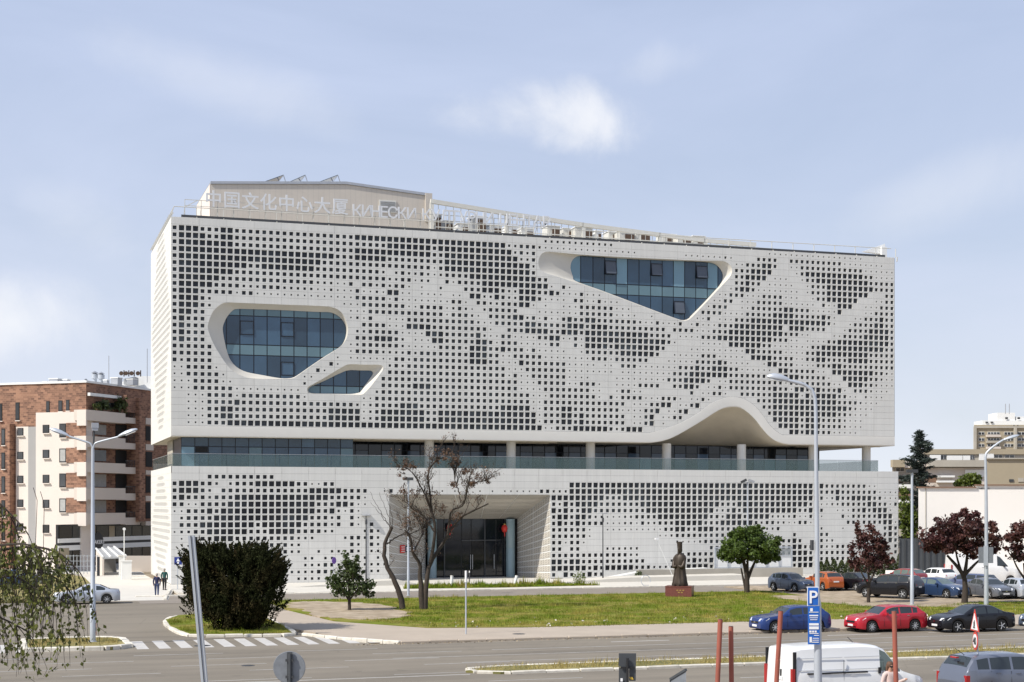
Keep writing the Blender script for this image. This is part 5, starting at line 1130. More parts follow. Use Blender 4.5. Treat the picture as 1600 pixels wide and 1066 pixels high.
bare_tree('larger leafless tree with a forked trunk and wide twiggy crown', (660, 958), 100, [([(661, 958, 0), (659, 935, 0), (657, 905, .1), (655, 880, 0), (645, 862, -.2), (642, 842, -.2), (632, 828, -.3)], .30, .06, 4), ([(664, 958, 0), (665, 930, 0), (668, 895, .2), (678, 870, .3), (692, 850, .5), (703, 830, .5), (718, 812, .6), (738, 798, .7), (763, 788, .8)], .26, .05, 5), ([(672, 880, .2), (678, 850, .1), (679, 820, 0), (673, 795, 0), (672, 765, 0), (668, 740, -.2), (680, 722, 0), (700, 712, .2)], .17, .035, 7), ([(674, 800, 0), (665, 775, -.3), (655, 755, -.5), (645, 740, -.6), (632, 730, -.8)], .09, .03, 5), ([(678, 830, 0), (660, 805, .5), (645, 795, .6), (625, 775, .8)], .09, .025, 5), ([(700, 835, .5), (705, 800, .3), (722, 790, 0), (730, 770, -.3), (735, 755, -.4), (760, 752, -.5)], .11, .03, 7), ([(720, 785, 0), (716, 765, .4), (710, 745, .6), (712, 730, .7)], .07, .025, 5), ([(648, 862, -.2), (655, 845, 0), (660, 830, .2), (655, 815, .3)], .08, .03, 4)],
    [(640, 725, 9, 120), (628, 730, 6, 60), (680, 718, 7, 70), (700, 708, 6, 60), (694, 712, 6, 50), (710, 722, 7, 80), (728, 738, 8, 100), (742, 750, 9, 120), (758, 752, 7, 80), (706, 752, 8, 90), (735, 760, 7, 70), (672, 770, 9, 60), (628, 745, 5, 40), (626, 768, 6, 50), (650, 772, 8, 60), (690, 795, 12, 70), (712, 805, 10, 60)])
bare_tree('smaller leafless tree with a curved leaning trunk and bare whips', (630, 957), 100, [([(630, 957, 0), (626, 935, 0), (618, 910, 0), (607, 890, 0), (601, 870, 0), (602, 850, .1), (609, 830, .1), (612, 824, .1)], .27, .13, 1), ([(604, 850, 0), (612, 845, .2), (622, 838, .3), (640, 835, .5)], .08, .03, 4), ([(611, 826, 0), (603, 815, 0), (592, 800, 0), (580, 785, .2)], .03, .012, 0), ([(611, 826, 0), (600, 808, 0), (586, 785, 0), (577, 768, .2)], .03, .012, 0), ([(612, 825, 0), (606, 805, 0), (598, 785, 0), (592, 770, .2)], .03, .012, 0), ([(613, 824, 0), (612, 805, .2), (606, 785, 0), (603, 770, .2)], .03, .012, 0), ([(640, 835, .5), (655, 828, .4), (668, 822, .5)], .05, .02, 4)], [(640, 815, 12, 40), (655, 812, 12, 40), (628, 820, 8, 20)], 3)
# birch hanging into the picture at the left
D = 27.0; t = thing('birch_tree', 'birch with thin hanging twigs and small leaves at the left edge', 'tree', at_depth(-260, 1030, D + 1)); t.location.z = .45; WLOC[t] = Vector(t.location)
tr = MB(); b0 = Vector(t.location); fork = at_depth(-240, 790, D + 1); tr.tube([b0, b0.lerp(fork, .5) + RGT * .1, fork, at_depth(-200, 600, D + 1), at_depth(-180, 430, D + 1)], [.22, .17, .13, .08, .03], 10)
P_ = []; Dr = []
def strand(p, ln, lean, leafy=1.0, sag=.08):
    pts = [Vector(p)]; d = Vector((lean, random.uniform(-.2, .2), -.35)); n = max(5, int(ln / .14))
    for k in range(n):
        d = Vector((d.x * .86, d.y * .86, max(-1, d.z - .14))) ; d = (d + Vector((random.uniform(-sag, sag), random.uniform(-sag, sag), 0))).normalized(); pts.append(pts[-1] + d * ln / n)
    tr.tube(pts, [.010 - .007 * k / n for k in range(n + 1)], 3, cap=False)
    for k in range(1, n + 1):
        for _ in range(int(random.random() * 4.2 * leafy)):
            q = pts[k].lerp(pts[k - 1], random.random()); P_.append(np.array(q) + rng.normal(size=3) * .038); Dr.append((rng.normal() * .5, rng.normal() * .5, -.8))
        if random.random() < .20:
            e = pts[k] + Vector((random.uniform(-.18, .18), random.uniform(-.18, .18), -.12)); tr.tube([pts[k], e], .004, 3, cap=False)
            for _ in range(int(5 * leafy)): P_.append(np.array(pts[k].lerp(e, random.random())) + rng.normal(size=3) * .035); Dr.append((rng.normal() * .5, rng.normal() * .5, -.8))
limbs = [[(-215, 700), (-120, 790), (-30, 848), (40, 850), (75, 866)], [(-220, 720), (-120, 850), (-40, 905), (20, 900), (62, 925)], [(-230, 760), (-140, 880), (-60, 945), (0, 965), (40, 985)], [(-215, 650), (-130, 720), (-60, 765), (-10, 780), (28, 815)], [(-150, 870), (-40, 890), (30, 880), (90, 905), (105, 920)], [(-160, 860), (-60, 870), (10, 858), (60, 855), (98, 868), (125, 895)]]
for li, lm in enumerate(limbs):
    P = resample(catmull([at_depth(a, b, D + (li - 2.5) * .35) for a, b in lm], 5, False), 24, False); tr.tube(P, [.05 - .038 * k / 23 for k in range(24)], 5)
    for k in range(7, 24):
        for _ in range(2):
            if P[k] is None: continue
            ln = random.uniform(.5, 1.0) if random.random() < .40 else random.uniform(1.0, 2.3)
            strand(P[k] + Vector((0, 0, 0)), min(ln, (P[k].z - 3.85) * random.uniform(.7, 1.02)), random.uniform(-.3, .5), random.uniform(.5, 1.0))
for _ in range(50):     # tangle of leafy twigs in the denser part
    strand(at_depth(random.uniform(-70, 92), random.uniform(835, 905), D + random.uniform(-.9, .9)), random.uniform(.3, .8), random.uniform(-.5, .5), 1.25, .2)
for (x0, y0) in ((52, 762), (63, 768)): 
    a = at_depth(x0, y0, D); tr.tube([a, at_depth(x0 + 6, y0 + 20, D), at_depth(x0 + 3 + random.uniform(0, 4), y0 + 90, D)], .006, 3)
tr.build('trunk', 'bark_dark', t); leaf_mesh('foliage', np.array(P_), .085, 'leaf_birch', t, .72, 0, dirs=np.array(Dr))
# grass as real blades
def blades(name, polys, n, h, mat_, z, lab=None):
    xs = []; 
    for poly, share in polys:
        X = [p[0] for p in poly]; Y = [p[1] for p in poly]; k = 0; want = int(n * share)
        lo = (max(min(X), -40), max(min(Y), -90)); hi = (min(max(X), 75), max(Y))
        while k < want:
            q = rng.random((4000, 2)) * (np.array(hi) - np.array(lo)) + np.array(lo)
            for p in q:
                if inside(p, poly): xs.append(p); k += 1
                if k >= want: break
    P = np.array(xs); n = len(P); a = rng.random(n) * 6.283; hh = h * (.4 + rng.random(n) * 1.0); w = h * .16
    patch = np.sin(P[:, 0] * .7 + np.sin(P[:, 1] * .9) * 2) * .5 + .5; cl_ = (np.sin(P[:, 0] * 2.3 + np.cos(P[:, 1] * 3.1) * 1.7) * np.sin(P[:, 1] * 1.9 + np.sin(P[:, 0] * 1.3) * 2) * .5 + .5) ** 4; hh *= .45 + .7 * patch + 2.6 * cl_
    V = np.zeros((n, 3, 3)); V[:, 0] = np.stack([P[:, 0] - np.cos(a) * w, P[:, 1] - np.sin(a) * w, np.full(n, z)], 1); V[:, 1] = np.stack([P[:, 0] + np.cos(a) * w, P[:, 1] + np.sin(a) * w, np.full(n, z)], 1)
    V[:, 2] = np.stack([P[:, 0] + rng.normal(size=n) * h * .45, P[:, 1] + rng.normal(size=n) * h * .45, z + hh], 1)
    me = bpy.data.meshes.new(name); me.vertices.add(3 * n); me.vertices.foreach_set('co', V.astype(np.float32).ravel()); me.loops.add(3 * n); me.loops.foreach_set('vertex_index', np.arange(3 * n, dtype=np.int32)); me.polygons.add(n)
    me.polygons.foreach_set('loop_start', np.arange(0, 3 * n, 3, dtype=np.int32)); me.polygons.foreach_set('loop_total', np.full(n, 3, dtype=np.int32)); me.materials.append(MATS[mat_]); me.update(calc_edges=True)
    o = bpy.data.objects.new(name, me); COL.objects.link(o); tag(o, lab, kind='stuff'); return o
gp_ = [(4.4, -25.6), (5.2, -28.6), (8, -27.4), (10.6, -30.6), (11.2, -36.5), (10.4, -43), (8.0, -45.6), (6.6, -45.6), (9.2, -51.9), (14, -53.2), (75, -53), (75, -43), (50, -43), (46, -46), (42.3, -45), (39.8, -37), (41, -31.5), (43.5, -31), (43.5, -25.6)]
blades('grass', [(gp_, .86), ([(14, -54), (70, -53.9), (70, -52.6), (14, -52.8)], .03), ([p for p in corner_isle], .11)], 170000, .085, 'grass_blade', .12)
blades('dry_grass', [(median_poly, .30), ([(-45, -20.4), (-7.6, -20.4), (-6.9, -18), (-6.9, 12), (-8.2, 18), (-45, 20)], .66), ([(-12.2, -57.5), (-8, -57.5), (-7.8, -54), (-12, -53.6)], .04)], 60000, .085, 'dry_blade', .14)
gq = [(22, -15.4), (33, -15.4), (34.5, -12.2), (23, -11.8)]; sheet('lawn', [(17.5, -12.6), (25.5, -13.2), (34.8, -12.4), (33, -9.6), (18.5, -9.2)], .0, .09, 'lawn'); blades('grass', [([(17.5, -12.6), (25.5, -13.2), (34.8, -12.4), (33, -9.6), (18.5, -9.2)], .8), ([(.4, -11.5), (6, -13.8), (6, -11), (.6, -8)], .2)], 9000, .2, 'grass_blade', .08)

# grit, leaves and dust gathered along the kerbs
gx = np.stack([rng.random(1500) * 70 + 3, -60.05 + rng.normal(size=1500) * .22, np.full(1500, .012)], 1); gx2 = np.stack([rng.random(900) * 70 + 6, -72 + rng.random(900) * .35, np.full(900, .012)], 1)
o = leaf_mesh('kerb_litter', np.concatenate([gx, gx2]), .10, 'soil', None, .7, 0); o['kind'] = 'stuff'
wd = np.stack([rng.random(260) * 60 + 10, -53.3 + rng.normal(size=260) * 2.2 + 1.2, np.full(260, .15)], 1); wd = wd[(wd[:, 1] > -53.3)]
o = leaf_mesh('lawn_litter', wd, .16, 'render_white', None, .7, 0); o['kind'] = 'stuff'

# ================================================================ street lamps, poles and signs
def lamp_head(mb_root, p, d, ln=.95, w=.30):
    """cobra head: tapered shell with a flat lens"""
    d = Vector(d).normalized(); s = d.cross(UPV).normalized(); u = s.cross(d)
    rows = []
    for t, a, h in ((0, .28, .35), (.15, .6, .7), (.45, 1, 1), (.75, .95, .95), (.93, .6, .6), (1, .25, .3)):
        c = Vector(p) + d * ln * t; rows.append([c + s * (w / 2 * a * math.cos(q)) + u * ((.15 if math.sin(q) > 0 else .05) * h * math.sin(q)) for q in [2 * math.pi * k / 12 for k in range(12)]])
    b = MB(); b.grid(rows, close=True); b.add(rows[0], [tuple(range(12))]); b.add(rows[-1], [tuple(range(12))[::-1]]); o = b.build('lamp_head', 'galvanised', mb_root, smooth=50, fix=True)
    c = Vector(p) + d * ln * .62; l = MB(); l.box(c - u * .055, (ln * .5, w * .62, .02), rot=Matrix((d, s, u)).transposed()).build('lens', 'headlamp', o); return o
def pole_mesh(t, b0, h, r0, r1, name='pole', mat_='galvanised', base=.25):
    m = MB(); m.lathe([(r0 * 1.5, 0), (r0 * 1.5, .03), (r0, .04), (r0, h * .22), (r0 * .82, h * .225), (r1, h)], 12, tuple(b0)); return m.build(name, mat_, t, smooth=40)
# double-arm lamp on the traffic island
b0 = at_ground(145, 1003, .16); D = (b0 - Vector(CAM)).dot(FWD)
t = thing('street_lamp', 'grey street lamp with two arms and a box light on the traffic island', 'street lamp', b0, group='street lamps')
h = at_depth(145, 700, D).z - b0.z; pole_mesh(t, b0, h, .14, .075)
for sx, tip in ((-1, (108, 682)), (1, (184, 683))):
    P = catmull([at_depth(145.5, 702, D), at_depth(145 + sx * 3, 694, D), at_depth(145 + sx * 12, 690, D), at_depth(*tip, D)], 6, False); m = MB(); m.tube(P, .05, 8); m.build('arm', 'galvanised', t, smooth=60)
    e = at_depth(*tip, D); lamp_head(t, e, at_depth(tip[0] + sx * 26, tip[1] - (10 if sx > 0 else 10), D) - e, 1.05, .34)
m = MB(); m.tube([at_depth(146, 702, D), at_depth(147, 672, D)], .045, 8); m.build('light_bracket', 'dark_metal', t)
c = at_depth(148.5, 665, D); m = MB(); m.box(c, (.34, .3, .26)); m.box(c - UPV * .2, (.28, .26, .12)); m.build('box_light', 'zinc', t); m = MB(); m.box(at_depth(149, 885, D) + RGT * .15, (.13, .2, .95)).build('control_box', 'dark_metal', t)
ml = thing('marker_post', 'short striped marker post behind the lamp on the traffic island', 'marker post', at_ground(148, 992, .16)); m = MB(); m.box((0, 0, .6), (.16, .05, 1.25)); m.build('post', 'rust_red', ml, local=True)
for k in range(3): MB().box((0, -.03, .3 + k * .4), (.165, .02, .16)).build('stripe', 'sign_white' if k % 2 else 'sign_black', ml, local=True)
# tall lamp at the near car park, carrying the parking board
D = 45.0; t = thing('street_lamp', 'tall curved street lamp in front of the white van carrying the blue parking boards', 'street lamp', at_depth(1278.5, 1130, D)); t.location.z = .45; b0 = Vector(t.location); WLOC[t] = b0
P = resample(catmull([b0, at_depth(1277, 900, D), at_depth(1275, 700, D), at_depth(1274.5, 640, D), at_depth(1272, 616, D), at_depth(1263, 604, D), at_depth(1248, 598.5, D), at_depth(1228, 594, D)], 6, False), 40, False); m = MB(); m.tube(P, [.125 - (.04 if k > 13 else .0) - .035 * k / 39 for k in range(40)], 12); m.build('pole', 'galvanised', t, smooth=50)
e = at_depth(1234, 595.5, D); lamp_head(t, e, at_depth(1199, 589, D) - e, .68, .22)
m = MB(); m.box(at_depth(1274, 852, D) - RGT * .10, (.06, .12, .3)); m.build('clamp', 'dark_metal', t)
ps = thing('parking_sign', 'blue parking sign with a white letter P above an information board on the tall lamp', 'sign', at_depth(1271, 962, D - .25)); 
def plate(t, D, x0, y0, x1, y1, name, mat_, off=0.0, th=.02, par=None, skew=0.0):
    d = D - off; pts = [at_depth(x0 + skew, y1, d), at_depth(x1 + skew, y1, d), at_depth(x1, y0, d), at_depth(x0, y0, d)]; b = MB(); b.extrude(pts, FWD * th); return b.build(name, mat_, par or t, fix=True)
Dp = D - .20
plate(ps, Dp, 1261.3, 917, 1279.2, 946.8, 'parking_plate', 'sign_white'); plate(ps, Dp, 1262.4, 918.2, 1278.3, 945.8, 'blue_field', 'sign_blue', .01, .008)
me = GLYPH[('P', .66, .004)][0]; me.materials.append(MATS['sign_white'])
o = bpy.data.objects.new('letter_p', me); COL.objects.link(o); o.parent = ps; o.rotation_euler = (rad(90), 0, -YAW); o.location = at_depth(1270.5, 942.6, Dp - .03) - WLOC[ps]; o.scale = (.80, .80, 1)
plate(ps, Dp, 1262.5, 947.2, 1280.8, 1007, 'information_board', 'sign_blue')
for x0, y0, x1, y1 in ((1266, 950.5, 1270, 955.5), (1264.2, 956.2, 1279, 957.2), (1264.6, 961, 1278.5, 963), (1265, 965, 1278, 966), (1266, 968, 1277, 969), (1264.4, 974, 1279.3, 977.5), (1264.4, 979, 1279.3, 983.5), (1264.6, 985.5, 1268, 988.5), (1269, 985.5, 1272, 988.5), (1273, 985.5, 1276, 988.5), (1265, 989.5, 1279, 990.6), (1272, 992.5, 1279.8, 993.6), (1265, 995.5, 1268.6, 1004), (1270, 997, 1279.6, 998), (1269.5, 1000, 1279.6, 1001), (1269, 1003, 1279.6, 1004.2)): plate(ps, Dp, x0, y0, x1, y1, 'printed_line', 'sign_white', .012, .008)
# lamps on the far side
def mast(px, pyb, pyt, label, kind, r=.075, z=.13, mat_='galvanised', group='park lamps by the facade', Dover=None):
    b0 = at_ground(px, pyb, z); D = (b0 - Vector(CAM)).dot(FWD); s = D / FPX; t = thing('street_lamp', label, 'street lamp', b0, group=group); topp = at_depth(px, pyt, D); h = topp.z - z
    if kind == 'curve':
        P = resample(catmull([b0, at_depth(px, 800, D), at_depth(px - 1, 730, D), at_depth(px - 1, 712, D), at_depth(px + 4, 704, D), at_depth(px + 18, 693, D), at_depth(px + 28, 687, D)], 6, False), 40, False); m = MB(); m.tube(P, [.16 - .09 * k / 39 for k in range(40)], 10); m.build('pole', mat_, t, smooth=50)
        e = at_depth(px + 26, 688, D); lamp_head(t, e, at_depth(px + 50, 681, D) - e, 1.15, .36); return t
    pole_mesh(t, b0, h, r, r * .6, mat_=mat_)
    if kind == 'flat':
        m = MB(); m.lathe([(r * 1.3, h - .25), (r * 1.5, h + .1), (r * .8, h + .18), (.03, h + .2), (.03, h + .5)], 12, tuple(b0)); m.build('neck', 'dark_metal', t, smooth=40); m = MB(); m.lathe([(.05, h + .5), (.45, h + .53), (.45, h + .57), (.06, h + .62)], 16, tuple(b0)); m.build('lamp_disc', 'zinc', t, smooth=40)
    elif kind == 'flood':
        for k, dx in enumerate((-.33, .33)): MB().box(topp + RGT * dx + UPV * (.12), (.52, .42, .2), rz=-YAW, rot=Matrix.Rotation(-YAW, 3, 'Z') @ Matrix.Rotation(-.5 if k == 0 else .35, 3, 'Y')).build('flood_light', 'dark_metal' if k == 0 else 'zinc', t)
        MB().bar(topp - RGT * .4, topp + RGT * .4, .06).build('cross_arm', 'zinc', t)
    elif kind == 'box': MB().box(topp + UPV * .08, (.75, .35, .22), rz=-YAW).build('box_light', 'dark_metal', t); MB().bar(topp - UPV * .3, topp, .14).build('bracket', 'galvanised', t)
    return t
mast(572, 909, 815, 'slim dark park lamp with a flat disc, left of the entrance', 'flat', .07, .05, 'dark_metal'); mast(942, 908, 812, 'slim dark park lamp with a flat disc, right of the entrance', 'flat', .07, .05, 'dark_metal')
mast(638, 931, 750, 'grey lamp mast with a box light between the two leafless trees', 'box', .10, .05); mast(1168, 914, 754, 'pale lamp mast with twin floodlights behind the round green tree', 'flood', .09, .05)
mast(1425, 945, 738, 'straight grey lamp mast between the two larger plum trees', 'box', .13, .13, group='lamp masts by the car park'); mast(1541, 946, 708, 'grey lamp mast with a curved arm bending right, before the white wall', 'curve', .13, .13, group='lamp masts by the car park')
b0 = at_ground(1541, 946, .13); D = (b0 - Vector(CAM)).dot(FWD); t = thing('traffic_sign', 'grey back of a square sign fixed to the curved lamp mast', 'sign', at_depth(1540, 868, D - .2)); plate(t, D - .22, 1529, 855, 1552, 880, 'sign_plate', 'sign_back', 0, .03); plate(t, D - .26, 1537, 853, 1544, 884, 'bracket', 'galvanised', 0, .03)
# thin lone post on the pavement
b0 = at_ground(728, 991, .12); D = (b0 - Vector(CAM)).dot(FWD); t = thing('sign_post', 'thin empty grey post on the pavement edge before the lawn', 'post', b0); m = MB(); m.lathe([(.045, 0), (.045, at_depth(728, 893, D).z - .12)], 8, tuple(b0)); m.build('post', 'galvanised', t, smooth=40); m = MB(); m.lathe([(.06, at_depth(728, 910, D).z - .12), (.06, at_depth(728, 893, D).z - .08)], 8, tuple(b0)); m.build('sleeve', 'white_paint', t)
# blue pedestrian sign at the building corner
b0 = at_ground(277.5, 921, .05); D = (b0 - Vector(CAM)).dot(FWD); t = thing('traffic_sign', 'square blue sign with white symbol on a post at the building corner', 'sign', b0); m = MB(); m.lathe([(.035, 0), (.035, at_depth(277.5, 872, D).z)], 8, tuple(b0)); m.build('post', 'galvanised', t, smooth=40)
plate(t, D - .05, 272.3, 870.5, 284.3, 882.5, 'sign_plate', 'sign_navy', 0, .03); b = MB(); b.extrude([at_depth(278.2, 872.3, D - .07), at_depth(275.4, 877.3, D - .07), at_depth(281, 877.3, D - .07)], FWD * .01); b.build('arrow', 'sign_white', t, fix=True); plate(t, D - .065, 277, 878.3, 279.5, 881, 'symbol', 'sign_white', 0, .01)
b0 = at_ground(521, 914, .05); D = (b0 - Vector(CAM)).dot(FWD); t = thing('traffic_sign', 'small purple edge-on round sign half hidden by the young evergreen tree', 'sign', b0); m = MB(); m.lathe([(.035, 0), (.035, at_depth(521, 872, D).z)], 8, tuple(b0)); m.build('post', 'galvanised', t, smooth=40)
c = at_depth(522, 876, D - .06); b = MB(); b.lathe([(.30, -.015), (.30, .015)], 18, axis='Y'); o = b.build('sign_disc', 'purple', t, local=True); o.location = c - WLOC[t]; o.rotation_euler = (0, 0, -YAW + rad(60))
# leaning square profile pole in the foreground
D = 31; t = thing('leaning_pole', 'grey square metal pole leaning in the left foreground', 'pole', at_depth(330, 1180, D)); a, b_ = at_depth(299, 837, D), at_depth(330, 1180, D); t.location = b_; WLOC[t] = Vector(b_)
b_ = b_ + (b_ - a) * ((b_.z - .45) / (a.z - b_.z)) if b_.z > .45 else b_; m = MB(); m.bar(a, b_, .105, .12); m.build('profile', 'galvanised', t); m = MB(); m.bar(a + FWD * -.065 - RGT * .0, b_ + FWD * -.065, .022, .01); m.build('groove', 'dark_metal', t)
# back of a round sign
D = 30; t = thing('traffic_sign', 'grey back of a round traffic sign at the bottom edge', 'sign', at_depth(453, 1300, D)); t.location.z = .45; WLOC[t] = Vector(t.location)
def aim(o): o.rotation_euler = (0, 0, -YAW)
c = at_depth(452, 1043, D); b = MB(); b.lathe([(.310, -.012), (.318, .0), (.310, .02)], 40, axis='Y'); o = b.build('sign_disc', 'sign_back', t, local=True); o.location = c - WLOC[t]; aim(o)
m = MB(); m.lathe([(.030, 0), (.030, at_depth(453, 1021, D).z - .45)], 10, tuple(at_depth(453, 1043, D - .09).xy) + (.45,)); m.build('post', 'sign_back_dark', t, smooth=40); plate(t, D - .07, 448.5, 1019, 456.5, 1066, 'stiffener', 'sign_back_dark', 0, .03)
for y in (1030, 1056): plate(t, D - .10, 446, y, 458, y + 4, 'clamp', 'dark_metal', 0, .03)
# back of a dark square sign with sub-plates
D = 36; t = thing('traffic_sign', 'dark back of a square sign with two small plates below it', 'sign', at_depth(980, 1250, D)); t.location.z = .45; WLOC[t] = Vector(t.location)
plate(t, D, 967, 1021, 994, 1042, 'sign_plate', 'sign_back_dark', 0, .025, skew=-.5); plate(t, D + .01, 967, 1043, 979.5, 1068, 'lower_plate', 'sign_back_dark', 0, .025); plate(t, D + .01, 983, 1041, 993.5, 1064, 'lower_plate', 'sign_back_dark', 0, .025)
m = MB(); m.lathe([(.03, 0), (.03, at_depth(980, 1028, D).z - .45)], 10, tuple(at_depth(980.5, 1040, D - .06).xy) + (.45,)); m.build('post', 'black_plastic', t, smooth=40); plate(t, D - .03, 983, 1058, 988, 1062, 'sticker', 'sign_yellow', 0, .01, skew=2); plate(t, D - .03, 969.5, 1060, 973, 1065, 'sticker', 'sign_white', 0, .01); plate(t, D - .05, 970, 1042, 992, 1045, 'bracket', 'black_plastic', 0, .03)
D = 33; t = thing('traffic_sign', 'tilted grey sign plate just rising over the bottom edge', 'sign', at_depth(1060, 1200, D)); t.location.z = .45; WLOC[t] = Vector(t.location)
b = MB(); b.extrude([at_depth(1047.5, 1062, D + .2), at_depth(1048, 1095, D + .2), at_depth(1072, 1085, D - .2), at_depth(1072, 1047, D - .2)], FWD * .03); b.build('sign_plate', 'sign_back', t, fix=True); b = MB(); b.bar(at_depth(1047.5, 1061.5, D + .2), at_depth(1072, 1046.5, D - .2), .05); b.bar(at_depth(1047.5, 1061.5, D + .2), at_depth(1048, 1095, D + .2), .03); b.build('rim', 'sign_back_dark', t); b = MB(); b.bar(at_depth(1060, 1066, D + .1), Vector((at_depth(1060, 1066, D + .1).x, at_depth(1060, 1066, D + .1).y, .45)), .06); b.build('post', 'galvanised', t)
# warning triangle and round speed sign on one post, seen almost edge-on
D = 50; q = at_depth(1525, 1150, D); t = thing('traffic_sign', 'narrow red edged warning triangle above a round limit sign, seen from the side', 'sign', (q.x, q.y, .45)); b0 = Vector(t.location)
yaw = -YAW - rad(91); U_ = Vector((math.cos(yaw), math.sin(yaw), 0)); Nn = Vector((U_.y, -U_.x, 0))
c = at_depth(1524, 985.5, D)
def tri(c, r, off, name, mat_, h=.83):
    P = [c + UPV * r * h * 1.12, c - UPV * r * h * .62 + U_ * r, c - UPV * r * h * .62 - U_ * r]; b = MB(); b.extrude([p + Nn * off for p in P], Nn * .012); b.build(name, mat_, t, fix=True)
cc = at_depth(1523.4, 974, D); tri(cc, .50, 0, 'triangle_plate', 'sign_red'); tri(cc - UPV * .02, .37, .014, 'triangle_field', 'sign_white')
for k, (u0, z0, u1, z1) in enumerate(((-.06, -.12, .02, .05), (.02, -.1, .08, .10), (-.1, -.16, .1, -.12))): b = MB(); b.extrude([cc + U_ * u0 + UPV * z0 + Nn * .028, cc + U_ * u1 + UPV * z0 + Nn * .028, cc + U_ * u1 + UPV * z1 + Nn * .028, cc + U_ * u0 + UPV * z1 + Nn * .028], Nn * .006); b.build('pictogram', 'sign_black', t, fix=True)
c2 = at_depth(1524.2, 1001.6, D)
for r, off, nm, mt in ((.30, 0, 'round_plate', 'sign_red'), (.225, .014, 'round_field', 'sign_white')): b = MB(); b.extrude([c2 + U_ * r * math.cos(k * math.pi / 16) + UPV * r * math.sin(k * math.pi / 16) + Nn * off for k in range(32)], Nn * .012); b.build(nm, mt, t, fix=True)
me = GLYPH[('40', .34, .004)][0]; me.materials.append(MATS['sign_black']); o = bpy.data.objects.new('number', me); COL.objects.link(o); o.parent = t; o.rotation_euler = (rad(90), 0, yaw); o.location = c2 - UPV * .115 + Nn * .032 - b0
m = MB(); m.lathe([(.032, 0), (.032, cc.z + .2 - .45)], 10, (b0.x, b0.y, .45)); o = m.build('post', 'galvanised', t, smooth=40); o.location = (-Nn * .05)
# rusty red pipes planted in the foreground
for k, (x0, y0, x1, lab) in enumerate(((1125.5, 968, 1121, 'leftmost rusty red pipe post, leaning slightly'), (1142, 979, 1143, 'second rusty red pipe post, upright beside the leftmost'), (1220, 955, 1213, 'rusty red pipe post in front of the rear of the white van'), (1397, 955, 1400, 'rusty red pipe post in front of the cab of the white van'))):
    D = 42 + k * .3; a = at_depth(x0, y0, D); q = at_depth(x1, 1070, D); e = a + (q - a) * ((a.z - .45) / (a.z - q.z)); t = thing('pipe_post', lab, 'post', e, group='rusty red pipe posts'); m = MB(); m.tube([e, a], .068, 12); m.build('pipe', 'rust_red', t, smooth=50); m = MB(); m.tube([a - (a - q) * .001, a + (a - q).normalized() * .012], .055, 12); m.build('pipe_mouth', 'dark_metal', t)
# bollards, ring, kiosk and ramps before the facade
for px, py, ln, lab in ((706, 916, 0, 'upright white bollard at the corner of the entrance lawn'), (803.5, 916, .22, 'tilted white bollard in the middle of the entrance lawn')):
    b0 = at_ground(px, py, .05); t = thing('bollard', lab, 'bollard', b0, group='white bollards by the entrance'); m = MB(); m.tube([(0, 0, 0), (ln, 0, .85)], [.13, .13], 12); m.build('post', 'white_paint', t, smooth=40, local=True); m = MB(); m.tube([(ln, 0, .85), (ln + .01, 0, .9)], [.145, .12], 12); m.build('cap', 'concrete_light', t, local=True)
b0 = at_ground(733.5, 912, .05); t = thing('bollard', 'thin dark post with pale tip on the entrance lawn', 'bollard', b0); m = MB(); m.tube([(0, 0, 0), (0, 0, .95)], .05, 8); m.build('post', 'dark_metal', t, local=True); m = MB(); m.tube([(0, 0, .95), (0, 0, 1.12)], .045, 8); m.build('tip', 'white_paint', t, local=True)
b0 = at_ground(1009, 915, .05); t = thing('bicycle_stand', 'metal hoop bicycle stand on the white paving left of the statue', 'bicycle stand', b0); m = MB(); P = [Vector((.42 * math.cos(k * math.pi / 12 - .35), 0, .42 + .45 * math.sin(k * math.pi / 12 - .35))) for k in range(21)]; m.tube(P, .03, 6); m.build('hoop', 'galvanised', t, local=True); MB().box((0, 0, .02), (.5, .12, .04)).build('foot_plate', 'zinc', t, local=True)
p1 = at_ground(945, 911, .05); p2 = at_ground(1115, 906, .05)
pl_ = thing('low_planter_wall', 'long low white concrete planter wall before the lower windows', 'planter', p1); m = MB(); a = at_plane(945, 900, -1.8); b_ = at_plane(1105, 897, -1.8); m.extrude([(a.x, -2.2, .05), (b_.x, -2.2, .05), (b_.x, -2.2, .95), (a.x + 4, -2.2, .75), (a.x, -2.2, .12)], (0, 1.3, 0)); m.build('wall', 'white_paint', pl_, fix=True)
rp = thing('access_ramp', 'pale concrete ramp rising gently towards the right along the facade', 'ramp', (at_ground(1000, 912).x, -6, .05)); a = at_ground(880, 914).x; b_ = at_ground(1180, 908).x; m = MB(); m.extrude([(a, -7.5, .055), (b_, -7.5, .055), (b_, -7.5, .5), (a + 7, -7.5, .42), ], (0, 3.2, 0)); m.build('ramp_body', 'concrete_light', rp, fix=True)
rp = thing('access_ramp', 'pale concrete ramp edge to the left of the entrance behind the young tree', 'ramp', (at_ground(560, 912).x, -6, .05)); a = at_ground(444, 913).x; b_ = at_ground(640, 911).x; m = MB(); m.extrude([(a, -7.0, .055), (b_, -7.0, .055), (b_ - 2, -7.0, .5), (a + 5, -7.0, .38)], (0, 2.6, 0)); m.build('ramp_body', 'concrete_light', rp, fix=True)
k0, k1 = at_plane(1117, 880, -2.6), at_plane(1237, 880, -2.6); kz = at_plane(1120, 856, -2.6).z; kb = at_plane(1120, 899, -2.6).z
ks = thing('glass_shelter', 'low glass and steel shelter with white lower panels behind the round tree', 'shelter', (k0.x, -2.6, .05)); m = MB()
nk = 6
for k in range(nk + 1): x = k0.x + (k1.x - k0.x) * k / nk; m = MB(); m.bar((x, -2.6, .05), (x, -2.6, kz), .11); m.build('post', 'galvanised', ks)
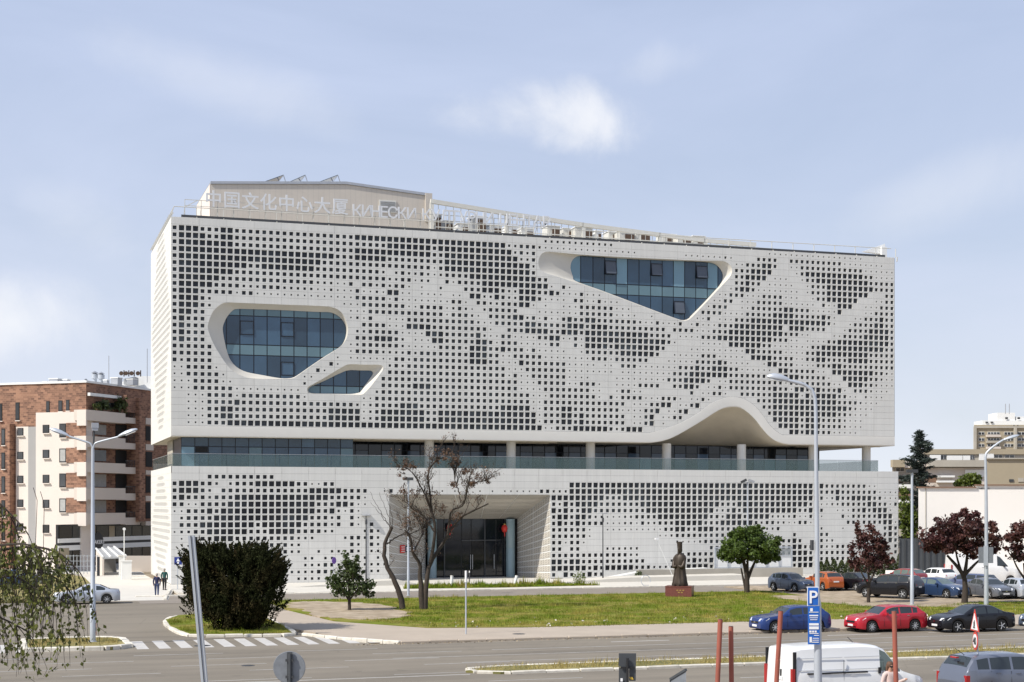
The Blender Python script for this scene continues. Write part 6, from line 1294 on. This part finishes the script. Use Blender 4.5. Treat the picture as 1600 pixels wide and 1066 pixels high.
m = MB(); m.bar((k0.x, -2.6, kz), (k1.x, -2.6, kz), .12); m.bar((k0.x, -2.6, .95), (k1.x, -2.6, .95), .08); m.bar((k0.x, -2.6, 2.05), (k1.x, -2.6, 2.05), .07); m.build('top_rail', 'galvanised', ks)
for k in range(nk):
    x0, x1 = k0.x + (k1.x - k0.x) * k / nk + .09, k0.x + (k1.x - k0.x) * (k + 1) / nk - .09
    MB().lo_hi((x0, -2.58, 1.0), (x1, -2.56, 2.0)).build('white_panel', 'white_paint', ks); MB().lo_hi((x0, -2.58, 2.1), (x1, -2.56, kz - .1)).build('glass_pane', 'kiosk_glass', ks)
m = MB(); m.lo_hi((k0.x - 8, -3.0, .05), (k1.x + 1, -2.72, .9)); m.build('plinth', 'concrete_old', ks)
fd = thing('flood_light', 'slender pale spotlight pole leaning towards the facade behind the statue', 'spotlight', at_ground(1053, 905, .05)); a = at_plane(1026, 842, -4.5); b0 = Vector(fd.location); m = MB(); m.tube([b0, b0.lerp(a, .5), a], .03, 6); m.build('pole', 'white_paint', fd); m = MB(); m.box(a, (.32, .2, .16)); m.build('lamp_head', 'sign_white', fd)
hl = thing('hoarding', 'long low white hoarding strip along the back of the car park', 'hoarding', at_depth(1425, 893, 139)); a, b_ = at_depth(1384, 893, 140), at_depth(1640, 895, 136)
m = MB(); a.z = b_.z = .05; m.extrude([a, b_, b_ + UPV * .9, a + UPV * .9], FWD * .12); m.build('board', 'wall_white', hl, fix=True)

# ================================================================ statue
b0 = at_ground(1062, 932.5, .1); D = (b0 - Vector(CAM)).dot(FWD)
pd = thing('statue_pedestal', 'low red granite pedestal with faint gilt lettering on the lawn', 'pedestal', b0, -rad(32)); m = MB(); m.box((0, 0, .38), (1.95, 1.5, .76)); m.build('block', 'granite_red', pd, local=True); m = MB(); m.box((0, 0, .79), (2.0, 1.55, .05)); m.build('top_slab', 'granite_red', pd, local=True)
for k in range(2):
    for j in range(3 - k): MB().box((-.1 + j * .22 - .11 * (2 - k) + .25, -.76, .52 - k * .16), (.14, .012, .08)).build('gilt_lettering', 'gilt', pd, local=True)
st = thing('statue', 'bronze statue of a robed figure in a tall hat on the red pedestal', 'statue', b0 + UPV * .815, -rad(50))
st.scale = (.88, .88, 1)
prof = [(0, .66, .56), (.10, .68, .58), (.28, .64, .54), (.6, .57, .48), (1.0, .47, .40), (1.4, .46, .38), (1.75, .50, .37), (2.05, .55, .36), (2.25, .50, .33), (2.36, .34, .25), (2.42, .17, .17), (2.47, .15, .16), (2.55, .19, .21), (2.68, .205, .23), (2.80, .20, .225), (2.86, .21, .23), (3.10, .22, .23), (3.26, .25, .25), (3.29, .24, .24), (3.295, .05, .05)]
rows = []; nseg = 48
for z, rx, ry in prof:
    row = []
    for k in range(nseg):
        a = 2 * math.pi * k / nseg; fold = 1.0
        if z < 2.2: fold += (.075 * math.sin(a * 9 + z * 1.7) + .05 * math.sin(a * 5 - z * 2.6)) * min(1, (2.3 - z) / 1.2)
        cx = .06 * math.sin(z * .9) ; lean = -.05 * z * .3
        if 1.3 < z < 2.1 and abs(a - 4.7) < .8: fold += .22 * math.cos((a - 4.7) * 1.9) * math.sin((z - 1.3) / .8 * math.pi)    # hands folded in front
        if 2.5 < z < 2.85 and abs(a - 4.712) < .4: fold += .22 * math.cos((a - 4.712) * 3.9) * (1 - abs(z - 2.66) / .25 * .6)       # face and beard
        row.append((rx * fold * math.cos(a) + cx, ry * fold * math.sin(a) + lean, z))
    rows.append(row)
m = MB(); m.grid(rows, close=True); m.add(rows[0], [tuple(range(nseg))[::-1]]); m.build('figure', 'bronze', st, smooth=50, local=True, fix=True)
for sx in (-1, 1):
    m = MB(); P = [Vector((sx * .40, -.05, 2.15)), Vector((sx * .47, -.12, 1.75)), Vector((sx * .38, -.34, 1.42)), Vector((sx * .10, -.42, 1.5))]; m.tube(resample(catmull(P, 5, False), 12, False), [.13, .15, .16, .16, .16, .17, .17, .16, .15, .13, .11, .09], 10); m.build('sleeve', 'bronze', st, smooth=60, local=True)
    m = MB(); m.box((sx * .22, -.55, .06), (.18, .42, .13)); m.build('shoe', 'bronze', st, local=True)
m = MB(); m.tube([(.0, -.24, 2.55), (.0, -.30, 2.3), (.0, -.33, 2.05)], [.09, .08, .03], 8); m.build('beard', 'bronze', st, smooth=60, local=True)

# ================================================================ cars
TOPS = {
 'hatch': [(0, .40), (.015, .52), (.05, .585), (.14, .635), (.27, .675), (.30, .69), (.42, .93), (.50, .985), (.62, 1.0), (.76, .985), (.87, .94), (.93, .78), (.985, .66), (1, .50)],
 'sedan': [(0, .40), (.012, .50), (.05, .58), (.16, .65), (.27, .69), (.29, .70), (.43, .94), (.50, .99), (.60, 1.0), (.70, .97), (.86, .74), (.92, .715), (.985, .69), (1, .52)],
 'coupe': [(0, .42), (.012, .50), (.05, .57), (.16, .65), (.29, .69), (.31, .70), (.45, .94), (.52, .99), (.60, 1.0), (.70, .96), (.85, .745), (.93, .73), (.985, .71), (1, .52)],
 'suv': [(0, .44), (.012, .56), (.05, .62), (.14, .66), (.25, .69), (.27, .70), (.38, .94), (.45, .985), (.60, 1.0), (.80, .985), (.91, .95), (.955, .80), (.99, .66), (1, .50)],
 'mpv': [(0, .40), (.012, .50), (.05, .58), (.12, .64), (.20, .70), (.22, .72), (.38, .95), (.46, .99), (.60, 1.0), (.80, .985), (.90, .95), (.95, .80), (.985, .62), (1, .48)],
 'van': [(0, .36), (.012, .44), (.05, .49), (.13, .54), (.17, .57), (.19, .59), (.31, .92), (.36, .975), (.46, 1.0), (.75, 1.0), (.93, .985), (.985, .96), (.995, .6), (1, .42)]}
GLASS = {  # windscreen x-range, side window ranges, rear window x-range
 'hatch': ((.30, .42), [(.40, .575), (.595, .76), (.775, .84)], (.87, .945)), 'sedan': ((.29, .43), [(.41, .585), (.605, .75), (.765, .81)], (.70, .86)), 'coupe': ((.31, .45), [(.43, .62), (.635, .77)], (.70, .85)),
 'suv': ((.27, .38), [(.37, .54), (.56, .72), (.74, .88)], (.91, .965)), 'mpv': ((.22, .38), [(.30, .37), (.385, .56), (.58, .76), (.775, .88)], (.90, .955)), 'van': ((.19, .31), [(.205, .355)], None)}
def lerpP(P, x):
    for (a, b), (c, d) in zip(P, P[1:]):
        if x <= c: return b + (d - b) * (x - a) / (c - a)
    return P[-1][1]
CARLIB = {}
def car(name, label, style, px, py, head, paintm, L_=4.2, Wd=1.76, H=1.46, z=0.0, D=None, cat='car', group=None, glass='car_glass', wheel_r=.33, plate=True, trim=None, rimst=5):
    """heading head in degrees in the world; the local car points to +X, nose at +L/2"""
    p0 = at_ground(px, py, z) if D is None else Vector((at_depth(px, py, D).x, at_depth(px, py, D).y, z))
    t = thing(name, label, cat, p0, rad(head), group)
    top = TOPS[style]; ws, sw, rw = GLASS[style]; hw = Wd / 2
    wf, wr = .185, .80
    if style == 'van': wf, wr = .165, .80
    if style in ('sedan', 'coupe'): wf, wr = .19, .795
    sill = .19 if style not in ('suv', 'van') else .26
    R_ = wheel_r + .055
    fr = {0, 1}; fr |= {x for x, _ in top}; fr |= {k / 34 for k in range(35)}
    for w in (wf, wr): fr |= {w + R_ / L_ * math.cos(a) for a in np.linspace(0, math.pi, 13)}
    for a, b in sw: fr |= {a, b}
    if rw: fr |= set(rw)
    fr |= set(ws); st = sorted(fr); st = [s_ for i, s_ in enumerate(st) if i == 0 or s_ - st[i - 1] > .0025]
    belt0 = {'van': .565, 'suv': .665, 'mpv': .66}.get(style, .645)
    def belt(x): return H * (belt0 + .055 * max(0, min(1, (x - .25) / .6)))
    rows = []
    for x in st:
        zt = lerpP(top, x) * H; e0 = min(1, x / .11); e1 = min(1, (1 - x) / .09)
        w = hw * (1 - .24 * (1 - e0) ** 2.2 - (.16 if style != 'van' else .04) * (1 - e1) ** 2.2); zl = sill + .07 * (1 - e0) ** 2 + .09 * (1 - e1) ** 2
        for wc in (wf, wr):
            dx = abs(x - wc) * L_
            if dx < R_: zl = max(zl, wheel_r + math.sqrt(R_ * R_ - dx * dx))
        zb = min(belt(x), zt - .035); zb = max(zb, zl + .05); tum = (zt - zb) * (.30 if style not in ('van',) else .10)
        re = zt - min(.07, (zt - zb) * .35)
        zm = zl + (zb - zl) * .45; X = L_ / 2 - x * L_
        rows.append([(w * .955, zl), (w * .985, zl + (zb - zl) * .12), (w, zm), (w * .985, zl + (zb - zl) * .85), (w * .955, zb), (w * .945 - tum * .12, zb + (re - zb) * .06), (w * .945 - tum * .92, re - (re - zb) * .04), (w * .945 - tum, re), (w * .93 - tum - min(.10, w * .12), zt - .012), (w * .45, zt + .006), (0, zt + .012)]); rows[-1] = [(X, a, b) for a, b in rows[-1]]
    body, wsm, swm, rwm = MB(), MB(), MB(), MB(); nc = 11
    full = [[(x, -y, z_) for x, y, z_ in r] + [(x, y, z_) for x, y, z_ in r[::-1][1:]] for r in rows]; nf = len(full[0])
    def sub(target, inv=.0):
        return target
    vid = [v for r in full for v in r]; body.v = vid; 
    for i in range(len(st) - 1):
        xm = (st[i] + st[i + 1]) / 2
        for j in range(nf - 1):
            k = min(j, nf - 2 - j); q = (i * nf + j, i * nf + j + 1, (i + 1) * nf + j + 1, (i + 1) * nf + j); tgt = None
            if k == 5 and any(a < xm < b for a, b in sw): tgt = swm
            elif k in (8, 9) and ws[0] < xm < ws[1]: tgt = wsm
            elif rw and k in (8, 9) and rw[0] < xm < rw[1]: tgt = rwm
            if tgt is None: body.f.append(q); body.m.append(0)
            else: tgt.add([vid[a] for a in q], [(0, 1, 2, 3)])
    body.f.append(tuple(range(nf))); body.m.append(0); o_ = (len(st) - 1) * nf; body.f.append(tuple(o_ + k for k in range(nf))[::-1]); body.m.append(0)
    B = body.build('body', paintm, t, smooth=38, local=True)
    for mb_, nm in ((wsm, 'windscreen'), (swm, 'side_windows'), (rwm, 'rear_window')):
        if not mb_.v: continue
        if nm == 'side_windows':      # one pane per opening and side
            for s_ in (-1, 1):
                for a, b in sw:
                    g = MB()
                    for f in range(len(mb_.f)):
                        q = [mb_.v[i] for i in mb_.f[f]]; xm = (L_ / 2 - sum(v[0] for v in q) / 4) / L_
                        if a < xm < b and q[0][1] * s_ > 0: g.add(q, [(0, 1, 2, 3)])
                    if g.v: g.build('side_window', glass, t, local=True)
        else: mb_.build(nm, glass, t, local=True)
    ub = MB(); ub.box((0, 0, sill + .22), (L_ * .93, Wd * .80, .36)); ub.build('underbody', 'black_plastic', t, local=True)
    # wheels: each with tyre and rim
    key = (wheel_r, rimst)
    if key not in CARLIB:
        a = MB(); a.lathe([(wheel_r * .62, -.10), (wheel_r * .93, -.105), (wheel_r, -.07), (wheel_r, .07), (wheel_r * .93, .105), (wheel_r * .62, .10)], 24, axis='Y'); ty = a.mesh('tyre', 'tyre', smooth=40)
        a = MB(); a.lathe([(wheel_r * .66, .02), (wheel_r * .66, .1), (wheel_r * .60, .1), (wheel_r * .58, .045)], 24, axis='Y')
        for k in range(rimst):
            an = 2 * math.pi * k / rimst; d = Vector((math.cos(an), 0, math.sin(an))); a.bar(d * .03 + Vector((0, .085, 0)), d * wheel_r * .62 + Vector((0, .085, 0)), .05 if rimst > 5 else .075, .03)
        a.lathe([(.055, .06), (.055, .105)], 10, axis='Y'); rm = a.mesh('rim', 'rim'); CARLIB[key] = (ty, rm)
    ty, rm = CARLIB[key]
    for wc in (wf, wr):
        for s_ in (-1, 1):
            X = L_ / 2 - wc * L_; w_ = bpy.data.objects.new('wheel', ty); COL.objects.link(w_); w_.parent = t; w_.location = (X, s_ * (hw - .12), wheel_r); 
            w_.rotation_euler = (0, 0, 0 if s_ > 0 else math.pi); r_ = bpy.data.objects.new('rim', rm); COL.objects.link(r_); r_.parent = w_
    def zt(x): return lerpP(top, x) * H
    for s_ in (-1, 1):
        y = s_ * hw
        hl_z = H * (.465 if style != 'van' else .36); a = MB(); a.extrude([(L_ / 2 - .03, y * .48, hl_z - .03), (L_ / 2 - .30, y * .90, hl_z + .0), (L_ / 2 - .50, y * .945, hl_z + .13), (L_ / 2 - .12, y * .52, hl_z + .10)], (.055, s_ * .045, .02)); a.build('headlight', 'headlamp', t, local=True, fix=True)
        tz = H * (.60 if style not in ('van', 'mpv') else .52)
        if style == 'van': a = MB(); a.box((-L_ / 2 + .02, y * .93, H * .52), (.10, .13, .62))
        elif style == 'mpv': a = MB(); a.box((-L_ / 2 + .12, y * .88, H * .50), (.14, .14, .40))
        else: a = MB(); a.extrude([(-L_ / 2 + .02, y * .50, tz - .07), (-L_ / 2 + .20, y * .925, tz - .05), (-L_ / 2 + .30, y * .925, tz + .07), (-L_ / 2 + .06, y * .55, tz + .06)], (-.03, s_ * .03, 0))
        a.build('taillight', 'taillamp', t, local=True, fix=True)
        mx = L_ / 2 - (ws[0] + .075) * L_; a = MB(); zb = belt(ws[0] + .1) + .06; a.box((mx, y + s_ * .10, zb), (.12, .20, .14)); a.bar((mx, y * .95, zb - .03), (mx, y + s_ * .05, zb - .02), .04); a.build('mirror', paintm if style not in ('van', 'mpv') else 'black_plastic', t, local=True)
        for hx in ([.52, .70] if style not in ('coupe', 'van') else [.56]):
            a = MB(); a.box((L_ / 2 - hx * L_, y * .99, belt(hx) - .09), (.17, .03, .03)); a.build('door_handle', 'chrome' if trim else paintm, t, local=True)
        for dx in ([.355, .585, .765] if style not in ('van', 'coupe') else [.36, .63]):
            if style == 'van': continue
            a = MB(); zz = [(L_ / 2 - dx * L_, y * 1.001, sill + .14), (L_ / 2 - dx * L_, y * 1.003, H * .40), (L_ / 2 - dx * L_, y * .965, belt(dx) - .02)]; a.bar(zz[0], zz[1], .012); a.bar(zz[1], zz[2], .012); a.build('door_seam', 'black_plastic', t, local=True)
        if trim:
            a = MB(); xs_ = np.linspace(sw[0][0], sw[-1][1], 9)
            for q in range(8):
                f = lambda x: (L_ / 2 - x * L_, y * .955 - s_ * min(.27, (zt(x) - belt(x)) * .26), zt(x) - .075 - .0)
                a.bar(f(xs_[q]), f(xs_[q + 1]), .022)
            a.build('window_trim', 'chrome', t, local=True)
    # nose and tail details
    gz = H * (.40 if style != 'van' else .30); a = MB(); a.box((L_ / 2 - .03, 0, gz), (.07, hw * .9, .11)); a.build('grille', 'black_plastic', t, local=True); a = MB(); a.box((L_ / 2 - .045, 0, sill + .11), (.09, hw * 1.25, .13)); a.build('air_intake', 'black_plastic', t, local=True)
    a = MB(); a.box((-L_ / 2 + .05, 0, sill + .10), (.10, hw * 1.35, .14)); a.build('rear_skirt', 'black_plastic', t, local=True); a = MB(); a.box((L_ / 2 - .005, 0, gz + .012), (.03, .16, .07)); a.build('nose_badge', 'chrome', t, local=True)
    if plate:
        a = MB(); a.box((L_ / 2 + .01, 0, sill + .21), (.015, .50, .11)); a.build('licence_plate', 'plate_white', t, local=True); a = MB(); a.box((-L_ / 2 - .008, 0, H * (.50 if style != 'mpv' else .36)), (.015, .50, .11)); a.build('licence_plate', 'plate_white', t, local=True)
    return t
KP = 'cars parked along the kerb'; CP = 'cars in the gravel car park'
car('parked_car', 'blue hatchback parked at the kerb behind the parking sign', 'hatch', 1234, 987, 181, 'paint_blue', 4.32, 1.77, 1.44, group=KP, rimst=7)
car('parked_car', 'red hatchback with chrome window line parked between the blue and black cars', 'hatch', 1383.5, 986, 181, 'paint_red', 4.42, 1.8, 1.45, group=KP, trim=True, rimst=9)
car('parked_car', 'black sedan with pale headlights parked at the kerb behind the red edged signs', 'sedan', 1517, 986, 181, 'paint_black', 4.68, 1.82, 1.46, group=KP, rimst=5)
car('parked_car', 'silver car cut off by the right picture edge at the kerb', 'sedan', 1656, 984, 181, 'paint_slate', 4.5, 1.8, 1.45, group=KP)
car('moving_car', 'light silver coupe turning in the side street at the left', 'coupe', 136, 943, 178, 'paint_silver', 4.5, 1.76, 1.38, group=None, rimst=7)
car('parked_car', 'dark car half hidden by the birch leaves at the far left', 'sedan', 22, 917, 160, 'paint_navy', 4.4, 1.76, 1.45, z=.25)
car('parked_car', 'small slate blue hatchback facing the viewer right of the round tree', 'hatch', 1236, 924, -74, 'paint_slate', 3.85, 1.68, 1.5, z=.06, group=CP)
car('parked_car', 'orange hatchback seen from behind beside the tall street lamp', 'hatch', 1287, 922, 92, 'paint_orange', 3.8, 1.66, 1.52, z=.06, group=CP)
car('parked_car', 'black sedan seen from behind between the orange car and the off-roader', 'sedan', 1331, 922, 104, 'paint_black', 4.5, 1.76, 1.46, z=.06, group=CP)
car('parked_car', 'large black off-roader behind the left plum tree', 'suv', 1391, 934, 122, 'paint_black', 4.75, 1.93, 1.76, z=.06, group=CP, wheel_r=.37, trim=True)
car('parked_car', 'dark red car mostly hidden behind the black off-roader', 'hatch', 1411, 915, 110, 'paint_maroon', 4.1, 1.7, 1.48, z=.06, group=CP, glass='car_glass_light')
car('parked_car', 'dark blue sedan facing the viewer right of the black off-roader', 'sedan', 1466, 933, -72, 'paint_navy', 4.6, 1.8, 1.47, z=.06, group=CP, glass='car_glass_light')
car('parked_car', 'white hatchback seen from behind above the dark blue sedan', 'hatch', 1461, 914, 98, 'paint_white', 4.0, 1.7, 1.5, z=.06, group=CP)
car('parked_car', 'violet blue estate car behind the trunk of the wide plum tree', 'suv', 1513, 926, 118, 'paint_plum', 4.5, 1.78, 1.52, z=.06, group=CP)
car('parked_car', 'graphite sedan facing the viewer between plum tree trunk and curved lamp mast', 'sedan', 1545, 934, -92, 'paint_graphite', 4.5, 1.8, 1.46, z=.06, group=CP)
car('parked_car', 'silver hatchback seen from behind at the right edge of the gravel car park', 'hatch', 1588, 934, 84, 'paint_silver', 4.2, 1.78, 1.5, z=.06, group=CP)
# white box van behind
car('delivery_van', 'white delivery van with a dark windscreen behind the parked cars at the right', 'van', 1536, 912, -16, 'paint_white', 6.2, 2.1, 2.65, z=.06, cat='van', wheel_r=.36)
# foreground white van
v = car('delivery_van', 'white panel van in the foreground behind the rusty pipe posts', 'van', 1322, 1120, 0, 'paint_white', 4.85, 1.90, 2.07, z=.45, D=49.5, cat='van', wheel_r=.33, glass='car_glass_light')
Lv, hv, Hv = 4.85, .95, 2.02
def vb(name, mat_, c, d, par=None): m = MB(); m.box(c, d); return m.build(name, mat_, par or v, local=True)
vb('side_moulding', 'black_plastic', (-.85, -hv - .004, 1.22), (2.15, .03, .05)); vb('door_gap', 'sign_back_dark', (-.62, -hv + .024, 1.25), (.007, .03, .72)); vb('door_gap', 'sign_back_dark', (.80, -hv + .024, 1.2), (.007, .03, .62))
vb('door_handle', 'black_plastic', (.66, -hv - .0, 1.25), (.09, .04, .2)); vb('door_handle', 'black_plastic', (.95, -hv - .0, 1.25), (.09, .04, .2)); vb('rear_corner', 'black_plastic', (-2.36, -hv + .035, 1.36), (.10, .06, 1.1)); vb('rear_corner', 'black_plastic', (-2.36, hv - .035, 1.36), (.10, .06, 1.1))
vb('roof_aerial_base', 'black_plastic', (.25, 0, 2.05), (.12, .08, .05)); m = MB(); m.tube([(.25, 0, 2.07), (.05, 0, 2.25)], .012, 5); m.build('aerial', 'black_plastic', v, local=True); vb('rear_door_gap', 'black_plastic', (-2.415, 0, 1.25), (.02, .014, 1.3)); vb('rear_handle', 'black_plastic', (-2.42, -.12, 1.2), (.03, .06, .22))
for x0, x1 in ((-2.2, -.66), (-.58, .72)):
    for z_ in (1.32, 1.70): vb('pressed_line', 'paint_silver', ((x0 + x1) / 2, -hv + (.030 if z_ < 1.5 else .062), z_), (x1 - x0, .02, .014))
g = car('people_carrier', 'grey people carrier cut off at the bottom right in the foreground', 'mpv', 1570, 1115, 0, 'paint_grey', 4.2, 1.74, 1.68, z=.45, D=50.5, cat='car', glass='car_glass')
m = MB(); m.tube([(-1.55, .0, 1.62), (-1.9, .0, 1.85)], .010, 5); m.build('aerial', 'black_plastic', g, local=True); m = MB(); m.box((-1.93, 0, 1.565), (.10, .34, .045)); m.build('brake_light', 'taillamp', g, local=True)
m = MB(); m.box((-2.0, 0, .93), (.03, .13, .10)); m.build('rear_badge', 'chrome', g, local=True)

# ================================================================ people
def skin_body(t, joints, edges, mat_, name='body', sub=2):
    me = bpy.data.meshes.new(name); me.from_pydata([j[0] for j in joints], edges, []); o = bpy.data.objects.new(name, me); COL.objects.link(o)
    sk = o.modifiers.new('skin', 'SKIN'); sk.use_smooth_shade = True
    for i, j in enumerate(joints): r = j[1]; me.skin_vertices[0].data[i].radius = r if isinstance(r, tuple) else (r, r)
    me.skin_vertices[0].data[0].use_root = True; sv = o.modifiers.new('sub', 'SUBSURF'); sv.levels = sub; sv.render_levels = sub; me.materials.append(MATS[mat_]); o.parent = t; WLOC[o] = WLOC[t]; return o
def person(name, label, p, rz, top, trousers, hair, stride=.16, arm=(0, 0), group=None, dz=0.0, h=1.74):
    t = thing(name, label, 'person', p, rz, group); s = h / 1.74; S = lambda *a: tuple(q * s for q in a)
    J = [((0, 0, .94), (.125, .10)), ((0, .01, 1.12), (.12, .09)), ((0, 0, 1.32), (.15, .105)), ((0, 0, 1.44), (.08, .07)), ((0, -.01, 1.50), (.052, .055)), ((0, -.02, 1.60), (.075, .092)), ((0, -.02, 1.70), (.06, .075)),
         ((.10, 0, .90), .09), ((.10, -stride * .5, .49), .062), ((.10, -stride * .6, .09), .042), ((.11, -stride * .6 - .13, .03), (.038, .03)),
         ((-.10, 0, .90), .09), ((-.10, stride * .35, .49), .062), ((-.10, stride, .10), .042), ((-.11, stride - .12, .035), (.038, .03)),
         ((.19, 0, 1.40), .058), ((.25, .03, 1.12), .046), ((.24, -.05 - arm[0], .88 + arm[0]), .034), ((.23, -.09 - arm[0], .78 + arm[0] * 1.2), (.02, .042)),
         ((-.19, 0, 1.40), .058), ((-.25, .03, 1.12), .046), ((-.24, -.05 - arm[1], .88 + arm[1]), .034), ((-.23, -.09 - arm[1], .78 + arm[1] * 1.2), (.02, .042))]
    J = [(S(*a), tuple(np.array(b) * s) if isinstance(b, tuple) else b * s) for a, b in J]
    E_ = [(0, 1), (1, 2), (2, 3), (3, 4), (4, 5), (5, 6), (0, 7), (7, 8), (8, 9), (9, 10), (0, 11), (11, 12), (12, 13), (13, 14), (3, 15), (15, 16), (16, 17), (17, 18), (3, 19), (19, 20), (20, 21), (21, 22)]
    skin_body(t, J, E_, 'skin')
    jk = [((0, 0, .88), (.165, .13)), ((0, .01, 1.12), (.15, .12)), ((0, 0, 1.32), (.17, .125)), ((0, 0, 1.45), (.085, .08)), J[15], J[16], J[17], J[19], J[20], J[21]]
    jk = [(S(*a) if i < 4 else a, tuple(np.array(b) * s * (1 if i < 4 else 1.0)) if isinstance(b, tuple) else b * 1.30) for i, (a, b) in enumerate(jk)]
    skin_body(t, jk, [(0, 1), (1, 2), (2, 3), (3, 4), (4, 5), (5, 6), (3, 7), (7, 8), (8, 9)], top, 'jacket')
    tr = [((0, 0, .95), (.14, .115)), J[7], J[8], J[9], J[11], J[12], J[13]]; tr = [(S(*a) if i == 0 else a, tuple(np.array(b) * s) if isinstance(b, tuple) else b * 1.28) for i, (a, b) in enumerate(tr)]
    skin_body(t, tr, [(0, 1), (1, 2), (2, 3), (0, 4), (4, 5), (5, 6)], trousers, 'trousers')
    m = MB(); m.lathe([(.02, 1.765), (.07, 1.75), (.095, 1.70), (.100, 1.64), (.085, 1.58), (.05, 1.555)], 14); m.v = [(a * s, (b * 1.12 + .025) * s, c * s) for a, b, c in m.v]; m.build('hair', hair, t, smooth=60, local=True)
    for sx in (1, -1):
        sh_ = J[10] if sx > 0 else J[14]; m = MB(); m.box((sh_[0][0], sh_[0][1] + .04, .045), (.10, .27, .09)); m.build('shoe', 'black_plastic', t, local=True)
    m = MB(); m.box((0, -.115 * s, 1.60 * s), (.03, .03, .05)); m.build('nose', 'skin', t, local=True); return t
person('person', 'person in a dark blue jacket walking away, left of the pair', at_ground(245, 932, .02), math.radians(172), 'cloth_navy', 'cloth_jeans', 'hair_grey', group='people walking by the building')
person('person', 'person in a dark green coat walking away, right of the pair', at_ground(257, 922, .02), math.radians(165), 'cloth_green', 'cloth_black', 'hair_grey', group='people walking by the building')
q = at_depth(1391, 1120, 44.0); q.z = .45
wq = person('person', 'woman with brown hair and sunglasses in a pale top with one hand raised', (q.x, q.y, .0), 0, 'cloth_pink', 'cloth_jeans', 'hair_brown', 0.03, (.42, 0.1), h=1.72)
wq.location.z = at_depth(1391, 1035, 44.0).z - 1.72; WLOC[wq] = Vector(wq.location)
mb = MB(); mb.box((0, -.115, 1.605), (.15, .035, .045)); mb.build('sunglasses', 'black_plastic', wq, local=True)
mb = MB(); mb.lathe([(.11, 1.40), (.115, 1.50), (.11, 1.62), (.04, 1.70)], 14); mb.v = [(a, max(b, -.015) + .03, c) for a, b, c in mb.v]; mb.build('long_hair', 'hair_brown', wq, smooth=60, local=True)
stp = thing('raised_step', 'raised concrete kerb the woman stands on at the bottom edge', 'step', (wq.location.x, wq.location.y, .45)); MB().box((0, 0, (wq.location.z - .45) / 2), (2.4, 1.0, max(.05, wq.location.z - .45))).build('step', 'concrete_old', stp, local=True)
